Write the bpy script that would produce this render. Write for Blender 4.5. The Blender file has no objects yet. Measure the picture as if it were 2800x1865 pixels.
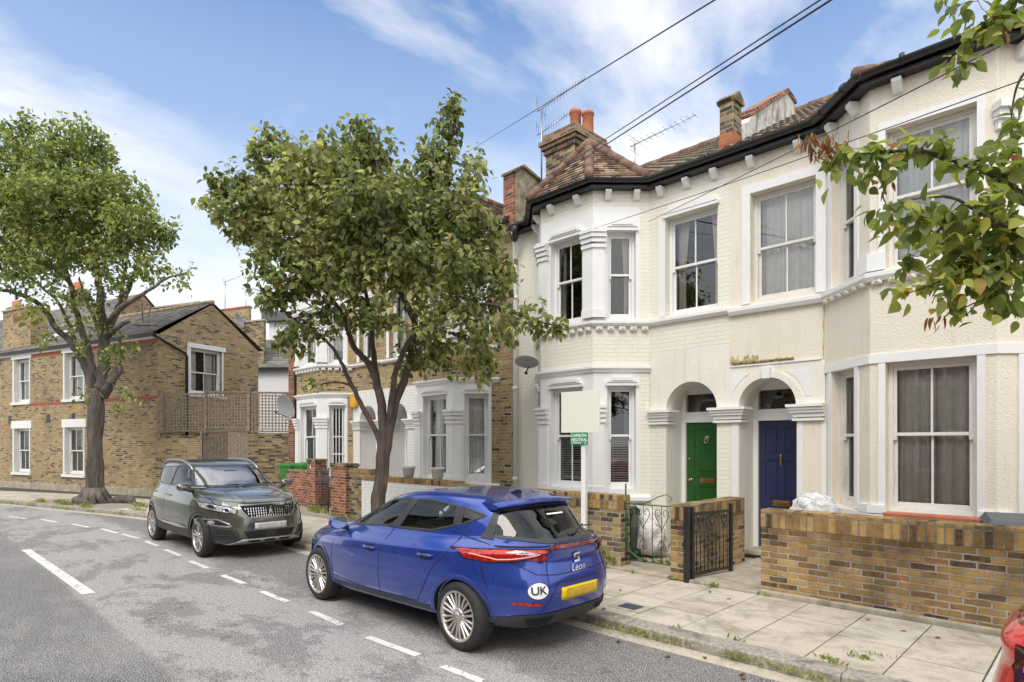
import bpy, bmesh, math, random
import numpy as np
from mathutils import Vector, Matrix
from mathutils.bvhtree import BVHTree
random.seed(7); R=math.radians
scene=bpy.context.scene; COL=scene.collection
# ---------------- camera
cam=bpy.data.cameras.new('camera'); camo=bpy.data.objects.new('camera',cam); COL.objects.link(camo)
camo.location=(0,0,1.83); camo.rotation_euler=(R(90),0,R(44.6))
cam.sensor_width=36; cam.lens=36*1665/2800; cam.shift_y=0.1009; cam.clip_start=.05; cam.clip_end=3000
scene.camera=camo
# ---------------- world
SUN_EL,SUN_AZ=50,158
w=bpy.data.worlds.new('World'); scene.world=w; w.use_nodes=True
nt=w.node_tree; nt.nodes.clear()
def N(nt,t,**k):
    n=nt.nodes.new(t)
    for a,b in k.items():
        if a.startswith('i_'): n.inputs[a[2:].replace('_',' ')].default_value=b
        else: setattr(n,a,b)
    return n
def Math(nt,op,a,b=None,c=None,clamp=False):
    n=nt.nodes.new('ShaderNodeMath'); n.operation=op; n.use_clamp=clamp
    for i,v in enumerate((a,b,c)):
        if v is None: continue
        if isinstance(v,(int,float)): n.inputs[i].default_value=v
        else: nt.links.new(v,n.inputs[i])
    return n.outputs[0]
def Mix(nt,f,a,b,mode='MIX'):
    n=nt.nodes.new('ShaderNodeMix'); n.data_type='RGBA'; n.blend_type=mode
    for i,v in ((0,f),(6,a),(7,b)):
        if isinstance(v,(int,float)): n.inputs[i].default_value=v
        elif isinstance(v,(tuple,list)): n.inputs[i].default_value=(*v[:3],1)
        else: nt.links.new(v,n.inputs[i])
    return n.outputs[2]
def Ramp(nt,f,stops,interp='LINEAR'):
    n=nt.nodes.new('ShaderNodeValToRGB'); n.color_ramp.interpolation=interp
    e=n.color_ramp.elements
    while len(e)<len(stops): e.new(.5)
    for x,(p,c) in zip(e,stops):
        x.position=p; x.color=(*c[:3],1) if isinstance(c,(tuple,list)) else (c,c,c,1)
    nt.links.new(f,n.inputs[0]); return n.outputs[0]
def Noise(nt,vec,scale,detail=4,rough=.55,dist=0):
    n=N(nt,'ShaderNodeTexNoise'); n.inputs['Scale'].default_value=scale; n.inputs['Detail'].default_value=detail
    n.inputs['Roughness'].default_value=rough; n.inputs['Distortion'].default_value=dist
    if vec is not None: nt.links.new(vec,n.inputs['Vector'])
    return n.outputs[0]
def Mapping(nt,vec,scale=(1,1,1),loc=(0,0,0),rot=(0,0,0)):
    n=N(nt,'ShaderNodeMapping'); n.inputs['Scale'].default_value=scale; n.inputs['Location'].default_value=loc; n.inputs['Rotation'].default_value=rot
    nt.links.new(vec,n.inputs['Vector']); return n.outputs[0]
sky=N(nt,'ShaderNodeTexSky',sky_type='NISHITA',sun_disc=False,sun_elevation=R(SUN_EL),sun_rotation=R(SUN_AZ))
sky.air_density=1.0; sky.dust_density=.6; sky.ozone_density=2.2
tc=N(nt,'ShaderNodeTexCoord'); sep=N(nt,'ShaderNodeSeparateXYZ'); nt.links.new(tc.outputs['Generated'],sep.inputs[0])
z=Math(nt,'MAXIMUM',sep.outputs[2],0.0); zz=Math(nt,'ADD',z,.12)
cmb=N(nt,'ShaderNodeCombineXYZ'); nt.links.new(Math(nt,'DIVIDE',sep.outputs[0],zz),cmb.inputs[0]); nt.links.new(Math(nt,'DIVIDE',sep.outputs[1],zz),cmb.inputs[1])
mp=Mapping(nt,cmb.outputs[0],(1.0,.62,1),(2.3,1.1,0),(0,0,R(-35)))
n1=Noise(nt,mp,1.7,9,.58,.25)
mp2=Mapping(nt,cmb.outputs[0],(.5,.4,1),(5.1,.7,0))
n2=Noise(nt,mp2,1.1,3,.5)
cl=Math(nt,'MULTIPLY',Ramp(nt,n1,[(.42,0),(.63,1)]),Ramp(nt,n2,[(.33,.15),(.52,1)]),clamp=True)
cl=Math(nt,'MULTIPLY',cl,.95,clamp=True)
n3=Noise(nt,Mapping(nt,cmb.outputs[0],(.8,.8,1),(3,7,0)),1.6,8,.6,.3)
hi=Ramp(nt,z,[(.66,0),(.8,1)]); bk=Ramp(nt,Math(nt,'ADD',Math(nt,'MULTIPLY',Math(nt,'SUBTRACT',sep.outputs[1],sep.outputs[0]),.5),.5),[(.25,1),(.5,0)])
cl2=Math(nt,'MULTIPLY',Math(nt,'MAXIMUM',hi,bk),Ramp(nt,n3,[(.36,.35),(.56,1)]),clamp=True)  # extra bright cloud added overhead and behind the camera, unseen, as fill light
hz=Ramp(nt,z,[(.0,1),(.2,.85),(.33,.5),(.46,.22),(.66,.02)],'EASE')
azl=Ramp(nt,Math(nt,'ADD',Math(nt,'MULTIPLY',sep.outputs[0],-.5),.5),[(.3,.72),(.9,1)])
hz=Math(nt,'MULTIPLY',hz,azl)
skc=Mix(nt,1,sky.outputs[0],(.95,1.27,1.50),'MULTIPLY')
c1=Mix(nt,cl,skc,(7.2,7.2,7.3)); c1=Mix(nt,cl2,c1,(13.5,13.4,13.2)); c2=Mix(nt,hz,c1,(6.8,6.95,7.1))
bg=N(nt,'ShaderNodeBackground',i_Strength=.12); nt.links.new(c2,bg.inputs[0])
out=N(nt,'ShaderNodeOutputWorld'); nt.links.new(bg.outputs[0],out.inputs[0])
sun=bpy.data.lights.new('sun','SUN'); sun.energy=1.35; sun.angle=R(24); sun.color=(1,.95,.86)
suno=bpy.data.objects.new('sun',sun); COL.objects.link(suno)
sd=Vector((math.sin(R(SUN_AZ))*math.cos(R(SUN_EL)),math.cos(R(SUN_AZ))*math.cos(R(SUN_EL)),math.sin(R(SUN_EL))))
suno.rotation_euler=sd.to_track_quat('Z','Y').to_euler()
vs=scene.view_settings; vs.view_transform='Standard'; vs.look='None'; vs.gamma=1; vs.use_curve_mapping=False; vs.exposure=.42
# ---------------- materials
def newmat(name):
    m=bpy.data.materials.new(name); m.use_nodes=True; t=m.node_tree; t.nodes.clear()
    o=t.nodes.new('ShaderNodeOutputMaterial'); b=t.nodes.new('ShaderNodeBsdfPrincipled'); t.links.new(b.outputs[0],o.inputs[0])
    return m,t,b,o
def setc(t,b,c):
    if isinstance(c,(tuple,list)): b.inputs['Base Color'].default_value=(*c[:3],1)
    else: t.links.new(c,b.inputs['Base Color'])
def bump(t,b,h,strength=.5,dist=.01,prev=None):
    n=N(t,'ShaderNodeBump'); n.inputs['Strength'].default_value=strength; n.inputs['Distance'].default_value=dist
    t.links.new(h,n.inputs['Height'])
    if prev is not None: t.links.new(prev,n.inputs['Normal'])
    t.links.new(n.outputs[0],b.inputs['Normal']); return n.outputs[0]
def objco(t): return N(t,'ShaderNodeTexCoord').outputs['Object']
def uvco(t): return N(t,'ShaderNodeTexCoord').outputs['UV']
def plain(name,c,rough=.6,metal=0,var=.12,bs=0,scale=8,coat=0,spec=.5,stain=None):
    m,t,b,o=newmat(name); co=objco(t)
    n=Noise(t,co,scale,5)
    lo=tuple(x*(1-var) for x in c); hi=tuple(min(1,x*(1+var)) for x in c)
    col=Ramp(t,n,[(.3,lo),(.7,hi)])
    if stain:
        n3=Noise(t,Mapping(t,co,(1,1,.25)),stain[1],8,.7,.5)
        col=Mix(t,Ramp(t,n3,[(stain[2],0),(stain[2]+.12,stain[3])]),col,stain[0])
    setc(t,b,col); b.inputs['Roughness'].default_value=rough; b.inputs['Metallic'].default_value=metal
    b.inputs['Specular IOR Level'].default_value=spec
    if coat: b.inputs['Coat Weight'].default_value=coat; b.inputs['Coat Roughness'].default_value=.03
    if bs: bump(t,b,Noise(t,co,bs,3),.5,.004)
    return m
def brickmat(name,stops,mortar,bw=.213,bh=.068,ms=.007,bd=.006,soot=.5,sootc=(.05,.045,.04),sscale=.8,paint=None,off=.5,rough=.85,mvar=.3,drip=None):
    m,t,b,o=newmat(name); uv=uvco(t); co=objco(t)
    wob=N(t,'ShaderNodeTexNoise'); wob.inputs['Scale'].default_value=9; wob.inputs['Detail'].default_value=2; t.links.new(uv,wob.inputs['Vector'])
    vm=N(t,'ShaderNodeVectorMath',operation='MULTIPLY_ADD'); t.links.new(wob.outputs[1],vm.inputs[0]); vm.inputs[1].default_value=(.02,.016,0)
    wb2=N(t,'ShaderNodeTexNoise'); wb2.inputs['Scale'].default_value=38; wb2.inputs['Detail'].default_value=3; t.links.new(uv,wb2.inputs['Vector']); vm2=N(t,'ShaderNodeVectorMath',operation='MULTIPLY_ADD'); t.links.new(wb2.outputs[1],vm2.inputs[0]); vm2.inputs[1].default_value=(.012,.010,0); t.links.new(uv,vm2.inputs[2]); t.links.new(vm2.outputs[0],vm.inputs[2])
    br=N(t,'ShaderNodeTexBrick'); t.links.new(vm.outputs[0],br.inputs['Vector'])
    br.offset=off; br.inputs['Color1'].default_value=(0,0,0,1); br.inputs['Color2'].default_value=(1,1,1,1); br.inputs['Mortar'].default_value=(.5,.5,.5,1)
    br.inputs['Scale'].default_value=1; br.inputs['Mortar Size'].default_value=ms; br.inputs['Mortar Smooth'].default_value=.35
    br.inputs['Brick Width'].default_value=bw; br.inputs['Row Height'].default_value=bh
    fine=Noise(t,uv,55,5,.7)
    if paint:
        big=Noise(t,Mapping(t,co,(1,1,.5)),1.3,7,.65)
        col=Mix(t,Ramp(t,big,[(.45,0),(.8,.4)]),paint,tuple(x*.72 for x in paint)); col=Mix(t,Ramp(t,Noise(t,Mapping(t,co,(7,7,.35)),1.6,6,.7),[(.56,0),(.72,.22)]),col,(.40,.36,.27))
        col=Mix(t,Math(t,'MULTIPLY',br.outputs['Fac'],.18 if paint[2]<.75 else .28),col,(.42,.4,.34))
    else:
        f=Math(t,'ADD',br.outputs[0],Math(t,'MULTIPLY',Math(t,'SUBTRACT',Noise(t,uv,16,4),.5),.5),clamp=True)
        col=Ramp(t,f,stops)
        col=Mix(t,Math(t,'MULTIPLY',fine,.55),col,Mix(t,1,col,(.45,.42,.4),'MULTIPLY'))
        mc=Ramp(t,Noise(t,uv,5,4),[(.3,tuple(x*(1-mvar) for x in mortar)),(.7,mortar)])
        col=Mix(t,br.outputs['Fac'],col,mc)
        big=Noise(t,Mapping(t,co,(1,1,.6)),sscale,8,.7,.3)
        col=Mix(t,Ramp(t,big,[(.45,0),(.72,soot)]),col,sootc)
        if drip:
            sx=N(t,'ShaderNodeSeparateXYZ'); t.links.new(co,sx.inputs[0]); dn=Noise(t,Mapping(t,co,(1,1,.3)),2.2,7,.7); dz=Ramp(t,Math(t,'ADD',sx.outputs[2],Math(t,'MULTIPLY',Math(t,'SUBTRACT',dn,.5),1.2)),[(drip[0],0),(drip[1],.8)])
            col=Mix(t,dz,col,Mix(t,1,col,(.30,.27,.25),'MULTIPLY'))
    setc(t,b,col); b.inputs['Roughness'].default_value=rough; b.inputs['Specular IOR Level'].default_value=.3
    h=Math(t,'SUBTRACT',Math(t,'MULTIPLY',fine,.35),br.outputs['Fac'])
    bump(t,b,h,.9 if not paint else .7,bd)
    return m
ST_YEL=[(0,(.09,.06,.035)),(.12,(.22,.13,.055)),(.35,(.40,.245,.085)),(.65,(.52,.325,.11)),(.9,(.60,.40,.17)),(1,(.40,.21,.10))]
ST_LON=[(0,(.09,.072,.055)),(.10,(.18,.135,.09)),(.22,(.39,.275,.13)),(.7,(.49,.345,.155)),(.92,(.58,.44,.23)),(1,(.40,.19,.10))]
ST_OLD=[(0,(.05,.045,.04)),(.3,(.16,.12,.08)),(.6,(.36,.26,.13)),(1,(.50,.40,.22))]
ST_RED=[(0,(.10,.05,.045)),(.3,(.28,.09,.05)),(.7,(.42,.15,.07)),(1,(.50,.24,.13))]
M={}
M['brick_yellow']=brickmat('brick_yellow',ST_YEL,(.58,.52,.43),soot=.6,sscale=1.4,ms=.010,bd=.012,mvar=.5,drip=(.55,1.08))
M['brick_london']=brickmat('brick_london',ST_LON,(.52,.46,.35),soot=.35,ms=.009)
M['brick_dark']=brickmat('brick_dark',ST_OLD,(.34,.30,.22),soot=.5)
M['brick_old']=brickmat('brick_old',ST_OLD,(.50,.44,.33),soot=.45,sootc=(.09,.075,.055),sscale=2)
M['brick_red']=brickmat('brick_red',ST_RED,(.50,.44,.36),soot=.35)
M['brick_header']=brickmat('brick_header',ST_YEL,(.30,.26,.20),bw=.074,bh=.21,ms=.009,soot=.9,sscale=2.2,off=0,sootc=(.045,.035,.025))
M['brick_cream']=brickmat('brick_cream',None,None,paint=(.83,.795,.695),bd=.004,rough=.6)
M['brick_white']=brickmat('brick_white',None,None,paint=(.80,.80,.78),bd=.006,rough=.6)
M['tiles_clay']=brickmat('tiles_clay',[(0,(.07,.045,.035)),(.35,(.15,.088,.062)),(.7,(.29,.20,.13)),(1,(.55,.44,.30))],(.08,.05,.04),bw=.17,bh=.1,ms=.003,bd=.003,soot=.4,sscale=3)
M['slate']=brickmat('slate',[(0,(.11,.105,.10)),(.5,(.19,.18,.17)),(1,(.30,.28,.25))],(.07,.07,.07),bw=.3,bh=.2,ms=.005,bd=.006,soot=.45,sootc=(.20,.17,.12),sscale=2)
M['paving']=None
def stucco(name,c,sc=70,d=.006,stain=(.52,.44,.30)):
    m,t,b,o=newmat(name); co=objco(t)
    big=Noise(t,Mapping(t,co,(1,1,.35)),1.1,8,.68)
    col=Mix(t,Ramp(t,big,[(.48,0),(.8,.38)]),c,stain)
    strk=Noise(t,Mapping(t,co,(7,7,.35)),1.6,6,.7); col=Mix(t,Ramp(t,strk,[(.56,0),(.72,.28)]),col,tuple(x*.62 for x in stain))
    g=Noise(t,co,sc,3,.6); col=Mix(t,Ramp(t,g,[(.3,.16),(.6,0)]),col,tuple(x*.6 for x in c))
    setc(t,b,col); b.inputs['Roughness'].default_value=.85; b.inputs['Specular IOR Level'].default_value=.25
    bump(t,b,g,1,d); return m
M['roughcast']=stucco('roughcast',(.82,.755,.64),48,.010)
M['render_smooth']=stucco('render_smooth',(.82,.79,.71),30,.002)
M['render_white']=stucco('render_white',(.78,.79,.80),25,.002,(.5,.5,.48))
M['white']=plain('white_paint',(.80,.80,.79),.45,var=.03,scale=3,stain=((.50,.46,.38),2.5,.66,.35))
M['white_gloss']=plain('white_gloss',(.80,.80,.79),.25,var=.02)
M['old_white']=plain('old_white_paint',(.72,.69,.65),.5,var=.06,stain=((.33,.26,.2),5,.6,.6))
M['black']=plain('black_plastic',(.018,.018,.02),.35,var=.2)
M['black_iron']=plain('black_iron',(.022,.022,.024),.45,var=.4,bs=60,stain=((.10,.05,.03),9,.6,.5))
M['green_iron']=plain('green_iron',(.02,.10,.03),.5,var=.3)
M['terracotta']=plain('terracotta',(.48,.17,.09),.7,var=.2,scale=6,bs=40)
M['ridge']=plain('ridge_tile',(.18,.098,.068),.8,var=.35,scale=14,stain=((.42,.34,.22),6,.55,.5))
M['flash']=plain('lead_flashing',(.55,.55,.54),.5,var=.2,scale=6)
M['lead']=plain('dark_lead',(.10,.10,.11),.5,var=.3,scale=6)
M['concrete']=plain('concrete',(.42,.37,.29),.85,var=.22,scale=5,bs=50,stain=((.16,.13,.10),2.2,.52,.6))
M['mossy']=plain('mossy_render',(.30,.27,.19),.9,var=.5,scale=7,bs=30)
M['green_door']=plain('green_paint',(.010,.078,.012),.3,var=.08,coat=.4)
M['blue_door']=plain('blue_paint',(.017,.024,.075),.35,var=.08,coat=.2)
M['brass']=plain('brass',(.65,.42,.16),.25,1)
M['iron']=plain('aluminium',(.42,.42,.42),.35,1)
M['wood']=plain('weathered_wood',(.26,.205,.155),.85,var=.35,scale=12,bs=30)
M['wood_dark']=plain('dark_wood',(.17,.13,.10),.85,var=.4,scale=12,bs=30)
M['board']=plain('sign_board',(.78,.79,.68),.4,var=.01)
M['sign_green']=plain('sign_green',(.01,.27,.10),.35,var=.03)
M['text_white']=plain('text_white',(.85,.85,.85),.5,var=0)
M['text_black']=plain('text_black',(.02,.02,.02),.5,var=0)
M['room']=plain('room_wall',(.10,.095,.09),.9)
M['curtain']=plain('net_curtain',(.86,.85,.81),.9,var=.05)
M['curtain_grey']=plain('grey_curtain',(.74,.70,.63),.9,var=.08)
M['curtain_cream']=plain('cream_curtain',(.82,.76,.62),.9,var=.05)
M['blind']=plain('blind',(.72,.72,.68),.5,var=.02)
M['orange']=plain('alarm_yellow',(.75,.38,.02),.4)
M['grey_dish']=plain('dish_grey',(.42,.43,.45),.45,var=.05)
M['bin_green']=plain('bin_green',(.03,.20,.035),.45)
M['grass']=plain('weed_leaf',(.13,.24,.035),.6,var=.5,scale=20)
def glassmat(name,tint=(.86,.9,.88),minr=.10,rough=.0,gcol=(1,1,1)):
    m,t,b,o=newmat(name); t.nodes.remove(b)
    tr=N(t,'ShaderNodeBsdfTransparent'); tr.inputs[0].default_value=(*tint,1)
    gl=N(t,'ShaderNodeBsdfGlossy'); gl.inputs['Roughness'].default_value=rough; gl.inputs[0].default_value=(*gcol,1)
    fr=N(t,'ShaderNodeFresnel'); fr.inputs[0].default_value=1.5
    # gentle waviness of old panes
    bn=N(t,'ShaderNodeBump'); bn.inputs['Strength'].default_value=.05; bn.inputs['Distance'].default_value=.01; t.links.new(Noise(t,objco(t),3,2),bn.inputs['Height'])
    t.links.new(bn.outputs[0],gl.inputs['Normal'])
    mx=N(t,'ShaderNodeMixShader'); t.links.new(Math(t,'MAXIMUM',Math(t,'MULTIPLY',fr.outputs[0],1.1),minr,clamp=True),mx.inputs[0])
    t.links.new(tr.outputs[0],mx.inputs[1]); t.links.new(gl.outputs[0],mx.inputs[2]); t.links.new(mx.outputs[0],o.inputs[0]); return m
M['glass']=glassmat('window_glass',(.93,.95,.94),minr=.10)
M['carglass']=glassmat('car_glass',(.80,.87,.85),minr=.07)
M['rearglass']=glassmat('privacy_glass',(.22,.26,.25),minr=.045)
M['screenglass']=glassmat('windscreen_glass',(.45,.5,.5),minr=.34)
# asphalt: worn dark / light patches
def asphalt():
    m,t,b,o=newmat('asphalt'); co=objco(t)
    big=Noise(t,Mapping(t,co,(1,1.5,1)),.45,8,.65,.8)
    mid=Noise(t,co,3.5,8,.72,.5); fine=Noise(t,co,60,4,.85); sp=Noise(t,co,110,2,.6)
    brk=Noise(t,Mapping(t,co,(1,1.7,1)),2.3,13,.80); brf=Noise(t,co,9,8,.8)
    f=Math(t,'ADD',Math(t,'ADD',Math(t,'MULTIPLY',big,.5),Math(t,'MULTIPLY',brk,.38)),Math(t,'MULTIPLY',brf,.12))
    sx=N(t,'ShaderNodeSeparateXYZ'); t.links.new(co,sx.inputs[0])
    # newer dark strip under the parked cars, worn pale wheel track beside it, older dark surface by the near edge
    yy=Math(t,'ADD',sx.outputs[1],Math(t,'MULTIPLY',Math(t,'SUBTRACT',brk,.5),1.5))
    bay=Ramp(t,Math(t,'MULTIPLY',yy,.1),[(.345,0),(.365,1)])
    y2=Math(t,'ADD',sx.outputs[1],Math(t,'MULTIPLY',Math(t,'SUBTRACT',brk,.5),.45))
    near=Ramp(t,Math(t,'MULTIPLY',y2,.1),[(.152,1),(.158,0)])
    base_w=Math(t,'MULTIPLY',Ramp(t,f,[(.505,0),(.535,1)]),.72)
    wet=Math(t,'MAXIMUM',base_w,Math(t,'MAXIMUM',Math(t,'MULTIPLY',bay,Ramp(t,brf,[(.36,.55),(.6,1)])),Math(t,'MULTIPLY',near,Ramp(t,f,[(.45,.55),(.52,.95)]))))
    col=Mix(t,wet,(.37,.355,.34),(.078,.074,.071))
    col=Mix(t,Ramp(t,fine,[(.40,.8),(.52,0)]),col,(.045,.045,.045))
    col=Mix(t,Ramp(t,sp,[(.53,0),(.60,1)]),col,(.66,.64,.62))
    col=Mix(t,Ramp(t,Noise(t,co,26,4,.7),[(.38,.3),(.55,0)]),col,(.08,.08,.08))
    vo=N(t,'ShaderNodeTexVoronoi',feature='DISTANCE_TO_EDGE'); vo.inputs['Scale'].default_value=.55
    ws=N(t,'ShaderNodeTexNoise'); ws.inputs['Scale'].default_value=1.5; ws.inputs['Detail'].default_value=6; t.links.new(co,ws.inputs[0])
    vm=N(t,'ShaderNodeVectorMath',operation='ADD'); t.links.new(co,vm.inputs[0]); t.links.new(ws.outputs[1],vm.inputs[1]); t.links.new(vm.outputs[0],vo.inputs['Vector'])
    crack=Math(t,'MULTIPLY',Ramp(t,vo.outputs[0],[(.002,.5),(.006,0)]),Ramp(t,big,[(.5,0),(.56,1)]))
    col=Mix(t,crack,col,(.02,.02,.02))
    setc(t,b,col); t.links.new(Ramp(t,wet,[(0,.85),(1,.62)]),b.inputs['Roughness']); b.inputs['Specular IOR Level'].default_value=.3
    bump(t,b,Math(t,'ADD',fine,Math(t,'MULTIPLY',sp,.6)),.8,.006); return m
M['asphalt']=asphalt()
def roadpaint():
    m,t,b,o=newmat('road_paint'); co=objco(t)
    f=Math(t,'ADD',Math(t,'MULTIPLY',Noise(t,co,60,4,.8),.5),Math(t,'MULTIPLY',Noise(t,co,7,5,.7),.5))
    setc(t,b,Ramp(t,f,[(.40,(.16,.16,.15)),(.47,(.72,.70,.66)),(.7,(.82,.80,.76))])); b.inputs['Roughness'].default_value=.7
    bump(t,b,Noise(t,co,95,3,.8),.6,.004); return m
M['paint']=roadpaint()
def paving():
    m,t,b,o=newmat('paving_stone'); co=objco(t); at=N(t,'ShaderNodeAttribute',attribute_name='rnd')
    big=Noise(t,co,1.8,8,.7,.6); fine=Noise(t,co,90,3,.7); sp=Noise(t,co,30,4,.7)
    col=Mix(t,big,(.60,.53,.44),(.47,.40,.32)); col=Mix(t,Math(t,'MULTIPLY',at.outputs['Fac'],.4),col,(.68,.62,.53))
    col=Mix(t,Ramp(t,Noise(t,co,2.6,9,.75,.4),[(.46,0),(.66,.7)]),col,(.19,.155,.12))
    col=Mix(t,Ramp(t,sp,[(.56,0),(.68,.35)]),col,(.2,.17,.13)); col=Mix(t,Ramp(t,fine,[(.3,.4),(.5,0)]),col,(.25,.22,.18))
    setc(t,b,col); b.inputs['Roughness'].default_value=.85; bump(t,b,fine,.6,.003); return m
M['paving']=paving()
M['kerb']=plain('kerb_granite',(.34,.30,.25),.85,var=.35,scale=30,bs=70,stain=((.10,.09,.075),3,.5,.7))
M['channel']=plain('channel_concrete',(.50,.44,.36),.85,var=.18,scale=20,bs=70,stain=((.2,.17,.13),3,.6,.6))
M['joint']=plain('dirt',(.075,.06,.045),.95,var=.4,scale=30)
M['gravel']=plain('gravel_soil',(.30,.26,.22),.95,var=.5,scale=40,bs=40)
# ---------------- object helpers
def tag(o,label=None,cat=None,group=None,kind=None):
    if label:o['label']=label
    if cat:o['category']=cat
    if group:o['group']=group
    if kind:o['kind']=kind
    return o
def thing(name,label,cat,loc=(0,0,0),rz=0,group=None):
    o=bpy.data.objects.new(name,None); o.empty_display_size=.2; COL.objects.link(o); o.location=loc; o.rotation_euler=(0,0,rz)
    return tag(o,label,cat,group)
def offpath(path,d):
    n=len(path); out=[]
    for i in range(n):
        p=Vector(path[i]); 
        a=(p-Vector(path[i-1])).normalized() if i>0 else None; b=(Vector(path[i+1])-p).normalized() if i<n-1 else None
        if a is None:a=b
        if b is None:b=a
        na=Vector((a.y,-a.x)); nb=Vector((b.y,-b.x)); m=(na+nb); m/=max(1e-6,m.length); k=1/max(.3,m.dot(na))
        out.append(p+m*d*k)
    return out
class MB:
    def __init__(s,M4=None): s.v=[];s.f=[];s.mi=[];s.sm=[];s.M=M4;s.m=0;s.smooth=False
    def pts(s,vs):
        b=len(s.v)
        for p in vs:
            p=Vector(p)
            if s.M is not None:p=s.M@p
            s.v.append(tuple(p))
        return b
    def add(s,vs,fs,smooth=None):
        b=s.pts(vs)
        for f in fs: s.f.append([b+i for i in f]); s.mi.append(s.m); s.sm.append(s.smooth if smooth is None else smooth)
    def poly(s,*p): s.add(p,[list(range(len(p)))])
    def box(s,x0,x1,y0,y1,z0,z1):
        if x0>x1:x0,x1=x1,x0
        if y0>y1:y0,y1=y1,y0
        if z0>z1:z0,z1=z1,z0
        s.add([(x0,y0,z0),(x1,y0,z0),(x1,y1,z0),(x0,y1,z0),(x0,y0,z1),(x1,y0,z1),(x1,y1,z1),(x0,y1,z1)],
              [(0,3,2,1),(4,5,6,7),(0,1,5,4),(1,2,6,5),(2,3,7,6),(3,0,4,7)])
    def prism(s,pts,vec):
        n=len(pts); vec=Vector(vec); s.add([Vector(p) for p in pts]+[Vector(p)+vec for p in pts],[list(range(n))[::-1],list(range(n,2*n))]+[(i,(i+1)%n,n+(i+1)%n,n+i) for i in range(n)])
    def tube(s,pts,r,n=8,caps=True,smooth=True):
        pts=[Vector(p) for p in pts]; k=len(pts); rs=r if isinstance(r,(list,tuple)) else [r]*k
        vs=[];up=None
        for i,p in enumerate(pts):
            d=(pts[min(i+1,k-1)]-pts[max(i-1,0)]).normalized()
            if up is None: up=Vector((0,0,1)) if abs(d.z)<.9 else Vector((1,0,0))
            a=(up-d*up.dot(d)); 
            if a.length<1e-4:a=d.orthogonal()
            a.normalize(); up=a; b=d.cross(a)
            vs+= [p+(a*math.cos(2*math.pi*j/n)+b*math.sin(2*math.pi*j/n))*rs[i] for j in range(n)]
        fs=[(i*n+j,i*n+(j+1)%n,(i+1)*n+(j+1)%n,(i+1)*n+j) for i in range(k-1) for j in range(n)]
        if caps: fs+=[list(range(n))[::-1],[(k-1)*n+j for j in range(n)]]
        s.add(vs,fs,smooth)
    def lathe(s,prof,n=24,c=(0,0,0),axis='z',smooth=True):
        vs=[]
        for r,h in prof:
            for j in range(n):
                a=2*math.pi*j/n; x,y=r*math.cos(a),r*math.sin(a)
                p={'z':(x,y,h),'y':(x,h,y),'x':(h,x,y)}[axis]; vs.append((p[0]+c[0],p[1]+c[1],p[2]+c[2]))
        k=len(prof); s.add(vs,[(i*n+j,i*n+(j+1)%n,(i+1)*n+(j+1)%n,(i+1)*n+j) for i in range(k-1) for j in range(n)],smooth)
    def sweep(s,path,prof,closed=True,caps=True,smooth=False):
        # prof: list of (out,z) ; path: plan polyline, outward on its right side
        cols=[offpath(path,o) for o,_ in prof]; n=len(path);m=len(prof)
        vs=[(cols[j][i].x,cols[j][i].y,prof[j][1]) for i in range(n) for j in range(m)]
        fs=[(i*m+j,(i+1)*m+j,(i+1)*m+(j+1)%m,i*m+(j+1)%m) for i in range(n-1) for j in range(m if closed else m-1)]
        if caps and closed: fs+=[list(range(m)),[(n-1)*m+j for j in range(m)][::-1]]
        s.add(vs,fs,smooth)
    def wall(s,s0,s1,z0,z1,holes=(),rd=.1,w=0):
        xs=sorted({s0,s1,*[max(s0,min(s1,h[i])) for h in holes for i in(0,1)]}); zs=sorted({z0,z1,*[max(z0,min(z1,h[i])) for h in holes for i in(2,3)]})
        for a,b in zip(xs,xs[1:]):
            for c,d in zip(zs,zs[1:]):
                cx,cz=(a+b)/2,(c+d)/2
                if any(h[0]<cx<h[1] and h[2]<cz<h[3] for h in holes): continue
                s.poly((a,w,c),(b,w,c),(b,w,d),(a,w,d))
        for h in holes:
            a,b,c,d=max(h[0],s0),min(h[1],s1),max(h[2],z0),min(h[3],z1); 
            if a>=b or c>=d: continue
            s.poly((a,w,c),(a,w,d),(a,w+rd,d),(a,w+rd,c)); s.poly((b,w,c),(b,w+rd,c),(b,w+rd,d),(b,w,d))
            if d==h[3]: s.poly((a,w,d),(b,w,d),(b,w+rd,d),(a,w+rd,d))
            if c==h[2]: s.poly((a,w,c),(a,w+rd,c),(b,w+rd,c),(b,w,c))
    def build(s,name,mats,parent=None,bevel=0,auto=None,fixn=False):
        me=bpy.data.meshes.new(name); me.from_pydata(s.v,[],s.f); me.update()
        if not isinstance(mats,(list,tuple)): mats=[mats]
        for m in mats: me.materials.append(M[m] if isinstance(m,str) else m)
        me.polygons.foreach_set('material_index',[min(i,len(mats)-1) for i in s.mi]); me.polygons.foreach_set('use_smooth',s.sm)
        if fixn:
            bm=bmesh.new(); bm.from_mesh(me); bmesh.ops.recalc_face_normals(bm,faces=bm.faces); bm.to_mesh(me); bm.free()
        uvproj(me)
        o=bpy.data.objects.new(name,me); COL.objects.link(o)
        if parent: o.parent=parent
        if bevel:
            bv=o.modifiers.new('bevel','BEVEL'); bv.width=bevel; bv.segments=2; bv.limit_method='ANGLE'
        return o
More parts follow.
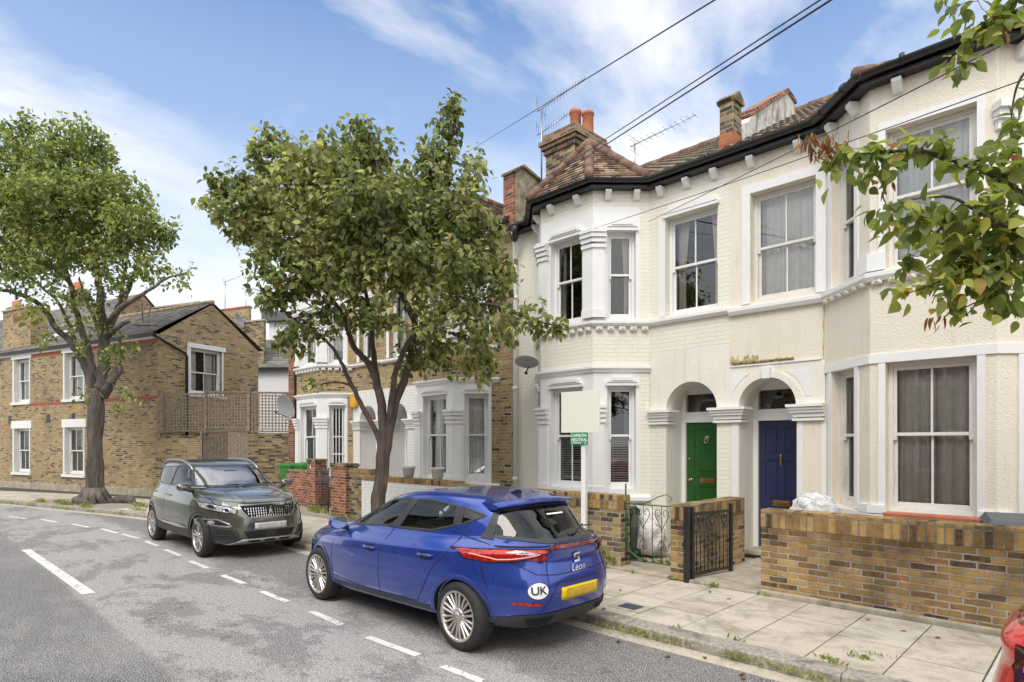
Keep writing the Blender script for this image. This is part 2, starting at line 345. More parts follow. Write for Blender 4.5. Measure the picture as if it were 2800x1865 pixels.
def uvproj(me):
    uvl=me.uv_layers.new(name='UVMap'); nv=len(me.vertices); co=np.empty(nv*3); me.vertices.foreach_get('co',co); co=co.reshape(-1,3)
    nl=len(me.loops); li=np.empty(nl,dtype=np.int64); me.loops.foreach_get('vertex_index',li)
    npoly=len(me.polygons)
    if npoly==0:return
    nr=np.empty(npoly*3); me.polygons.foreach_get('normal',nr); nr=nr.reshape(-1,3)
    tot=np.empty(npoly,dtype=np.int64); me.polygons.foreach_get('loop_total',tot)
    n=np.repeat(nr,tot,axis=0); flat=np.abs(n[:,2])>.97
    n=np.where((n[:,1]>1e-3)[:,None]|((np.abs(n[:,1])<=1e-3)&(n[:,0]<0))[:,None],-n,n)
    t=np.stack([-n[:,1],n[:,0],np.zeros(len(n))],1); L=np.linalg.norm(t,axis=1); L[L<1e-6]=1; t/=L[:,None]
    b=np.cross(n,t); b=np.where((b[:,2]<0)[:,None],-b,b)
    t[flat]=(1,0,0); b[flat]=(0,1,0); c=co[li]
    uv=np.stack([(c*t).sum(1),(c*b).sum(1)],1)
    uvl.data.foreach_set('uv',uv.astype(np.float32).ravel())
def frame(p0,p1):
    t=Vector((p1[0]-p0[0],p1[1]-p0[1])); L=t.length; a=math.atan2(t.y,t.x)
    return Matrix.Translation((p0[0],p0[1],0))@Matrix.Rotation(a,4,'Z'),L
def joinmesh(name,bm,mats,parent,smooth=True):
    me=bpy.data.meshes.new(name); bm.to_mesh(me); bm.free()
    for m in (mats if isinstance(mats,(list,tuple)) else [mats]): me.materials.append(M[m] if isinstance(m,str) else m)
    for p in me.polygons:p.use_smooth=smooth
    uvproj(me)
    o=bpy.data.objects.new(name,me); COL.objects.link(o); o.parent=parent; return o
def clip2(poly,axis,val,keep_ge):
    out=[];n=len(poly)
    for i in range(n):
        a,b=poly[i],poly[(i+1)%n]; da=(a[axis]-val)*(1 if keep_ge else -1); db=(b[axis]-val)*(1 if keep_ge else -1)
        if da>=0: out.append(a)
        if da*db<0:
            k=da/(da-db); out.append((a[0]+(b[0]-a[0])*k,a[1]+(b[1]-a[1])*k))
    return out
def tileplane(mb,poly,rowh=.1,lift=.014):
    P=[Vector(p) for p in poly]; n=(P[1]-P[0]).cross(P[2]-P[0]).normalized()
    if n.z<0:n=-n
    u=Vector((-n.y,n.x,0)).normalized(); v=n.cross(u)
    if v.z<0:v=-v
    o=P[0]; q=[((p-o).dot(u),(p-o).dot(v)) for p in P]
    v0=min(a[1] for a in q);v1=max(a[1] for a in q); k=0
    while v0+k*rowh<v1-1e-4:
        a=v0+k*rowh;b=min(v1,a+rowh); c=clip2(clip2(q,1,a,True),1,b,False); k+=1
        if len(c)<3: continue
        pts=[o+u*x+v*y+n*(lift*(1-(y-a)/rowh)) for x,y in c]; mb.poly(*pts)
        lo=[x for x,y in c if abs(y-a)<1e-5]
        if len(lo)>=2:
            x0,x1=min(lo),max(lo); A=o+u*x0+v*a;B=o+u*x1+v*a; mb.poly(A,B,B+n*lift,A+n*lift)
def pantiles(mb,x0,x1,y0,z0,y1,z1,course=.30,tw=.20):
    L=math.hypot(y1-y0,z1-z0); n=int(L/course); cols=int((x1-x0)/tw*6); ny=-(z1-z0)/L; nz=(y1-y0)/L
    for k in range(n):
        va,vb=k*L/n,(k+1)*L/n; vs=[]
        for v,l in((va,0),(va,.028),(vb,0)):
            for i in range(cols+1):
                x=x0+(x1-x0)*i/cols; ph=(x/tw)%1; wv=.03*max(0,math.sin(math.pi*min(1,ph*1.5)))
                h=(wv+l) if l or v!=va else wv-.02
                y=y0+(y1-y0)*v/L+ny*h; zz=z0+(z1-z0)*v/L+nz*h; vs.append((x,y,zz))
        c=cols+1; mb.add(vs,[(r*c+i,r*c+i+1,(r+1)*c+i+1,(r+1)*c+i) for r in(0,1) for i in range(cols)])
# ---------------- windows, doors
def curtain_mesh(mb,s0,s1,z0,z1,w,amp=.02,wl=.07,pinch=0,seed=0):
    rnd=random.Random(seed); n=max(8,int((s1-s0)/wl*6)); rows=8; vs=[]; ph=[rnd.uniform(-.6,.6) for _ in range(n+1)]
    for j in range(rows+1):
        t=j/rows; zz=z1+(z0-z1)*t
        for i in range(n+1):
            u=i/n; k=u if not pinch else (u*(1-pinch*math.sin(min(1,t*1.1)*math.pi/1.6)) if pinch>0 else 1-(1-u)*(1+pinch*math.sin(min(1,t*1.1)*math.pi/1.6)))
            a=amp*(.4+.6*t)*(1+.5*math.sin(u*9+seed)); vs.append((s0+(s1-s0)*k,w+a*math.sin(u*(s1-s0)/wl*2*math.pi+ph[i]*1.2+math.sin(u*13+seed)*1.4),zz))
    c=n+1; mb.add(vs,[(j*c+i,j*c+i+1,(j+1)*c+i+1,(j+1)*c+i) for j in range(rows) for i in range(n)],True)
def window(parent,Mx,s0,s1,z0,z1,rd=.09,bars=1,rail=.5,mat='white_gloss',cur=None,curmat='curtain',blind=None,fw=.05,horns=True,bar3=0,open_top=0):
    mb=MB(Mx); e=.001
    a,b,c,d=s0+e,s1-e,z0+e,z1-e; zr=c+(d-c)*rail
    y0,y1=rd+.002,rd+.12
    mb.box(a,a+fw,y0,y1,c,d); mb.box(b-fw,b,y0,y1,c,d); mb.box(a+fw,b-fw,y0,y1,d-fw,d); mb.box(a+fw,b-fw,y0,y1,c,c+fw*1.1)
    ia,ib=a+fw,b-fw; sw=.038
    for (lo,hi,yy) in ((zr-.02,d-fw-open_top,y0+.018),(c+fw*1.1,zr+.02,y0+.055)):
        mb.box(ia,ia+sw,yy,yy+.035,lo,hi); mb.box(ib-sw,ib,yy,yy+.035,lo,hi)
        mb.box(ia+sw,ib-sw,yy,yy+.035,hi-.04,hi); mb.box(ia+sw,ib-sw,yy,yy+.035,lo,lo+(.06 if yy>y0+.03 else .04))
        for k in range(bars):
            x=ia+(ib-ia)*(k+1)/(bars+1); mb.box(x-.012,x+.012,yy+.004,yy+.03,lo+.04,hi-.04)
    if horns:
        for x in (ia,ib-sw): mb.box(x,x+sw,y0+.014,y0+.05,zr-.07,zr-.02)
    wo=mb.build('window',mat,parent,bevel=.004)
    g=MB(Mx); g.poly((ia,y0+.034,zr),(ib,y0+.034,zr),(ib,y0+.034,d-fw-open_top),(ia,y0+.034,d-fw-open_top)); g.poly((ia,y0+.072,c+fw),(ib,y0+.072,c+fw),(ib,y0+.072,zr),(ia,y0+.072,zr))
    g.build('pane','glass',wo)
    if cur:
        for q,(u0,u1,pinch,zb) in enumerate(cur):
            m=MB(Mx); curtain_mesh(m,ia+(ib-ia)*u0,ia+(ib-ia)*u1,c+.04+zb,d-.04,rd+.185,pinch=pinch,seed=q*7+int(s0*10),wl=(.085 if 'grey' in curmat else .07)+.015*q,amp=.055 if 'grey' in curmat else .035); m.build('curtain',curmat,wo)
    if blind:
        m=MB(Mx); zc=blind[0]
        while zc<blind[1]:
            m.prism([(ia,rd+.10,zc),(ia,rd+.135,zc+.014),(ia,rd+.135,zc+.017),(ia,rd+.10,zc+.003)],(ib-ia,0,0)); zc+=.042
        for x in(ia+.1,ib-.1): m.box(x-.002,x+.002,rd+.146,rd+.15,blind[0],blind[1])
        m.build('blind','blind',wo)
    return wo
def arcpts(cx,zc,r,a0=0,a1=180,n=20): return [(cx+r*math.cos(R(a0+(a1-a0)*i/n)),zc+r*math.sin(R(a0+(a1-a0)*i/n))) for i in range(n+1)]
def arch_fill(mb,x0,x1,zs,ztop,cx,r,w,rd):
    # spandrels above an arch (in frame coords) and its soffit
    pts=arcpts(cx,zs,r,0,180,24)
    for (ax,az),(bx,bz) in zip(pts,pts[1:]): mb.poly((ax,w,az),(ax,w,ztop),(bx,w,ztop),(bx,w,bz)); mb.poly((ax,w,az),(bx,w,bz),(bx,w+rd,bz),(ax,w+rd,az))
def ring(mb,cx,zc,r0,r1,w0,w1,a0=0,a1=180,n=28):
    A=arcpts(cx,zc,r0,a0,a1,n);B=arcpts(cx,zc,r1,a0,a1,n)
    for i in range(n):
        (ax,az),(bx,bz),(cx2,cz),(dx,dz)=A[i],A[i+1],B[i+1],B[i]
        mb.poly((ax,w0,az),(bx,w0,bz),(cx2,w0,cz),(dx,w0,dz)); mb.poly((dx,w0,dz),(cx2,w0,cz),(cx2,w1,cz),(dx,w1,dz)); mb.poly((ax,w0,az),(ax,w1,az),(bx,w1,bz),(bx,w0,bz))
def panel_door(parent,Mx,a,b,z0,z1,w,mat,panels,extras):
    mb=MB(Mx); mb.box(a,b,w+.014,w+.05,z0,z1)
    us=sorted({a,b,*[p[i] for p in panels for i in(0,1)]}); zs=sorted({z0,z1,*[p[i] for p in panels for i in(2,3)]})
    for x0,x1 in zip(us,us[1:]):
        for y0,y1 in zip(zs,zs[1:]):
            if any(p[0]<(x0+x1)/2<p[1] and p[2]<(y0+y1)/2<p[3] for p in panels): continue
            mb.box(x0,x1,w,w+.0138,y0,y1)
    for p in panels: mb.box(p[0]+.035,p[1]-.035,w+.003,w+.0138,p[2]+.035,p[3]-.035)
    d=mb.build('door',mat,parent)
    for nm,mt,f in extras:
        m=MB(Mx); f(m); m.build(nm,mt,d,bevel=.002)
    return d
# ---------------- one terraced house, door by the party line x=0, bay toward side m
def house(X0,m,label,cat,cfg,style,k=1.0):
    Yw=9.05; p=cfg['p']; H=thing('terraced_house',label,'house',(X0,Yw,0))
    Z=lambda z:.1+(z-.1)*k
    D=cfg['door']; U=cfg['win']; B=cfg['bay']; E=cfg['end']
    brick={'cream':'roughcast','white':'brick_cream','brick':'brick_london'}[style]
    trim='white' ; ev=Z(6.15)
    # plan path left->right in x
    P=[(0,0),(B[0],0),(B[1],-p),(B[2],-p),(B[3],0),(E,0)]
    path=[(m*x,y) for x,y in P]; 
    if m<0: path=path[::-1]
    bay=path[1:5]; 
    # main strip frames
    def fr(i): return frame(path[i],path[i+1])
    imain=0 if m>0 else 4; Mm,Lm=fr(imain); x_left=path[imain][0]
    S=lambda u:m*u-x_left           # house u -> wall s
    def span(u0,u1): a,b=S(u0),S(u1); return (a,b) if a<b else (b,a)
    d0,d1=span(*D); dc=(d0+d1)/2; r=(d1-d0)/2; zs=Z(2.40); pr=.55
    w0,w1=span(*U)
    wz0,wz1=Z(3.97),Z(5.60)
    # walls
    wb=MB(Mm); wb.wall(0,Lm,.0,ev+.1,[(d0,d1,0,zs+r+.001)],.0)if False else None
    wb=MB(Mm)
    wb.wall(0,Lm,0,Z(3.45),[(d0,d1,-.01,zs+r)],0); arch_fill(wb,d0,d1,zs,zs+r,dc,r,0,.001)
    pc_=MB(Mm); pp=arcpts(dc,zs,r,0,180,24)
    for (ax,az),(bx,bz) in zip(pp,pp[1:]): pc_.poly((ax,-.012,az),(bx,-.012,bz),(bx,pr,bz),(ax,pr,az))
    pc_.poly((d0,-.011,0),(d0,-.011,zs),(d0,pr,zs),(d0,pr,0)); pc_.poly((d1,-.011,0),(d1,pr,0),(d1,pr,zs),(d1,-.011,zs)); pc_.build('porch_lining',{'brick':'brick_white','cream':'render_smooth','white':'render_smooth'}[style],H)
    wb.wall(0,Lm,Z(3.45),ev+.1,[(w0,w1,wz0,wz1)],.14)
    iend=4 if m>0 else 0; Me,Le=fr(iend); eb=MB(Me); eb.wall(0,Le,0,ev+.1); 
    ground_mat={'cream':'roughcast','white':'brick_cream','brick':'brick_white'}[style]
    wo=wb.build('wall','render_smooth' if False else brick,H); 
    ebm=eb.build('wall',brick,H)
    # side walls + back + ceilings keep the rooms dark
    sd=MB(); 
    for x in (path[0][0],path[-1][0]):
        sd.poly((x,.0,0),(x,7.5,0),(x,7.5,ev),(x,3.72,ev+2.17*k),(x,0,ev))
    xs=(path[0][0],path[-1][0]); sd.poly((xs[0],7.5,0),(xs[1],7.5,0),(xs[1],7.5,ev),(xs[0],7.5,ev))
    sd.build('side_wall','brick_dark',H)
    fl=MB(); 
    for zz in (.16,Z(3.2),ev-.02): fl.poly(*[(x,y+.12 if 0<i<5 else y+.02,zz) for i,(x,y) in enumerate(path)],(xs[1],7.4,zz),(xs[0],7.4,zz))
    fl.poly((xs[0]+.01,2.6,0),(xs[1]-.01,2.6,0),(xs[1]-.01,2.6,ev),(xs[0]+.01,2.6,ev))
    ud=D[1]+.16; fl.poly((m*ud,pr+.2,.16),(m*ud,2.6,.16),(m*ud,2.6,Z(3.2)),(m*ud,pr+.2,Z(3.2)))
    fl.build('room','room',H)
    # bay walls
    bw=MB(); wt=MB(); segs=[]
    for i in (1,2,3):
        Mx,L=fr(i); segs.append((Mx,L,i)); bw.M=Mx; wt.M=Mx
        front=(i==2)
        if style=='cream':
            h=(.17,L-.17) if front else ((.17,L-.30) if (i==1) else (.30,L-.17))
            hg=(h[0],h[1],Z(1.02),Z(2.81)); hu=(h[0],h[1],Z(3.94),Z(5.60))
            bw.wall(0,L,0,ev+.1,[hg,hu],.13)
            # flat painted bands: pier edges, heads
            for (za,zb) in ((Z(1.02),Z(2.81)),(Z(3.94),Z(5.60))):
                for (x0,x1) in ((h[0]-.075,h[0]),(h[1],h[1]+.075)):
                    wt.box(x0,x1,-.018,.001,za,zb+.0)
                wt.box(h[0]-.075,h[1]+.075,-.018,.001,zb,zb+.09) if zb>4 else None
        else:
            if front: h=(.24,L-.24)
            else: h=(.24,L-.24) if i==3 else (.24,L-.24)
            hg=(h[0],h[1],Z(1.06),Z(2.83)); hu=(h[0],h[1],Z(3.97),Z(5.47))
            sb=.0 if front else .17     # brick strip next to the main wall
            a0,a1=(sb if i==1 else 0),(L-sb if i==3 else L)
            for (za,zb,hh) in ((Z(.62),Z(3.06),hg),(Z(3.92),Z(5.87),hu)):
                wt.wall(a0,a1,za,zb,[hh],.12)
                if a0>0: bw.wall(0,a0,za,zb)
                if a1<L: bw.wall(a1,L,za,zb)
            bw.wall(0,L,0,Z(.62)); bw.wall(0,L,Z(3.06),Z(3.92)); bw.wall(0,L,Z(5.87),ev+.1)
            # shaped window heads
            for hh in (hg,hu):
                zt=hh[3]; zt2=zt+.05
                a,b=hh[0]-.035,hh[1]+.035
                wt.box(a,b,-.045,.0,zt,zt+.055)
                wt.prism([(a+.02,-.06,zt+.058),(b-.02,-.06,zt+.058),(b-.06,-.06,zt+.11),(b-.09,-.06,zt+.16),(a+.09,-.06,zt+.16),(a+.06,-.06,zt+.11)],(0,.059,0))
                wt.prism([(a+.1,-.075,zt+.085),(b-.1,-.075,zt+.085),(b-.12,-.075,zt+.145),(a+.12,-.075,zt+.145)],(0,.014,0))
        for g,hh in ((0,hg),(1,hu)):
            front_c=cfg.get('cur',{}).get((g,i))
            if style=='brick' and m<0 and i==3 and g==0:
                q=MB(Mx)
                for kk in range(4): x_=hh[0]+(hh[1]-hh[0])*(kk+1)/5; q.box(x_-.011,x_+.011,.085,.107,hh[2]+.03,hh[3]-.03)
                for z_ in (hh[2]+.45,): q.box(hh[0],hh[1],.08,.108,z_,z_+.03)
                q.build('security_bars','white_gloss',H)
            window(H,Mx,*hh,rd=.11,bars=(1 if front else 0),rail=.52,mat='white_gloss' if style!='cream' else 'old_white',**(front_c or {}))
    bw.M=None; wt.M=None; bw.build('bay_wall',brick,H)
    bayp=bay
    def corner_pil(zb,zt,cap):
        for i in (1,2,3):
            Mx,L=fr(i); wt.M=Mx; pr_=.045; ex=pr_*.414
            rng=[]
            if i>1: rng.append((-ex,.19))
            if i<3: rng.append((L-.19,L+ex))
            for a,b in rng:
                wt.box(a,b,-pr_,-.001,zb,zt)
                for q,(c0,c1,o) in enumerate(((-.30,-.24,.07),(-.21,-.14,.085),(-.13,-.06,.11),(-.055,.0,.13))):
                    lo=a-(o-pr_)*.414 if a<0 else a-.02; hi=b+(o-pr_)*.414 if b>L else b+.02
                    wt.box(lo,hi,-o,-.0012,cap+c0,cap+c1)
                for (c0,c1,o) in ((0,.12,.07),(.125,.15,.06)):
                    lo=a-(o-pr_)*.414 if a<0 else a-.015; hi=b+(o-pr_)*.414 if b>L else b+.015
                    wt.box(lo,hi,-o,-.0013,zb+c0,zb+c1)
        wt.M=None
    if style!='cream':
        corner_pil(Z(.97),Z(2.45),Z(2.50)); corner_pil(Z(3.985),Z(5.2),Z(5.47))
        wt.sweep(bayp,[(-.001,Z(3.06)),(.03,Z(3.06)),(.04,Z(3.10)),(.075,Z(3.12)),(.075,Z(3.155)),(-.001,Z(3.17))])
        wt.sweep(bayp,[(-.001,Z(.87)),(.06,Z(.87)),(.06,Z(.93)),(.03,Z(.965)),(-.001,Z(.97))])
        wt.sweep(path[1:] if m<0 else path[:-1],[(-.001,Z(3.84)),(.05,Z(3.84)),(.09,Z(3.88)),(.09,Z(3.925)),(-.001,Z(3.93))])
        wt.wall(0,0,0,0)
    else:
        full=path
        wt.sweep(path if True else bayp,[(-.001,Z(3.80)),(.06,Z(3.80)),(.09,Z(3.85)),(.09,Z(3.90)),(-.001,Z(3.93))])
        wt.sweep(bayp,[(-.001,Z(2.812)),(.022,Z(2.812)),(.022,Z(2.92)),(-.001,Z(2.925))])
        wt.sweep(bayp,[(-.001,Z(.80)),(.05,Z(.80)),(.05,Z(1.0)),(-.001,Z(1.0))])
        for i in(1,2,3):
            Mx,L=fr(i); wt.M=Mx
            for a,b in ([(-.02,.16)] if i>1 else [])+([(L-.16,L+.02)] if i<3 else []): wt.box(a,b,-.05,-.0012,Z(3.93),Z(4.14)); wt.box(a,b,-.05,-.0012,Z(.99),Z(1.10))
        wt.M=None
        # cushion cap on the right front pier
        Mx,L=fr(3); wt.M=Mx
        for c0,c1,o in ((5.22,5.32,.05),(5.32,5.42,.09),(5.42,5.50,.13)): wt.box(-o*.4,.16,-o,-.0014,c0,c1)
        wt.M=None
    # dentils under the sill course
    for i in (1,2,3):
        Mx,L=fr(i); nn=int(L/.165)
        for q in range(nn):
            dn=MB(Mx)
            x=(q+.5)*L/nn; zc=Z(3.835); dn.prism([(x-.055,-.001,zc),(x+.055,-.001,zc),(x+.055,-.001,zc-.07),(x-.055,-.001,zc-.07)],(0,-.055,0))
            a=(x-.055,-.056,zc);b=(x+.055,-.056,zc);c=(x+.055,-.056,zc-.07);d=(x-.055,-.056,zc-.07);e=(x,-.085,zc-.035)
            for u,v in((a,d),(d,c),(c,b)): dn.poly(u,v,e)
            dn.build('dentil','render_smooth' if style!='brick' else 'white',H)
    # main upper window
    mb=MB(Mm)
    window(H,Mm,w0,w1,wz0,wz1,rd=.13,bars=1,rail=.5,mat='white_gloss' if style!='cream' else 'old_white',**cfg.get('cur',{}).get('main',{}))
    wt.M=Mm
    if style=='cream':
        b_=.13
        wt.box(w0-b_,w0,-.02,-.001,wz0-.02,wz1+b_); wt.box(w1,w1+b_,-.02,-.001,wz0-.02,wz1+b_); wt.box(w0,w1,-.02,-.001,wz1,wz1+b_)
    else:
        a,b=w0-.03,w1+.03; zt=wz1
        wt.box(a,b,-.05,-.001,zt,zt+.05); wt.prism([(a+.02,-.06,zt+.052),(b-.02,-.06,zt+.052),(b-.07,-.06,zt+.11),(b-.11,-.06,zt+.16),(a+.11,-.06,zt+.16),(a+.07,-.06,zt+.11)],(0,.059,0))
        wt.box(0.02,Lm-.02,-.004,-.0008,zt-.06,zt+.36) if False else None
        wt.box(w0-.12,w0,-.012,-.001,wz0,zt); 
    # door case
    cp=lambda z:Z(z)
    def cap(x0,x1):
        for c0,c1,o in ((2.165,2.20,.05),(2.22,2.28,.045),(2.28,2.32,.075),(2.32,2.355,.095),(2.36,2.40,.12)):
            wt.box(x0-o if x0>.004 else .001,x1+o if x1<Lm-.004 else Lm-.001,-o,pr*.35,cp(c0),cp(c1))
    pil=MB(Mm)
    uL=(min(S(0),S(D[0])),max(S(0),S(D[0])))
    pw=cfg.get('pil',.34); oa=S(D[1]); ob=S(D[1]+pw); o0,o1=min(oa,ob),max(oa,ob)
    if style=='white': cap(o0+.06 if m<0 else o0,o1 if m<0 else o1-.06); cap(uL[0]-0 if m>0 else uL[0],uL[1])
    else: cap(o0,o1)
    if style=='cream':
        cap(uL[0],uL[1])
        wt.box(o0+.01,o0+.09,-.012,-.001,.1,cp(2.165)); wt.box(o1-.09,o1-.01,-.012,-.001,.1,cp(2.165)); wt.box(uL[1]-.12,uL[1]-.02,-.012,-.001,.1,cp(2.165))
        wt.box(uL[0]+.001,uL[1]+.03,-.05,.15,.1,.86)
        rg_=MB(Mm); ring(rg_,dc,zs,r-.002,r+.09,-.035,0); ring(rg_,dc,zs,r+.09,r+.115,-.02,0); rg_.build('archivolt','render_smooth',H)
        wt.prism([(dc-.07,-.07,zs+r+.14),(dc+.07,-.07,zs+r+.14),(dc+.05,-.07,zs+r-.02),(dc-.05,-.07,zs+r-.02)],(0,.069,0))
        for sg in(-1,1):
            pts=[(dc+sg*(r+.14)*math.cos(R(a)),-.02,zs+(r+.14)*math.sin(R(a))) for a in range(12,63,10)]
            zt=zs+r+.08; xo=dc+sg*(r+.2) if sg>0 else max(.02,dc-(r+.2))
            pts+= [(pts[-1][0],-.02,zt),(xo,-.02,zt),(xo,-.02,pts[0][2])]
            wt.prism(pts if sg>0 else pts[::-1],(0,.019,0))
        wt.box(0.02,Lm-.05,-.03,-.001,zs+r+.19,zs+r+.21)
    if style=='brick':
        cap(uL[0],uL[1])
    wt.M=None
    wt.build('moulding',trim,H)
    # smooth render panel round the green door / white painted brick round the far doors
    sm=MB(Mm); bc=(S(B[0]),) ; lo,hi=0,Lm
    mm={'white':'render_smooth','brick':'brick_white','cream':'render_smooth'}[style]
    w_=-.012
    if style=='white': sm.wall(lo+.01 if m<0 else lo,hi,zs+.001,Z(3.38),[(d0,d1,zs-.01,zs+r)],.012,w=w_)
    elif style=='brick': sm.wall(lo,hi,.1,Z(3.2),[(d0,d1,0,zs+r)],.012,w=w_)
    else: sm.wall(lo,hi,zs+.001,zs+r+.19,[(d0,d1,zs-.01,zs+r)],.012,w=w_)
    arch_fill(sm,d0,d1,zs,zs+r,dc,r,w_,.012)
    sm.build('door_surround',mm,H)
    # door frame, fanlight, door
    fr_=MB(Mm); y=pr; zd=Z(2.20); zt=Z(2.38); e0,e1=d0-.0,d1+.0
    fr_.box(e0,e0+.07,y-.05,y+.06,.12,zs+r); fr_.box(e1-.07,e1,y-.05,y+.06,.12,zs+r); fr_.box(e0+.07,e1-.07,y-.04,y+.06,zd,zt); 
    fr_.box(e0+.07,e1-.07,y-.03,y+.06,Z(2.68),zs+r+.02)
    fo=fr_.build('door_frame','white',H,bevel=.004)
    g=MB(Mm); g.poly((e0+.06,y+.02,zt),(e1-.06,y+.02,zt),(e1-.06,y+.02,Z(2.69)),(e0+.06,y+.02,Z(2.69))); g.build('fanlight','glass',fo)
    st=MB(Mm); st.box(d0,d1,.12,y+.06,.1,.22); st.build('door_step','concrete',H,bevel=.01)
    a,b=e0+.07,e1-.07; z0=.225; w=b-a; yy=y+.0
    if style=='white':
        pn=[(a+.14,b-.14,Z(1.35),zd-.12),(a+.14,b-.14,z0+.1,Z(1.12))]; 
        ex=[('knocker','iron',lambda q:(q.lathe([(.0,-.03),(.035,-.03),(.05,-.01),(.05,0)],14,((a+b)/2,yy-.001,Z(1.93)),'y'),q.tube([((a+b)/2+.04*math.cos(t),yy-.03,Z(1.9)+.05*math.sin(t)) for t in np.linspace(-3.3,.2,9)],.007,6))),
            ('door_knob','brass',lambda q:(q.lathe([(0,-.06),(.022,-.055),(.028,-.035),(.012,-.015),(.03,0)],14,(a+.07,yy-.001,Z(1.22)),'y'),q.lathe([(0,-.02),(.018,-.02),(.022,0)],12,(a+.05,yy-.001,Z(1.58)),'y'))),
            ('letter_plate','brass',lambda q:(q.box((a+b)/2-.13,(a+b)/2+.13,yy-.012,yy-.001,Z(1.18),Z(1.26)),q.box((a+b)/2-.1,(a+b)/2+.1,yy-.016,yy-.0121,Z(1.2),Z(1.24))))]
        panel_door(H,Mm,a,b,z0,zd-.004,yy,'green_door',pn,ex)
    elif style=='cream':
        c=(a+b)/2; pn=[]
        for x0,x1 in((a+.1,c-.045),(c+.045,b-.1)):
            pn+=[(x0,x1,Z(1.68),Z(2.1)),(x0,x1,Z(.98),Z(1.58)),(x0,x1,Z(.36),Z(.84))]
        ex=[('letter_plate','brass',lambda q:(q.box(c-.13,c+.13,yy-.012,yy-.001,Z(.87),Z(.96)),q.box(c-.1,c+.1,yy-.017,yy-.0121,Z(.89),Z(.94)))),
            ('pull_handle','brass',lambda q:q.tube([(c,yy,Z(1.68)),(c,yy-.03,Z(1.66)),(c,yy-.035,Z(1.56)),(c,yy,Z(1.50))],.012,8))]
        panel_door(H,Mm,a,b,z0,zd-.004,yy,'blue_door',pn,ex)
    else:
        panel_door(H,Mm,a,b,z0,zd-.004,yy,'old_white',[(a+.12,b-.12,Z(1.2),zd-.15),(a+.12,b-.12,z0+.1,Z(1.05))],[])
    # eaves: brackets, soffit, gutter
    for i in range(5):
        Mx,L=fr(i)
        if style=='cream': q=.62
        else: q=.50
        nn=max(1,round(L/q))
        if i in(0,4) and L<.8: continue
        for j in range(nn):
            x=(j+.5)*L/nn; br=MB(Mx); br.prism([(x-.05,-.001,ev-.02),(x-.05,-.13,ev-.02),(x-.05,-.13,ev-.06),(x-.05,-.05,ev-.16),(x-.05,-.001,ev-.17)],(.1,0,0)); br.build('eaves_bracket','white',H)
    so=MB(); so.sweep(path,[(-.02,ev+.0),(.15,ev+.0),(.15,ev+.05),(-.02,ev+.05)]); so.build('soffit_board','black',H)
    gu=MB(); pf=[(.21+.062*math.cos(R(a)),ev+.12+.062*math.sin(R(a))) for a in range(180,361,20)]+[(.262,ev+.12),(.21,ev+.07),(.158,ev+.12)]
    gu.sweep(path,pf); 
    for i in range(5):
        Mx,L=fr(i); gu.M=Mx
        if L>.5: 
            for x in (L*.3,L*.8): gu.tube([(x,-.21,ev+.121),(x+.04,-.21,ev+.121)],.07,12)
    gu.M=None; gu.build('gutter','black',H,bevel=0)
    # roofs
    ro=MB(); xa,xb=path[0][0],path[-1][0]; ze=ev+.13; rz=ev+2.22*k; ry=3.45
    pantiles(ro,xa+.0,xb-.0,-.24,ze,ry,rz)
    ro.poly((xa,ry,rz),(xb,ry,rz),(xb,7.5,ev),(xa,7.5,ev))
    rm={'cream':'pantile','white':'pantile','brick':'slate'}[style]
    rof=ro.build('roof',rm,H)
    bc_=((bay[0][0]+bay[3][0])/2); az=ev+(.42 if style=='cream' else 1.25*k); ay=-.02; q=offpath(bay,.24); slope=(rz-ze)/(ry+.24)
    yb=-.24+(az-ze)/slope; A=(bc_,ay,az); Bk=(bc_,yb,az)
    e=[(v.x,v.y,ze-.02) for v in q]; e[0]=(bay[0][0]-.1,-.24,ze-.0); e[3]=(bay[3][0]+.1,-.24,ze-.0)
    tb=MB(); 
    for t in ([e[0],e[1],A],[e[1],e[2],A],[e[2],e[3],A],[e[3],Bk,A],[Bk,e[0],A]): tileplane(tb,t)
    tbo=tb.build('bay_roof','tiles_clay',H)
    rt=MB()
    for a_,b_ in ((e[0],A),(e[1],A),(e[2],A),(e[3],A),(A,Bk)):
        a_=Vector(a_);b_=Vector(b_);L=(b_-a_).length;nn=max(2,int(L/.32))
        for j in range(nn): rt.tube([a_+(b_-a_)*(j/nn)+Vector((0,0,.02)),a_+(b_-a_)*((j+1.03)/nn)+Vector((0,0,.017))],[.082,.080],12)
    rt.build('hip_tile','ridge',tbo)
    rr=MB(); nn=int((xb-xa)/.45)
    for j in range(nn):
        x0=xa+(xb-xa)*j/nn; rr.tube([(x0,ry,rz+.01),(x0+(xb-xa)/nn*1.04,ry,rz+.005)],[.11,.10],10)
    rr.build('ridge_tile','ridge',rof)
    return H,Mm,S,Z,path
M['pantile']=brickmat('pantile',[(0,(.14,.11,.085)),(.5,(.25,.20,.15)),(1,(.36,.29,.21))],(.06,.05,.04),bw=.2,bh=.31,ms=.006,bd=.004,soot=.5,sootc=(.10,.095,.08),sscale=2,off=0)
cur_white={'main':dict(cur=[(0,.27,.35,0),(.74,1,-.3,0)],curmat='curtain_cream'),
  (1,2):dict(cur=[(0,.12,0,0)],curmat='curtain_grey'),(1,3):dict(cur=[(.66,1.0,-.35,0)],curmat='curtain_cream'),(1,1):{},
  (0,2):dict(blind=(1.12,1.95)),(0,3):dict(blind=(1.12,1.95),cur=[(.78,1,0,.9)],curmat='curtain_blue'),(0,1):dict(blind=(1.12,1.95))}
M['curtain_blue']=plain('blue_grey_curtain',(.36,.37,.50),.9)
full=lambda mt,n=2:dict(cur=[(0,.52,0,0),(.5,1,0,0)],curmat=mt)
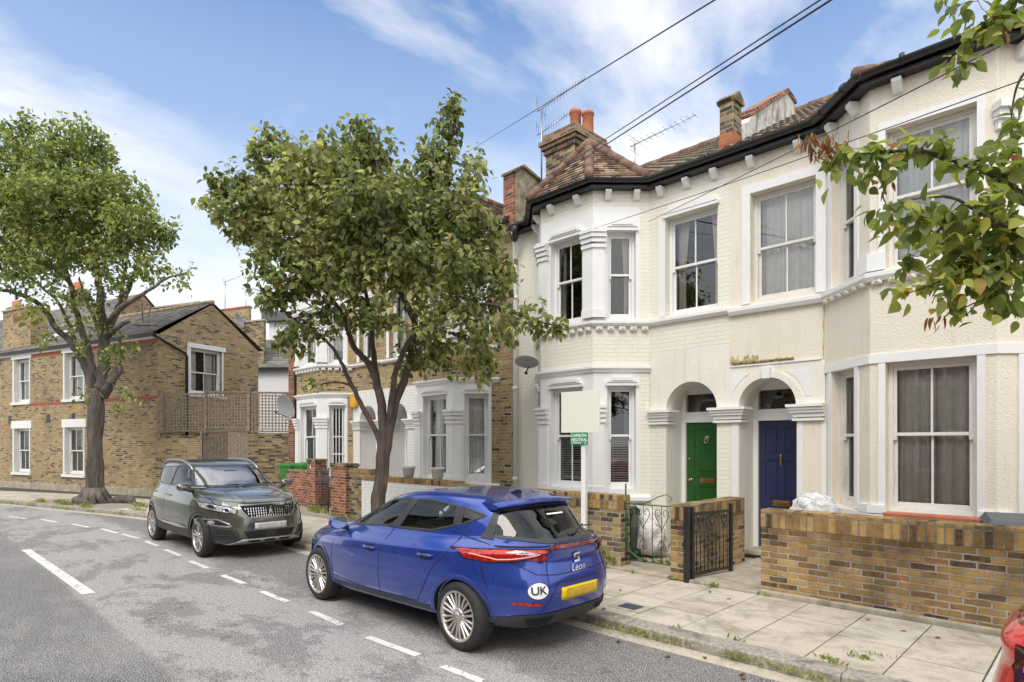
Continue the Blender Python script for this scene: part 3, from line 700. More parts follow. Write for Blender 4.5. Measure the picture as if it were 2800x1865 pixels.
cur_cream={'main':full('curtain'),(1,2):full('curtain'),(1,1):full('curtain_grey'),(1,3):full('curtain_grey'),
  (0,2):full('curtain_grey'),(0,1):full('curtain_grey'),(0,3):full('curtain_grey')}
cur_b={'main':full('curtain'),(0,2):full('curtain'),(0,3):full('curtain'),(1,2):full('curtain'),(1,3):full('curtain')}
cfgW=dict(p=.69,door=(.21,1.10),win=(.20,1.12),bay=(1.42,2.10,3.30,4.00),end=4.58,cur=cur_white,pil=.4)
cfgC=dict(p=.69,door=(.15,.99),win=(.32,1.25),bay=(1.37,2.09,3.31,4.02),end=4.6,cur=cur_cream,pil=.42)
cfg3=dict(p=.69,door=(.29,1.12),win=(.3,1.15),bay=(1.72,2.42,3.72,4.42),end=4.91,cur=cur_b,pil=.4)
cfg4=dict(p=.69,door=(.30,1.10),win=(.3,1.15),bay=(1.45,2.05,3.48,4.15),end=4.75,cur={'main':full('curtain'),(1,2):full('curtain'),(1,3):full('curtain')},pil=.4)
def mossband(H,Mx,x0,x1,z,mat):
    rn=random.Random(2); mb=MB(Mx); n=40; vs=[]
    for i in range(n+1):
        x=x0+(x1-x0)*i/n; a=rn.uniform(.2,1)*(1 if i<n*.45 else .45)
        vs+=[(x,-.002,z+.13*a*a),(x,-.022-.02*rn.random(),z+.03*a),(x,-.034-.015*rn.random(),z-.01),(x,-.002,z-.05*rn.random()-.01)]
    mb.add(vs,[(i*4+k,i*4+k+1,i*4+5+k,i*4+4+k) for i in range(n) for k in range(3)],True); mb.build('moss',mat,H)
M['moss']=plain('moss_crust',(.36,.29,.14),.95,var=.6,scale=30,bs=60)
M['ochre']=plain('ochre_stain',(.55,.40,.17),.9,var=.4,scale=20)
HW=house(-4.2,-1,'white-trimmed cream brick terraced house with green front door','house',cfgW,'white')
HC=house(-4.2,1,'cream roughcast terraced house with dark blue front door','house',cfgC,'cream')
H3=house(-13.72,1,'brown brick terraced house with white bay directly left of the green-doored house','house',cfg3,'brick',1.03)
H4=house(-13.72,-1,'brown brick end-of-terrace house with yellow alarm box and barred bay window','house',cfg4,'brick',1.035)

Hc,Mc,Sc,Zc,pc=HC
mossband(Hc,Mc,.03,.95,3.075,'moss')
mb=MB(Mc); rn_=random.Random(9); vs=[]
for i in range(40):
    z=3.75-i*.085; w_=.008+.012*rn_.random()*(1.6 if i>20 else 1); x=1.352+.006*rn_.random(); vs+=[(x-w_,-.0035,z),(x+w_*.3,-.0035,z)]
mb.add(vs,[(i*2,i*2+1,i*2+3,i*2+2) for i in range(39)]); mb.build('rust_streak','ochre',Hc)
# ---------------- ground, road, pavements
def struct(name,mb,m,**k): return tag(mb.build(name,m,None,**k),kind='structure')
g=MB(); g.poly((-400,-400,-.03),(400,-400,-.03),(400,400,-.03),(-400,400,-.03)); struct('ground',g,'gravel')
# road edge on the house side: foot of kerb, left to right (x increasing)
KB=[(-60,-14),(-40,-4.2),(-32,-.9),(-24.6,2.28),(-20.6,3.4),(-18.6,3.98),(-17.1,4.36),(-15.2,4.74),(-13,4.93),(-11,4.98),(-8,4.98),(12,4.98)]
NB=[(-60,-22),(-40,-12),(-24.6,-6.6),(-11,-4.2),(12,-4.0)]
r=MB(); n=80
def along(P,t):
    for (a,b),(c,d) in zip(P,P[1:]):
        if a<=t<=c: return b+(d-b)*(t-a)/(c-a)
for i in range(n):
    x0=-60+72*i/n;x1=-60+72*(i+1)/n; r.poly((x0,along(NB,x0),0),(x1,along(NB,x1),0),(x1,along(KB,x1)+.05,0),(x0,along(KB,x0)+.05,0))
struct('road',r,'asphalt')
# kerb stones + channel
kb=MB(); chn=MB(); rnd=random.Random(3)
def dense(P,step):
    out=[];x=P[0][0]
    while x<P[-1][0]: out.append((x,along(P,x))); x+=step*rnd.uniform(.9,1.1)
    return out
kp=dense(KB[2:],.92)
for a,b in zip(kp,kp[1:]):
    d=rnd.uniform(-.006,.006); g_=.006
    a2=(a[0]+g_,a[1]); kb.sweep([a2,b],[(0,-.02),(.0,.085+d),(-.02,.1+d),(-.20,.106+d),(-.20,-.02)])
struct('kerb',kb,'kerb',bevel=.006)
for a,b in zip(kp[::1],kp[1::1]):
    chn.sweep([(a[0]+.004,a[1]),b],[(.005,.0035),(.19,.0035),(.19,-.02),(.005,-.02)])
struct('channel',chn,'channel')
# pavement sub-base and slabs
pb=MB(); xs=[-32+.8*i for i in range(48)]
for x0,x1 in zip(xs,xs[1:]): pb.poly((x0,along(KB,x0)+.18,.088),(x1,along(KB,x1)+.18,.088),(x1,max(10.5,along(KB,x1)+9),.088),(x0,max(10.5,along(KB,x0)+9),.088))
struct('path',pb,'joint')
pm=bpy.data.meshes.new('pavement'); pv=[];pf=[];pc=[]
def slab(q,z=.1,c=None):
    c=rnd.random() if c is None else c; b=len(pv); k=.006; cx=sum(p[0] for p in q)/4; cy=sum(p[1] for p in q)/4
    t=rnd.uniform(-.002,.003)
    qq=[(x+(cx-x)*k/ max(.1,abs(cx-x)),y+(cy-y)*k/max(.1,abs(cy-y))) for x,y in q]
    pv.extend([(x,y,z+t) for x,y in qq]+[(x,y,z-.03) for x,y in qq]); pf.extend([(b,b+1,b+2,b+3),(b,b+4,b+5,b+1),(b+1,b+5,b+6,b+2),(b+2,b+6,b+7,b+3),(b+3,b+7,b+4,b)]); pc.extend([c]*5)
x=-2.9+.5565*5; i=0
while x>-19:
    x2=x-.5565; i+=1
    for xa in (x2,): 
        k0=along(KB,xa)+.2;k1=along(KB,x)+.2
        ys=[0,.83,1.8] if i%2 else [0,.58,1.17,1.8]
        if rnd.random()<.3: ys=[0,1.0,1.8]
        far=x>-12.0
        for a,b in zip(ys,ys[1:]): slab([(xa,k0+a),(x,k1+a),(x,k1+b),(xa,k0+b)])
        if not far: slab([(xa,k0+1.8),(x,k1+1.8),(x,k1+2.7),(xa,k0+2.7)])
    x=x2
for q in range(10):   # newer pale blocks by the red car
    for j in range(6): slab([(.02+q*.2-.70+.0,5.2+j*.3),(.22+q*.2-.70,5.2+j*.3),(.22+q*.2-.70,5.5+j*.3),(.02+q*.2-.70,5.5+j*.3)],.106,None) if False else None
# left-hand pavement, following the curve
x=-19.0
while x>-36:
    x2=x-.9; k0=along(KB,x2)+.2;k1=along(KB,x)+.2; sh=.25
    for a,b in ((0,.8),(.8,1.5),(1.5,2.2)): 
        if -23.4<x<-18.5 and a<1.5: continue
        slab([(x2-sh*a,k0+a),(x-sh*a,k1+a),(x-sh*b,k1+b),(x2-sh*b,k0+b)])
    x=x2
pm.from_pydata(pv,[],pf); at=pm.attributes.new('rnd','FLOAT','FACE'); at.data.foreach_set('value',pc); pm.materials.append(M['paving']); uvproj(pm)
po=bpy.data.objects.new('pavement',pm); COL.objects.link(po); tag(po,kind='structure')
nb=MB(); 
for q in range(9):
    for j in range(7): nb.box(-.665+q*.3+.004,-.665+q*.3+.296,5.2+j*.26+.004,5.2+j*.26+.256,.07,.1085)
struct('block_paving',nb,plain('pale_paving',(.56,.56,.52),.85,var=.1,scale=6,bs=60))
gs=MB(); gs.poly((-23.6,2.85,.094),(-18.3,4.3,.094),(-18.6,5.9,.094),(-23.9,4.3,.094)); struct('bare_earth',gs,'gravel')
# front gardens and paths
gp=MB()
gp.box(-5.35,-4.08,6.98,9.0,.02,.135); gp.box(-3.80,-2.92,6.98,9.1,.02,.13)
gp.box(-14.95,-13.7,7.75,9.0,.02,.13)
struct('garden_path',gp,'concrete',bevel=.01)
gg=MB(); gg.poly((-18.6,7.1,.11),(-.0,7.1,.11),(3,7.1,.11),(3,9.1,.11),(-18.6,9.1,.11)); struct('front_garden',gg,'gravel')
# painted markings
mk=MB()
for a,b,c,d in [(-3.93,3.17,-3.45,3.18),(-5.03,3.15,-4.28,3.18),(-6.25,3.2,-5.55,3.18),(-7.53,3.2,-6.82,3.2),(-8.84,3.21,-8.09,3.22),(-10.29,3.25,-9.5,3.24),(-11.69,3.3,-10.88,3.29),(-13.02,3.33,-12.2,3.32),(-14.37,3.25,-13.47,3.33),(-15.57,3.14,-14.57,3.22),(-16.99,2.86,-16.0,3.01),(-18.6,2.51,-17.6,2.67),(-19.9,2.03,-19.0,2.27),(-21.2,1.6,-20.4,1.9),(-2.6,3.17,-1.9,3.18),(-1.3,3.17,-.6,3.18)]:
    t=Vector((c-a,d-b)).normalized(); n_=Vector((-t.y,t.x))*.04
    mk.poly((a-n_.x,b-n_.y,.005),(c-n_.x,d-n_.y,.005),(c+n_.x,d+n_.y,.005),(a+n_.x,b+n_.y,.005))
a,b,c,d=-13.42,1.60,-8.92,1.67; mk.poly((a,b-.06,.005),(c,d-.07,.005),(c,d+.07,.005),(a,b+.06,.005))
mk.poly(*[(-15.75+.42*math.cos(t),-.62+.42*math.sin(t),.005) for t in np.linspace(0,2*math.pi,24,endpoint=False)])
struct('road_marking',mk,'paint')
# ---------------- garden walls
def gwall(name,label,x0,x1,y,h,mat,cop,t=.22,base=True,z0=.06,caph=.21,rz=0,org=None,group=None):
    o=thing(name,label,'wall',(x0,y,0) if org is None else org,rz,group); L=x1-x0
    w=MB(); w.box(0,L,0,t,z0,h-caph); w.build('brickwork',mat,o)
    c=MB(); c.box(-.004,L+.004,-.006,t+.006,h-caph+.001,h); c.build('coping',cop,o,bevel=.008)
    if base: f=MB(); f.box(-.01,L+.01,-.045,-.001,z0,.16); f.build('footing','concrete',o,bevel=.02)
    return o
gwall('garden_wall','long yellow brick garden wall with upright brick coping under cream house window',-2.9,3.4,7.05,1.08,'brick_yellow','brick_header')
gwall('garden_wall','old patched brick garden wall directly behind the blue car, ending at the green gate',-8.6,-4.86,7.08,1.12,'brick_old','brick_header',base=False)
o=thing('garden_wall','yellow brick dividing wall running back between the two garden paths','wall',(-4.04,7.0,0))
w=MB(); w.box(0,.23,0,1.68,.06,.86); w.build('brickwork','brick_yellow',o); c=MB(); c.box(-.004,.234,-.004,1.68,.861,1.06); c.build('coping','brick_header',o,bevel=.008)
gwall('garden_wall','white painted brick garden wall behind the middle tree trunk',-11.9,-8.66,7.3,1.14,'brick_white','brick_header',base=False,caph=.11)
gwall('garden_wall','low red brick garden wall between the grey car and the red gate pier',-17.0,-14.95,7.95,1.12,'brick_red','brick_dark',base=False,caph=.11)
gwall('garden_wall','short brown brick wall joining red pier to white painted wall',-12.85,-11.9,7.5,1.27,'brick_dark','brick_header',base=False,caph=.11)
for x,y,t,h,l in ((-13.48,7.42,.60,1.38,'broad red brick gate pier right of the narrow black gate'),(-15.55,7.86,.34,1.44,'slim red brick gate pier left of the narrow black gate, with a white number')):
    o=thing('gate_pier',l,'pier',(x,y,0)); w=MB(); w.box(0,t+.1,0,.34,.02,h-.08); w.build('brickwork','brick_red',o); c=MB(); c.box(-.02,t+.12,-.02,.36,h-.08,h); c.build('coping','brick_dark',o,bevel=.01)
    if t<.4: q=MB(); q.box(.16,.2,-.006,-.001,1.18,1.27); q.build('house_number','text_white',o)
# ---------------- gates
def spiral(mb,c,r,turns,sx,sz,Mx=None,rad=.005,a0=0):
    pts=[]
    for i in range(22):
        t=i/21; a=a0+turns*2*math.pi*t; rr=r*(1-t*.85); pts.append((c[0]+sx*rr*math.cos(a),0,c[1]+sz*rr*math.sin(a)))
    mb.tube(pts,rad,5)
def heart(mb,cx,zb,zt,w,rad=.005):
    for s in(-1,1):
        pts=[(cx+s*w*.5*x,0,zb+(zt-zb)*y) for x,y in((0,0),(.25,.25),(.7,.5),(.98,.72),(.95,.9),(.65,1),(.3,.95),(.18,.8),(.35,.68),(.55,.75))]
        mb.tube(pts,rad,5)
go=thing('garden_gate','open green wrought iron gate with heart scrolls in front of the black bin','gate',(-4.86,7.2,0),R(4))
m=MB(); L=.82
for x in (0,.0+L): m.tube([(x,0,.2),(x,0,1.28 if x==0 else 1.0)],.012,8)
for z in(.22,1.0): m.tube([(0,0,z),(L,0,z)],.008,6)
m.build('gate_frame','green_iron',go)
m=MB()
for i in range(1,6): m.tube([(L*i/6,0,.22),(L*i/6,0,1.0)],.006,6)
m.build('bar','green_iron',go); m=MB()
for cx in (.27,.55): heart(m,cx,.66,.95,.2); heart(m,cx,.56,.40,.12)
for cx in (.07,.75): heart(m,cx,.72,.93,.12)
m.tube([(.1,0,1.0),(.3,0,1.02),(.5,0,1.12),(.62,0,1.16),(.7,0,1.11),(.66,0,1.06)],.006,6)
for x in(.15,.45,.7): spiral(m,(x,.32),.045,1.6,1,1)
m.build('scrollwork','green_iron',go)
m=MB(); m.tube([(.0,0,1.25),(.0,0,.9),(.02,-.02,.55),(.08,-.03,.35),(.2,-.03,.27),(.34,-.02,.24)],.014,6); m.build('hose','green_iron',go)
go=thing('garden_gate','black wrought iron gate folded open against the yellow dividing wall','gate',(-3.78,7.08,0),R(80))
m=MB()
for x in(0,.8): m.box(x-.02,x+.02,-.02,.02,.13,1.04)
for z in(.17,.93): m.box(.02,.78,-.012,.012,z,z+.035)
m.build('gate_frame','black_iron',go); m=MB()
for i in range(1,10): m.tube([(.8*i/10,0,.2),(.8*i/10,0,.95)],.006,6)
m.build('bar','black_iron',go); m=MB()
for z in(.35,.6,.85): heart(m,.4,z-.08,z+.08,.2,.008)
for x in(.15,.65): heart(m,x,.75,.9,.12,.007)
m.build('scrollwork','black_iron',go)
po_=thing('gate_post','rusty black iron gate post at corner of yellow dividing wall','post',(-3.80,6.97,0)); m=MB(); m.box(-.028,.028,-.028,.028,.1,1.05); m.box(-.045,.045,-.035,.0,.55,.6); m.build('post','black_iron',po_)
go=thing('garden_gate','narrow black iron gate between the two red brick piers','gate',(-15.05,7.95,0),R(-18))
m=MB()
for x in(0,1.25): m.tube([(x,0,.12),(x,0,1.25)],.014,6)
for z in(.2,1.1): m.tube([(0,0,z),(1.25,0,z)],.01,6)
for i in range(1,8): m.tube([(1.25*i/8,0,.2),(1.25*i/8,0,1.2)],.007,6)
for x in(.3,.9): heart(m,x,1.1,1.3,.25,.007)
m.build('gate_frame','black_iron',go)
# ---------------- estate agent board
so_=thing('sale_board','blank cream estate agent board on white post behind old brick wall','sign',(-5.42,6.98,0),R(8))
m=MB(); m.box(-.035,.035,-.035,.035,.05,2.02); m.build('post','white',so_,bevel=.004)
m=MB(); m.box(-.36,.275,-.05,-.037,2.0,2.595); m.build('board','board',so_,bevel=.002)
m=MB(); m.box(-.2,.085,-.056,-.044,1.825,1.998); gb=m.build('green_board','sign_green',so_)
def text(s,size,loc,rot,parent,mat,name='lettering',ext=.001,align='CENTER',sp=1,font=None,bold=0):
    c=bpy.data.curves.new(name,'FONT'); c.body=s; c.size=size; c.extrude=ext; c.align_x=align; c.align_y='CENTER'; c.space_character=sp; c.offset=bold
    o=bpy.data.objects.new('tmp',c); COL.objects.link(o); dg=bpy.context.evaluated_depsgraph_get(); me=bpy.data.meshes.new_from_object(o.evaluated_get(dg)); bpy.data.objects.remove(o)
    me.materials.clear(); me.materials.append(M[mat]); o=bpy.data.objects.new(name,me); COL.objects.link(o); o.parent=parent; o.location=loc; o.rotation_euler=rot; return o
text('CARBON\n NEUTRAL',.062,(-.06,-.0585,1.925),(R(90),0,0),gb,'text_white',bold=.0012)
m=MB(); m.box(-.18,-.02,-.058,-.0562,1.845,1.853); m.box(-.18,-.0,-.058,-.0562,1.86,1.864); m.tube([(.05+.014*math.cos(t),-.058,1.852+.014*math.sin(t)) for t in np.linspace(.5,5.6,10)],.004,5); m.build('small_print','text_white',gb)
# ---------------- bins, bags, pots
def bin_(x,y,rz,label,body,lid,h=.95,w=.44,group=None):
    o=thing('wheelie_bin',label,'bin',(x,y,.11),rz,group); m=MB(); a,b=w/2,w/2*.8
    m.add([(-b,-b,.03),(b,-b,.03),(b,b,.03),(-b,b,.03),(-a,-a,h-.08),(a,-a,h-.08),(a,a,h-.08),(-a,a,h-.08)],[(0,3,2,1),(4,5,6,7),(0,1,5,4),(1,2,6,5),(2,3,7,6),(3,0,4,7)]); m.box(-a-.015,a+.015,-a-.015,a+.015,h-.12,h-.06); m.build('body',body,o,bevel=.015)
    m=MB(); m.add([(-a-.02,-a-.04,h-.06),(a+.02,-a-.04,h-.06),(a+.02,a+.02,h-.04),(-a-.02,a+.02,h-.04),(-a+.03,-a,h),(a-.03,-a,h),(a-.03,a-.04,h+.035),(-a+.03,a-.04,h+.035)],[(0,3,2,1),(4,5,6,7),(0,1,5,4),(1,2,6,5),(2,3,7,6),(3,0,4,7)]); m.tube([(-a,a+.04,h-.05),(a,a+.04,h-.05)],.015,6); m.build('lid',lid,o,bevel=.01)
    m=MB()
    for s in(-1,1): m.lathe([(0,s*(a-.05)),(.09,s*(a-.05)),(.09,s*(a+.0)),(0,s*(a+.0))],14,(0,b+.03,.09),'x')
    m.build('wheel','black',o)
bin_(-5.1,7.55,R(10),'small black bin behind the green iron gate','black','black',.78,.30)
bin_(-17.3,8.35,R(5),'green lidded bin behind low red brick wall, nearer the grey car','bin_green','bin_green',1.15,.62)
bin_(-16.55,8.40,R(-3),'green lidded bin with a white bag on top beside the red gate pier','bin_green','bin_green',1.18,.62)
bin_(-.62,7.72,R(12),'dark grey bin lid just showing over the right end of the yellow garden wall','black',plain('bin_grey',(.10,.11,.12),.5),.99,.6)
def bag(name,label,c,r,mat,seed,bits=True):
    o=thing(name,label,'rubbish bag',c); bm=bmesh.new(); bmesh.ops.create_icosphere(bm,subdivisions=4,radius=1); rn=random.Random(seed)
    from mathutils import noise
    for v in bm.verts:
        p=v.co.copy(); n=noise.noise(p*2.3+Vector((seed,0,0)))*.28+noise.noise(p*6+Vector((0,seed,0)))*.13+abs(noise.noise(p*13))*.07
        v.co=p*(1+n); v.co.x*=r[0]; v.co.y*=r[1]; v.co.z*=r[2]
        if v.co.z<-r[2]*.6: v.co.z=-r[2]*.6
    joinmesh('bag',bm,mat,o)
    return o
def plastic(name,stops,sc=9,rough=.25):
    m,t,b,o=newmat(name); co=objco(t); setc(t,b,Ramp(t,Noise(t,co,sc,5,.7,.6),stops)); b.inputs['Roughness'].default_value=rough; bump(t,b,Noise(t,co,22,4,.7,1.5),1,.02); return m
M['bag_clear']=plastic('clear_bag',[(.3,(.10,.10,.10)),(.42,(.62,.62,.62)),(.55,(.80,.80,.80)),(.66,(.45,.46,.46)),(.73,(.1,.45,.2))],11)
M['bag_multi']=plastic('litter_bag',[(.32,(.05,.12,.05)),(.42,(.68,.60,.58)),(.55,(.80,.78,.78)),(.62,(.62,.36,.34)),(.7,(.80,.80,.78))],12)
bag('rubbish_bag','clear rubbish bag perched behind yellow wall beside narrow bay window',(-2.52,7.62,1.04),(.25,.2,.2),'bag_clear',3)
bag('rubbish_bag','bulging pale bag of recycling behind the green gate',(-5.0,8.0,.42),(.28,.24,.4),'bag_multi',8)
pl=thing('planter','empty terracotta trough planter on sill below large bay window','planter',(-1.36,7.9,.965)); m=MB()
def trough(m,L,W,Hh,t=.02):
    o_=[(-L/2,-W/2),(L/2,-W/2),(L/2,W/2),(-L/2,W/2)]; f=.9
    for z0,z1,e in((0,Hh-.03,0),(Hh-.035,Hh,.012)):
        for (a,b),(c,d) in zip(o_,o_[1:]+o_[:1]):
            s=1 if z0 else f
            pass
    a,b=L/2,W/2; k=.92
    vs=[(-a*k,-b*k,0),(a*k,-b*k,0),(a*k,b*k,0),(-a*k,b*k,0),(-a,-b,Hh),(a,-b,Hh),(a,b,Hh),(-a,b,Hh),(-a+t,-b+t,Hh),(a-t,-b+t,Hh),(a-t,b-t,Hh),(-a+t,b-t,Hh),(-a*k+t,-b*k+t,.03),(a*k-t,-b*k+t,.03),(a*k-t,b*k-t,.03),(-a*k+t,b*k-t,.03)]
    m.add(vs,[(0,3,2,1)]+[(i,(i+1)%4,4+(i+1)%4,4+i) for i in range(4)]+[(4+i,4+(i+1)%4,8+(i+1)%4,8+i) for i in range(4)]+[(8+i,8+(i+1)%4,12+(i+1)%4,12+i) for i in range(4)]+[(12,13,14,15)])
trough(m,.98,.2,.10); m.build('trough','terracotta',pl,bevel=.012)
for x,l in ((-10.3,'grey plant pot on bay sill, the left of the two'),(-9.35,'grey plant pot on bay sill, the right of the two')):
    o=thing('plant_pot',l,'plant pot',(x,7.42,1.14),0,'pots on the white wall'); m=MB(); m.lathe([(0,0),(.09,0),(.13,.2),(.145,.2),(.145,.24),(.125,.24),(.11,.05),(0,.05)],18); m.build('pot',plain('pot_grey',(.62,.62,.63),.6),o)
# pavement service cover
m=MB(); m.box(-.3,.3,-.16,.2,-.01,.012); o=thing('service_cover','small dark blue utility cover set in the pavement beside the blue car','drain cover',(-3.65,5.5,.1)); 
m=MB(); m.box(-.19,.19,-.15,.15,-.01,.004); m.build('surround','concrete',o); m=MB(); m.box(-.11,.11,-.09,.09,.0045,.008); m.build('plate',plain('cover_blue',(.03,.05,.09),.4),o)
# alarm box, dishes
o=thing('alarm_box','yellow burglar alarm box on white painted porch wall','alarm box',(-15.02,9.02,3.03)); m=MB(); m.prism([(-.17,-.09,.1),(-.1,-.09,.17),(.1,-.09,.17),(.17,-.09,.1),(.14,-.09,-.12),(.06,-.09,-.17),(-.06,-.09,-.17),(-.14,-.09,-.12)],(0,.08,0)); m.build('cover','orange',o,bevel=.01)
def dish(loc,rz,el,r,label,mat='grey_dish',arm=True,pole=None):
    o=thing('satellite_dish',label,'satellite dish',loc,rz); T=Matrix.Rotation(R(90+el),4,'X'); m=MB(T)
    pr=[(r*k/8,-.16*r*(1-(k/8)**2)*-1*-1) for k in range(9)]
    m.lathe([(max(.001,a),b) for a,b in pr],28); m.lathe([(max(.001,a),b-.012) for a,b in pr][::-1],28); m.lathe([(r,0),(r+.006,-.006),(r,-.012)],28); m.build('reflector',mat,o)
    m=MB(); f=T@Vector((0,-r*.05,r*1.0)); m.tube([T@Vector((0,-r*.8,0)),f],.012,6); m.tube([f,f+Vector((0,.06,.0))],.03,8); m.build('arm','black',o)
    m=MB(); bk=T@Vector((0,0,-.16*r)); m.tube([bk,bk+Vector((0,.12,0))]+([Vector(p) for p in pole] if pole else [bk+Vector((0,.25,0))]),.016,6); m.build('bracket','iron',o)
    return o
dish((-8.08,8.6,3.42),R(30),66,.23,'satellite dish fixed low on white-trimmed house beside the downpipe',pole=[(0,.3,0)])
dish((-18.75,8.75,3.0),R(10),20,.42,'large oval grey dish at corner of brown brick end house',pole=[(.1,.3,-.1)])
# downpipes
def pipe(parent_label,pts,r,mat,label):
    o=thing('downpipe',label,'drainpipe',pts[0]); b=Vector(pts[0]); m=MB(); q=[Vector(p)-b for p in pts]; m.tube(q,r,10)
    for a in range(1,len(q)-1):
        pass
    z=min(p.z for p in q); zt=max(p.z for p in q); lx,ly=q[-1].x,q[-1].y
    for k in range(3): zz=z+ (zt-z)*(k+.5)/3.2; m.tube([(lx,ly,zz),(lx,ly,zz+.07)],r*1.35,10)
    m.build('pipe',mat,o)
pipe(0,[(-8.62,8.78,6.12),(-8.66,8.86,5.95),(-8.74,8.95,5.8),(-8.76,8.98,5.5),(-8.76,8.98,.15)],.045,'white','white downpipe between cream white-trimmed house and brown brick house')
pipe(0,[(-8.5,8.72,6.2),(-8.56,8.76,6.05),(-8.64,8.84,5.98)],.06,'black','black gutter outlet elbow above the white downpipe')
pipe(0,[(-18.40,8.86,6.2),(-18.40,8.9,6.0),(-18.40,8.93,.15)],.04,'black','black downpipe on end corner of brown brick house')
M['brick_corbel']=brickmat('brick_corbel',[(0,(.06,.055,.05)),(.45,(.16,.13,.09)),(.7,(.36,.12,.06)),(1,(.42,.30,.16))],(.45,.4,.3),soot=.4)
# ---------------- party walls, chimneys, aerials (over the roofs)
def gable_stack(name,label,loc,dims,mats,parent=None,cat='parapet'):
    pass
o=thing('party_parapet','orange and grey weathered parapet with brick coping rising between white and cream houses','parapet',(-4.2,9.05,0))
m=MB(); m.prism([(-.11,-.12,6.28),(-.11,.16,6.28),(-.11,.16,7.12),(-.11,.02,7.2),(-.11,-.12,7.12)],(.22,0,0)); m.build('kneeler','brick_old',o)
m=MB(); m.prism([(-.118,-.13,6.30),(-.118,.17,6.30),(-.118,.17,6.58),(-.118,-.13,6.58)],(.236,0,0)); m.build('base_bricks',brickmat('brick_orange',[(0,(.3,.07,.03)),(1,(.62,.20,.08))],(.4,.3,.2),soot=.3),o)
m=MB(); m.prism([(-.15,-.17,7.10),(-.15,.02,7.24),(-.15,.21,7.10),(-.15,.18,7.05),(-.15,-.14,7.05)],(.30,0,0)); m.build('coping','brick_dark',o,bevel=.01)
m=MB(); m.prism([(-.12,.17,6.4),(-.12,2.35,7.75),(-.12,2.35,7.98),(-.12,2.0,8.02),(-.12,.62,7.12),(-.12,.17,6.72)],(.24,0,0)); m.build('raking_wall',plain('peeling_paint',(.62,.60,.55),.8,var=.3,scale=10,stain=((.12,.10,.07),4,.5,.85)),o)
m=MB(); m.prism([(-.15,.55,7.08),(-.15,2.0,8.02),(-.15,2.38,7.97),(-.15,2.38,8.04),(-.15,2.0,8.11),(-.15,.55,7.18)],(.30,0,0)); m.build('raking_coping','brick_red',o,bevel=.01)
m=MB(); m.prism([(.135,.31,6.42),(.135,2.35,7.62),(.135,2.35,7.80),(.135,.31,6.62)],(.012,0,0)); m.prism([(.14,.31,6.44),(.14,2.35,7.64),(.34,2.35,7.66),(.34,.31,6.50)],(0,0,.03)); m.build('flashing','flash',o)
o=thing('party_parapet','rendered parapet with sooty coping at left end of white-trimmed house roof','parapet',(-8.82,9.05,0))
m=MB(); m.prism([(-.15,-.15,6.2),(-.15,1.2,6.6),(-.15,1.2,7.1),(-.15,.85,7.33),(-.15,.05,7.55),(-.15,-.15,7.42)],(.30,0,0)); m.build('rendered_wall','mossy',o)
m=MB(); m.prism([(-.17,-.19,6.25),(-.17,-.148,6.25),(-.17,-.148,7.40),(-.17,-.19,7.40)],(.30,0,0)); m.build('brick_edge',brickmat('brick_edge',[(0,(.08,.07,.07)),(.5,(.4,.12,.06)),(1,(.62,.25,.12))],(.4,.34,.26),soot=.3),o)
m=MB(); m.prism([(-.21,-.22,7.42),(-.21,.05,7.60),(-.21,.85,7.38),(-.21,1.25,7.12),(-.21,1.25,7.06),(-.21,.85,7.32),(-.21,.05,7.53),(-.21,-.22,7.36)],(.42,0,0)); m.build('coping','brick_dark',o,bevel=.01)
def chimney(label,x,y,z0,z1,w,d,rz=0,pots=((0,0,.5),),mat='brick_dark',cat='chimney'):
    o=thing('chimney_stack',label,cat,(x,y,0),rz); m=MB(); m.box(-w/2,w/2,-d/2,d/2,z0,z1-.42); m.build('stack',mat,o)
    m=MB(); h=z1-.42
    for k,(e,t) in enumerate(((.04,.1),(.08,.09),(.12,.09))): m.box(-w/2-e,w/2+e,-d/2-e,d/2+e,h+.0005,h+t); h+=t
    m.box(-w/2-.06,w/2+.06,-d/2-.06,d/2+.06,h+.001,z1); m.build('corbel','brick_corbel' if mat=='brick_dark' else mat,o,bevel=.006)
    m=MB(); m.box(-w/2+.02,w/2-.02,-d/2+.02,d/2-.02,z1-.0,z1+.05); m.build('flaunching','mossy',o,bevel=.02)
    for px,py,ph in pots:
        m=MB(); m.lathe([(.125,z1+.03),(.115,z1+ph*.84),(.135,z1+ph*.86),(.14,z1+ph*.94),(.125,z1+ph),(.09,z1+ph),(.09,z1+.1)],20,(px,py,0)); m.build('chimney_pot','terracotta',o)
    return o
ch=chimney('brick chimney stack with two orange pots behind the clay bay roof',-8.35,10.42,6.6,8.5,.80,1.0,0,((.02,.0,.60),(.28,.10,.50)))
m=MB(); m.prism([(-.32,-.2,8.47),(0,-.2,8.62),(0,-.2,8.74),(-.32,-.2,8.60)],(0,.2,0)); m.build('broken_tile',plain('orange_tile',(.60,.20,.06),.7),ch)
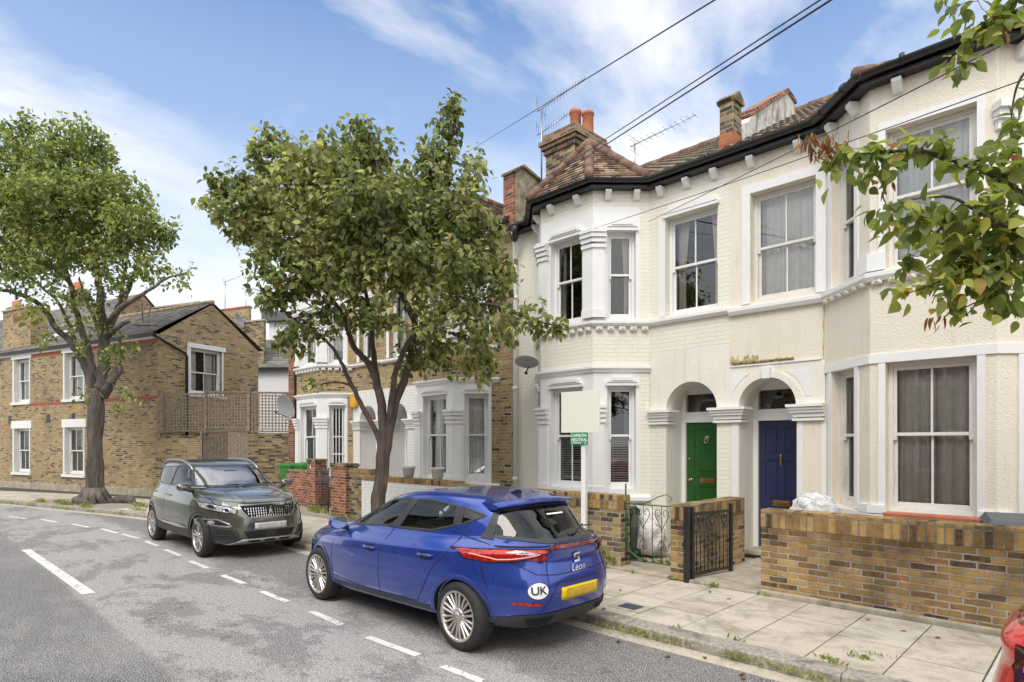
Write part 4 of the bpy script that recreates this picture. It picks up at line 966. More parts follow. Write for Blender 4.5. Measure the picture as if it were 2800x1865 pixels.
def yagi(label,base,h,dirv,n,L,tilt=0,second=None,mast_r=.018):
    o=thing('tv_aerial',label,'aerial',base); m=MB(); m.tube([(0,0,0),(0,0,h)],mast_r,8); m.build('mast','iron',o)
    def boom(z,L,n,el):
        d=Vector(dirv).normalized(); d=Vector((d.x*math.cos(R(el)),d.y*math.cos(R(el)),math.sin(R(el)))); s=Vector((-d.y,d.x,0)).normalized(); up=d.cross(s)*-1
        m=MB(); p=Vector((0,0,z)); m.tube([p-d*.12,p+d*L],.012,6)
        for i in range(n):
            q=p+d*(.12+(L-.14)*i/(n-1)); e=.17-.05*i/n; m.tube([q-s*e,q+s*e],.005,5)
        for k in(-1,-.5,.5,1): q=p-d*.02+up*(.17*k); m.tube([q-s*.2,q+s*.2],.005,5)
        m.tube([p-d*.02-up*.2,p-d*.02+up*.2],.006,5); m.build('antenna','iron',o)
    boom(h-.03,L,n,tilt)
    if second: boom(h-.55,second,max(5,n-2),tilt)
    return o
yagi('double TV aerial on tall mast strapped to the brick chimney',(-8.95,10.0,7.4),1.85,(.75,.7,0),14,1.15,34,.9)
yagi('TV aerial on short mast behind the clay bay roof',(-8.05,12.3,8.1),.85,(1,.02,0),11,1.55,5)
# ---------------- overhead wires
def wire(label,a,b,sag=.15,r=.009,group=None):
    a=Vector(a);b=Vector(b); o=thing('telephone_wire',label,'wire',a,0,group); m=MB(); m.tube([(b-a)*t-Vector((0,0,sag*4*t*(1-t))) for t in np.linspace(0,1,25)],r,5); m.build('cable','black',o)
wire('overhead telephone wire, highest of the three, passing beside the tall aerial',(1.1,1.79,3.35),(-19.6,15.8,13.2),0,.006)
wire('overhead telephone wire, upper of the close pair, running to the brown house roof',(1.57,2.25,3.78),(-13.1,12.36,8.64),.0,.006)
wire('overhead telephone wire, lower thicker one of the close pair',(1.62,2.29,3.80),(-13.02,12.44,8.56),.0,.008)
wire('thin service wire to bracket above the green door, upper',(0.4,4.4,4.25),(-5.62,9.0,5.62),.02,.005)
wire('thin service wire across cream house front, lower, to white bay',(.6,4.4,3.9),(-6.25,8.3,5.48),.03,.004)
# ---------------- left brick corner house
LH=thing('brick_house','yellow-brown brick house with white sash windows and side gable behind the left tree','house',(-22.47,6.1,0),R(17))
fr=Matrix.Identity(4)
LL=10.4
m=MB(); holes=[]
for s,(w1,w2) in ((0,(8.13,9.33)),(1,(4.33,5.6))):
    for z0,z1 in ((.72,2.46),(3.5,5.22)): holes.append((-w2,-w1,z0,z1))
holes+= []
m.wall(-LL,0,0,5.5,holes,.14); m.build('wall','brick_london',LH)
gy=MB(Matrix.Rotation(R(90),4,'Z'))   # local s=y, w=-x
gy.wall(0,4.0,0,5.40,[(1.18,2.4,3.6,5.2)],.14); gy.poly((0,0,5.4),(4,0,5.4),(4,0,5.45),(2.0,0,6.86),(0,0,5.45)); gy.build('gable_wall','brick_london',LH)
b=MB(); b.poly((0,4,0),(0,4,5.45),(-LL,4,5.45),(-LL,4,0)); b.poly((-LL,0,0),(-LL,4,0),(-LL,4,5.45),(-LL,2,6.86),(-LL,0,5.45)); b.poly((0.0,3.9,2.9),(-LL,3.9,2.9),(-LL,.2,2.9),(-.1,.2,2.9)); b.poly((-.2,2.2,0),(-LL,2.2,0),(-LL,2.2,5.4),(-.2,2.2,5.4)); b.build('rear_wall','brick_dark',LH)
t=MB()
for s in range(2):
    for j in range(2):
        a,bb,z0,z1=holes[s*2+j]; 
        for x0,x1 in((a-.09,a),(bb,bb+.05)): t.box(x0,x1,-.02,.0,z0,z1)
        t.box(a-.17,bb+.17,-.035,0,z1,z1+.3); t.box(a-.13,bb+.13,-.07,0,z0-.1,z0)
        for x0 in (a+.001,): t.box(a+.001,a+.012,-.0,.13,z0,z1)
t.box(-LL,0.02,-.06,0,5.34,5.46); t.build('window_surround','white',LH)
for i,(h) in enumerate(holes):
    window(LH,fr,*h,rd=.14,bars=2,rail=.5,fw=.06,cur=[(0,1,0,0)] if h[2]>3 else None,curmat='curtain',blind=(h[2]+.1,h[3]-.1) if h[2]<3 else None)
t=MB(Matrix.Rotation(R(90),4,'Z')); t.box(1.04,2.54,-.05,0,5.2,5.36); t.box(1.04,1.18,-.02,0,3.6,5.2); t.box(2.4,2.46,-.02,0,3.6,5.2); t.box(1.0,2.55,-.07,0,3.5,3.6); t.build('gable_window_surround','white',LH)
window(LH,Matrix.Rotation(R(90),4,'Z'),1.18,2.4,3.6,5.2,rd=.1,bars=1,rail=.48,fw=.06,cur=[(.0,.3,0,0),(.6,1,0,0)],curmat='curtain')
t=MB(); 
for a,bb in ((-8.0,-5.75),(-4.2,-.0)): t.box(a,bb,-.012,-.001,3.34,3.45)
for a,bb in ((-7.95,-5.8),(-4.1,-.01)): t.box(a,bb,-.01,-.001,5.22,5.338)
t.build('red_brick_band',plain('red_brick_band',(.34,.10,.055),.8,var=.35,scale=20),LH)
t=MB(); 
for x in(-9.65,-6.75,-5.0): t.box(x-.12,x+.1,-.012,-.001,2.66,2.98)
t.build('air_vent','black',LH)
t=MB(); t.sweep([(-LL,0),(.05,0)],[(.06,5.42),(.17,5.42),(.19,5.52),(.06,5.52)]); t.tube([(-.05,-.12,5.42),(.09,.0,5.35),(.09,.2,5.25),(.09,.92,4.95),(.09,.98,4.85),(.09,.98,2.0)],.045,8); t.build('gutter','black',LH)
t=MB(); tileplane(t,[(-LL-.1,-.2,5.5),(.06,-.2,5.5),(.06,2.0,6.92),(-LL-.1,2.0,6.92)],.2,.012); tileplane(t,[(.06,4.2,5.48),(-LL-.1,4.2,5.48),(-LL-.1,2.0,6.92),(.06,2.0,6.92)],.2,.012)
rf=t.build('roof','slate',LH)
t=MB(); 
for j in range(24): t.tube([(-LL+j*.435,2,6.94),(-LL+j*.435+.45,2,6.935)],[.09,.08],8)
t.build('ridge_tile',plain('ochre_ridge',(.34,.26,.15),.85,var=.3),rf)
# low plinth
t=MB(); t.box(-LL,.03,-.04,0,0,.34); t.build('plinth','concrete',LH,bevel=.01)
def simple_house(name,label,loc,rz,L,D,ez,rz_,wall,roof,windows=(),chim=None,cat='house'):
    o=thing(name,label,cat,loc,rz); m=MB(); m.wall(0,L,0,ez,[w for w in windows],.1); m.poly((L,0,0),(L,D,0),(L,D,ez),(L,D/2,rz_),(L,0,ez)); m.poly((0,0,0),(0,0,ez),(0,D/2,rz_),(0,D,ez),(0,D,0)); m.poly((0,D,0),(0,D,ez),(L,D,ez),(L,D,0)); m.poly((.1,1.5,0),(L-.1,1.5,0),(L-.1,1.5,ez),(.1,1.5,ez)); m.build('wall',wall,o)
    t=MB(); tileplane(t,[(-.1,-.2,ez-.02),(L+.1,-.2,ez-.02),(L+.1,D/2,rz_+.05),(-.1,D/2,rz_+.05)],.2,.012); t.poly((-.1,D/2,rz_+.05),(L+.1,D/2,rz_+.05),(L+.1,D+.2,ez),(-.1,D+.2,ez)); t.build('roof',roof,o)
    t=MB(); t.box(-.1,L+.1,-.3,-.2,ez-.1,ez); t.build('gutter','black',o)
    for w in windows: window(o,fr,*w,rd=.08,bars=0,rail=.5,fw=.07,horns=False)
    if chim: 
        for cx,cy,h in chim:
            t=MB(); t.box(cx-.5,cx+.5,cy-.3,cy+.3,rz_-.8,rz_+h); c=t.build('chimney','brick_london',o); t=MB()
            for q in(-.3,0,.3): t.lathe([(.1,rz_+h),(.1,rz_+h+.4),(.0,rz_+h+.4)],12,(cx+q,cy,0))
            t.build('chimney_pot','terracotta',c)
    return o
simple_house('brick_house','distant brick house with long slate roof and orange chimney pots behind the left tree',(-47,1.2,0),R(17),15.0,6,6.1,9.1,'brick_london','slate',chim=[(3,3,.6),(9.4,3,.9)])
o=thing('parapet_wall','brick party upstand with two red panels at far left on the brick house roof','parapet',(-31.25,3.72,0),R(17))
m=MB(); m.box(-1.6,.6,-.1,.5,5.2,7.3); m.build('brickwork','brick_london',o); m=MB(); m.box(-.75,-.45,-.112,-.101,6.85,7.15); m.box(-.15,.15,-.112,-.101,6.85,7.15); m.build('red_panel',plain('red_panel',(.35,.05,.04),.7),o)
m=MB(); m.box(-1.65,.65,-.15,.55,7.3,7.36); m.build('coping','concrete',o)
m=MB(); m.poly((.61,-.14,5.62),(.9,-.2,5.6),(2.0,1.2,6.75),(1.6,1.3,6.75),(.61,.6,6.3)); m.build('flashing','flash',o)
def upstand(label,a,b,z0,zt0,zt1,mat='brick_london',cap=True,rot=0):
    o=thing('parapet_wall',label,'parapet',(a[0],a[1],0),math.atan2(b[1]-a[1],b[0]-a[0])); L=math.hypot(b[0]-a[0],b[1]-a[1]); m=MB(); m.prism([(0,0,z0),(L,0,z0),(L,0,zt1),(0,0,zt0)],(0,.3,0)); m.build('brickwork',mat,o)
    if cap: m=MB(); m.prism([(-.04,-.04,zt0),(L+.04,-.04,zt1),(L+.04,-.04,zt1+.07),(-.04,-.04,zt0+.07)],(0,.38,0)); m.build('coping','terracotta' if mat=='brick_london' else 'concrete',o)
    return o
upstand('low brick parapet with a skylight glint behind the brick house ridge',(-33.9,8.8),(-32.0,10.5),6.0,8.5,8.8,'brick_yellow')
upstand('taller brick parapet under the two distant aerials behind the gable',(-31.9,10.7),(-30.3,12.25),5.0,8.3,8.6,'brick_london')
upstand('darker stepped brick parapet right of the distant satellite dish',(-30.35,11.9),(-29.6,12.7),4.5,7.75,7.9,'brick_old')
simple_house('house','white rendered house with slate roof seen between brick gable and end of terrace',(-30.6,11.6,0),R(42),4.6,5,5.55,7.3,'render_white','slate',windows=[(2.45,3.0,3.4,4.35)])
o=thing('dormer','white dormer with dark flat roof behind stepped brick parapets','dormer',(-32.4,14.2,0),R(42)); m=MB(); m.wall(0,3.4,7,8.45,[(.9,1.7,7.3,8.2)],.06); m.build('cheek','render_white',o); m=MB(); m.box(-.3,3.7,-.3,2.5,8.45,8.95); m.build('roof','lead',o); window(o,fr,.9,1.7,7.3,8.2,rd=.05,bars=0,horns=False)
dish((-30.15,11.75,7.85),R(0),25,.36,'distant grey satellite dish on brick parapet beyond the gable',pole=[(0,.3,0)])
yagi('thin distant TV aerial, left of the two beyond the gable',(-31.3,11.5,8.3),1.6,(.7,.6,0),6,.9,20)
yagi('thin distant TV aerial, right of the two beyond the gable',(-30.5,12.2,8.4),1.0,(.7,.7,0),6,1.0,5)
# ---------------- side garden boundary: brick wall, wooden gate, trellis
A=(-22.35,6.12);B=(-20.15,8.2);C2=(-19.2,9.5)
def bw(name,label,a,b,s0,s1,z1,mat):
    L=math.hypot(b[0]-a[0],b[1]-a[1]); an=math.atan2(b[1]-a[1],b[0]-a[0]); o=thing(name,label,'wall',(a[0]+math.cos(an)*s0,a[1]+math.sin(an)*s0,0),an); m=MB(); m.box(0,s1-s0,0,.22,0,z1-.08); m.build('brickwork',mat,o); m=MB(); m.box(-.01,s1-s0+.01,-.01,.23,z1-.08,z1); m.build('coping','brick_dark',o,bevel=.01); return o
bw('boundary_wall','patchy yellow and red brick wall between brick house corner and wooden gate',A,B,-.1,1.42,2.12,'brick_london')
bw('boundary_wall','sooty brick boundary wall meeting the end of the brown brick terrace',B,C2,-.06,1.65,2.2,'brick_dark')
an=math.atan2(B[1]-A[1],B[0]-A[0]); gx=thing('wooden_gate','weathered grey vertical board side gate','gate',(A[0]+math.cos(an)*1.42,A[1]+math.sin(an)*1.42,0),an)
m=MB(); 
for i in range(7): m.box(.02+i*.115,.02+i*.115+.108,.04+.004*(i%2),.07,.1,2.2)
m.build('gate_leaf','wood_dark',gx); m=MB()
for i in range(7): m.box(.86+i*.105,.86+i*.105+.1,.0+.004*(i%2),.03,.1,2.3)
m.build('board_panel','wood',gx); m=MB(); m.box(-.06,.01,-.01,.08,.1,2.3); m.box(.0,1.6,-.02,.0,2.26,2.33); m.build('gate_frame','wood',gx)
def trellis(label,a,b,z0,z1,posts):
    L=math.hypot(b[0]-a[0],b[1]-a[1]); an=math.atan2(b[1]-a[1],b[0]-a[0]); o=thing('trellis_fence',label,'trellis',(a[0],a[1],0),an); rn=random.Random(5); m=MB()
    x=.06
    while x<L: m.box(x-.017,x+.017,-.012,-.0,z0+rn.uniform(-.03,.03),z1+rn.uniform(-.04,.03)); x+=.105
    z=z0+.05; k=0
    while z<z1: m.box(0,L,.0005,.012,z-.018+rn.uniform(-.01,.01),z+.018) if k%1==0 else 0; z+=.10; k+=1
    m.build('lattice','wood',o); m=MB(); m.box(0,L,-.03,.03,z1-.0,z1+.06); m.box(0,L,-.02,.02,z0-.05,z0-.0); m.build('rail','wood',o)
    for p in posts: m=MB(); m.box(p-.045,p+.045,-.05,.04,z0-.3 if p<.1 else z0-.1,z1+.15); m.build('post','wood',o)
    return o
trellis('grey trellis panel above brick wall and gate, nearest the brick house',A,(A[0]+(B[0]-A[0])*.52,A[1]+(B[1]-A[1])*.52),2.3,3.45,(0.0,.1,1.55))
trellis('grey trellis panel above the wooden gate, in the middle',(A[0]+(B[0]-A[0])*.53,A[1]+(B[1]-A[1])*.53),B,2.35,3.52,(1.38,))
trellis('darker trellis panel angled back toward the end of terrace',B,C2,2.28,3.5,(1.6,))
# red brick end pier of the brown terrace
o=thing('end_pier','slim red brick pier at left corner of the brown brick terrace','pier',(-18.72,9.0,0)); m=MB(); m.box(-.16,.20,-.1,.5,0,6.1); m.build('brickwork','brick_red',o)
# ---------------- houses across the road (behind the camera; seen only in reflections)
for i in range(7):
    x=-30+i*6.0; o=simple_house('terraced_house','brick terraced house on the opposite side of the road',(x+5.9,-7.2,0),R(180),5.9,8,6.0,8.2,'brick_london','slate',windows=[(.8,1.9,.9,2.6),(3.8,4.7,.9,2.6),(.8,1.9,3.8,5.3),(3.8,4.7,3.8,5.3)]); o['group']='houses across the road'
# ---------------- cars
def paint(name,c,metal=.35,rough=.32,flake=True):
    m,t,b,o=newmat(name); b.inputs['Base Color'].default_value=(*c,1); b.inputs['Metallic'].default_value=metal; b.inputs['Roughness'].default_value=rough
    b.inputs['Coat Weight'].default_value=1; b.inputs['Coat IOR'].default_value=1.6; b.inputs['Coat Roughness'].default_value=.02
    co=objco(t); lw=N(t,'ShaderNodeLayerWeight'); lw.inputs[0].default_value=.35
    dirt=Ramp(t,Noise(t,Mapping(t,co,(1,1,2)),3,8,.7),[(.45,0),(.75,.35)])
    sx=N(t,'ShaderNodeSeparateXYZ'); t.links.new(co,sx.inputs[0]); low=Ramp(t,sx.outputs[2],[(.2,.7),(.6,.12)])
    setc(t,b,Mix(t,Math(t,'MULTIPLY',dirt,low),c,(.16,.14,.12))); t.links.new(Math(t,'ADD',Math(t,'MULTIPLY',dirt,.25),.02),b.inputs['Coat Roughness'])
    return m
M['blue_paint']=paint('blue_car_paint',(.012,.046,.32),.45,.25)
M['grey_paint']=paint('grey_car_paint',(.17,.168,.14),.8,.26)
M['red_paint']=paint('red_car_paint',(.62,.012,.012),.1,.3)
M['tyre']=plain('tyre_rubber',(.022,.022,.022),.75,var=.3,scale=20,bs=60)
M['alloy']=plain('alloy_wheel',(.60,.56,.53),.28,.85,var=.06)
M['alloy_dark']=plain('alloy_dark',(.05,.05,.055),.35,.6)
M['trim']=plain('grey_plastic_trim',(.035,.036,.038),.5,bs=90)
M['liner']=plain('wheel_arch_liner',(.008,.008,.008),.9)
M['chrome']=plain('chrome',(.75,.75,.75),.1,1,var=.02)
M['satin']=plain('satin_silver',(.45,.45,.45),.3,.9)
M['cabin']=plain('cabin_lining',(.16,.165,.165),.9)
M['seat']=plain('seat_fabric',(.15,.155,.16),.8)
M['dash']=plain('dashboard',(.09,.09,.09),.6)
M['plate_y']=plain('plate_yellow',(.80,.52,.0),.4,var=.0)
M['plate_w']=plain('plate_white',(.55,.55,.55),.4,var=.0)
M['plate_b']=plain('plate_smudge',(.50,.36,.02),.4,var=.3,scale=5)
M['plate_g']=plain('plate_smudge_grey',(.40,.40,.41),.4,var=.15,scale=5)
def lampmat(name,c,e=None):
    m,t,b,o=newmat(name); co=objco(t); wv=Noise(t,co,26,2)
    setc(t,b,Ramp(t,wv,[(.35,tuple(x*.35 for x in c)),(.6,c)])); b.inputs['Roughness'].default_value=.12; b.inputs['Coat Weight'].default_value=1; b.inputs['Coat Roughness'].default_value=.01
    b.inputs['Metallic'].default_value=.3; return m
M['lamp_guide']=plain('light_guide',(.85,.45,.42),.3,var=.0); M['handle_shade']=plain('handle_shadow',(.004,.006,.05),.4,var=0)  # navy is painted shade, a flat patch for the hollow behind door handles
M['recess_shade']=plain('shadow_blue',(.006,.01,.07),.3,var=0,coat=1)  # painted shade for the rim of the plate recess
M['lamp_red']=lampmat('red_lamp',(.62,.012,.01)); M['lamp_dark']=lampmat('smoked_lamp',(.10,.012,.012)); M['lamp_bar']=lampmat('lamp_bar',(.22,.02,.02)); M['lamp_clear']=lampmat('clear_lamp',(.62,.64,.66))
def sel(cx,a,w,n,ex=0,N_=96,tf=0,tr=0):
    # resampled superellipse loop in plan; a=(xr,xf)
    xr,xf=a; c=(xr+xf)/2; h=(xf-xr)/2; P=[]
    for i in range(720):
        t=2*math.pi*i/720; ct,st=math.cos(t),math.sin(t); x=math.copysign(abs(ct)**(2/n),ct); y=math.copysign(abs(st)**(2/n),st)
        X=c+h*x; wy=w*(1-(tf*max(0,X-.3)**2)-(tr*max(0,-X-.6)**2)); P.append((X,y*wy))
    P=np.array(P+[P[0]]); d=np.r_[0,np.cumsum(np.hypot(*np.diff(P,axis=0).T))]; s=np.linspace(0,d[-1],N_,endpoint=False)
    return np.c_[np.interp(s,d,P[:,0]),np.interp(s,d,P[:,1])]
def bodymesh(rings,crease,N_=96):
    vs=[];fs=[]
    for r in rings:
        lo=sel(0,(r['xr'],r['xf']),r['w'],r.get('n',5),N_=N_,tf=r.get('tf',0),tr=r.get('tr',0)); zf,zr=r['zf'],r['zr']
        for x,y in lo:
            u=(x-r['xr'])/(r['xf']-r['xr']); z=zr+(zf-zr)*u+r.get('bow',0)*4*u*(1-u)+r.get('crown',0)*(1-(y/r['w'])**2)
            vs.append((x,y,z))
    K=len(rings)
    for i in range(K-1):
        for j in range(N_): fs.append((i*N_+j,i*N_+(j+1)%N_,(i+1)*N_+(j+1)%N_,(i+1)*N_+j))
    for base,rev in ((0,True),((K-1)*N_,False)):
        # grid-cap: strips across
        h=N_//2
        for j in range(h): 
            a,b=base+j,base+j+1; c,d=base+(N_-j)%N_,base+(N_-j-1)
            q=[a,b,d,c] if rev==False else [c,d,b,a]; q2=[]
            for k in q:
                if k not in q2:q2.append(k)
            if len(q2)>=3: fs.append(tuple(q2))
    bm=bmesh.new(); V=[bm.verts.new(v) for v in vs]; 
    for f in fs:
        try: bm.faces.new([V[k] for k in f])
        except ValueError: pass
    cl=bm.edges.layers.float.get('crease_edge') or bm.edges.layers.float.new('crease_edge')
    bm.verts.index_update()
    for e in bm.edges:
        i0,i1=e.verts[0].index//N_,e.verts[1].index//N_
        if i0==i1 and i0 in crease: e[cl]=crease[i0]
    bmesh.ops.recalc_face_normals(bm,faces=bm.faces); return bm
def evalmesh(o):
    dg=bpy.context.evaluated_depsgraph_get(); dg.update(); return bpy.data.meshes.new_from_object(o.evaluated_get(dg))
def tmpobj(me): o=bpy.data.objects.new('tmp',me); COL.objects.link(o); return o
def solid(polys): # list of closed prisms (pts,vec)
    mb=MB(); 
    for p,v in polys: mb.prism(p,v)
    me=bpy.data.meshes.new('c'); me.from_pydata(mb.v,[],mb.f); bm=bmesh.new(); bm.from_mesh(me); bmesh.ops.recalc_face_normals(bm,faces=bm.faces); bm.to_mesh(me); bm.free(); me.materials.append(M['liner']); return me
class Car:
    def __init__(s,name,label,loc,rz,sc,rings,crease,pmat,cavity,cut_side,cut_front,cut_rear,wheels,group=None):
        s.root=thing(name,label,'car',loc,rz,group); s.root.scale=(sc,sc,sc)
        bm=bodymesh(rings,crease); me=bpy.data.meshes.new('b'); bm.to_mesh(me); bm.free(); me.materials.append(M[pmat]); me.materials.append(M['liner'])
        o=tmpobj(me); sb=o.modifiers.new('s','SUBSURF'); sb.levels=2; sb.render_levels=2; full_=evalmesh(o); bpy.data.objects.remove(o)
        fb=bmesh.new(); fb.from_mesh(full_); s.bvh=BVHTree.FromBMesh(fb); fb.free()
        o=tmpobj(full_); 
        # reduce: boolean cuts
        cuts=[]
        if cavity:
            hw=lambda x,z:(cavity[1]-max(0,z-cavity[2])*.42)*(1-.10*max(0,-x-.9)/.5)
            n_=len(cavity[0]); cb=bmesh.new(); A_=[cb.verts.new((x,-hw(x,z),z)) for x,z in cavity[0]]; B_=[cb.verts.new((x,hw(x,z),z)) for x,z in cavity[0]]
            cb.faces.new(A_); cb.faces.new(B_[::-1])
            for i_ in range(n_): cb.faces.new([A_[i_],B_[i_],B_[(i_+1)%n_],A_[(i_+1)%n_]])
            bmesh.ops.triangulate(cb,faces=cb.faces[:]); bmesh.ops.recalc_face_normals(cb,faces=cb.faces[:]); cm=bpy.data.meshes.new('c'); cb.to_mesh(cm); cb.free(); cm.materials.append(M['cabin']); cuts.append(cm)
        for poly in cut_side:
            cuts.append(solid([([(x,-1.2,z) for x,z in poly],(0,2.4,0))]))
        for poly,x0,x1 in cut_front+cut_rear: cuts.append(solid([([(x0,y,z) for y,z in poly],(x1-x0,0,0))]))
        for (x,rw,r) in wheels:
            for sg in(-1,1):
                pts=[(x+r*math.cos(t),sg*1.2,rw+r*math.sin(t)) for t in np.linspace(0,2*math.pi,40,endpoint=False)]; cuts.append(solid([(pts,(0,-sg*.58,0))]))
        objs=[]
        for cme in cuts:
            c=tmpobj(cme); b=o.modifiers.new('b','BOOLEAN'); b.operation='DIFFERENCE'; b.object=c; b.solver='EXACT'; b.material_mode='TRANSFER'; objs.append(c)
        me=evalmesh(o); bpy.data.objects.remove(o)
        for c in objs: bpy.data.objects.remove(c)
        me.name='body'
        for p in me.polygons: p.use_smooth=True
        try: me.set_sharp_from_angle(angle=R(32))
        except Exception as ex: print(ex)
        if not me.uv_layers: pass
        s.body=bpy.data.objects.new('body',me); COL.objects.link(s.body); s.body.parent=s.root
    def hit(s,a,b,axis):
        # a,b are coords in the projection plane ; returns point+normal on outer skin
        if axis in('L','R'): sg=1 if axis=='L' else -1; o=Vector((a,sg*1.5,b)); d=Vector((0,-sg,0))
        elif axis=='F': o=Vector((3.2,a,b)); d=Vector((-1,0,0))
        elif axis=='B': o=Vector((-3.2,a,b)); d=Vector((1,0,0))
        else: o=Vector((a,b,2.5)); d=Vector((0,0,-1))
        h=s.bvh.ray_cast(o,d)
        if h[0] is None: 
            h=s.bvh.find_nearest(o+d*(.7 if axis in 'LR' else 1.2)); return h[0],h[1]
        n=h[1]; return h[0],(n if n.dot(d)<0 else -n)
    def patch(s,name,poly,axis,mat,off=.004,parent=None,step=.05,thick=0,smooth=True,mirror=False):
        outs=[]
        for ax in ([axis] if not mirror else ['L','R']):
            bm=bmesh.new(); vv=[bm.verts.new((p[0],p[1],0)) for p in poly]; bm.faces.new(vv)
            for k in(0,1):
                lo=min(p[k] for p in poly);hi=max(p[k] for p in poly); nn=int((hi-lo)/step)
                for i in range(1,nn+1):
                    no=(1,0,0) if k==0 else (0,1,0); co=(lo+i*(hi-lo)/(nn+1),0,0) if k==0 else (0,lo+i*(hi-lo)/(nn+1),0)
                    bmesh.ops.bisect_plane(bm,geom=bm.verts[:]+bm.edges[:]+bm.faces[:],plane_co=co,plane_no=no)
            for v in bm.verts:
                p,n=s.hit(v.co.x,v.co.y,ax); v.co=p+n*off
            if thick:
                r=bmesh.ops.extrude_face_region(bm,geom=bm.faces[:]); 
                for v in [g for g in r['geom'] if isinstance(g,bmesh.types.BMVert)]:
                    pass
                vs_=[g for g in r['geom'] if isinstance(g,bmesh.types.BMVert)]
                for v in vs_:
                    h=s.bvh.find_nearest(v.co); v.co=v.co-(h[1] if (v.co-h[0]).dot(h[1])>0 else -h[1])*thick
            if thick: bmesh.ops.recalc_face_normals(bm,faces=bm.faces)
            else:
                bm.normal_update(); dd={'L':(0,1,0),'R':(0,-1,0),'F':(1,0,0),'B':(-1,0,0),'T':(0,0,1)}[ax]
                for fc in bm.faces:
                    if fc.normal.dot(Vector(dd))<0: fc.normal_flip()
            outs.append(joinmesh(name,bm,mat,parent or s.root,smooth))
        return outs[0] if len(outs)==1 else outs
    def strip(s,name,pts,axis,mat,w=.006,off=.002,parent=None,mirror=False,closed=False,raise_=0):
        res=[]
        for ax in ([axis] if not mirror else ['L','R']):
            P=[Vector((a,b)) for a,b in pts]; 
            if closed:P=P+[P[0]]
            D=[P[0]]
            for a,b in zip(P,P[1:]):
                n=max(1,int((b-a).length/.04)); D+= [a+(b-a)*(i+1)/n for i in range(n)]
            mb=MB(); vs=[]
            for i,p in enumerate(D):
                t=(D[min(i+1,len(D)-1)]-D[max(i-1,0)]).normalized(); nn=Vector((-t.y,t.x))*w/2
                for q,o_ in ((p+nn,off),(p,off+raise_),(p-nn,off)):
                    h,n=s.hit(q.x,q.y,ax); vs.append(h+n*o_)
            mb.add(vs,[(i*3+k,i*3+k+1,i*3+3+k+1,i*3+3+k) for i in range(len(D)-1) for k in(0,1)],True); res.append(mb.build(name,mat,parent or s.root))
        return res[0] if len(res)==1 else res
def smoothpoly(pts,it=2,keep=()):
    for _ in range(it):
        o=[]
        for i in range(len(pts)):
            a,b=pts[i],pts[(i+1)%len(pts)]; o+=[(a[0]*.75+b[0]*.25,a[1]*.75+b[1]*.25),(a[0]*.25+b[0]*.75,a[1]*.25+b[1]*.75)]
        pts=o
    return pts
def inset(poly,d):
    P=[Vector(p) for p in poly]; n=len(P); A=sum(P[i].x*P[(i+1)%n].y-P[(i+1)%n].x*P[i].y for i in range(n)); sg=1 if A>0 else -1; out=[]
    for i in range(n):
        a=(P[i]-P[i-1]).normalized(); b=(P[(i+1)%n]-P[i]).normalized(); na=Vector((-a.y,a.x))*sg; nb=Vector((-b.y,b.x))*sg; m=na+nb; m/=max(.3,m.length); out.append(tuple(P[i]+m*d/max(.4,m.dot(na))))
    return out
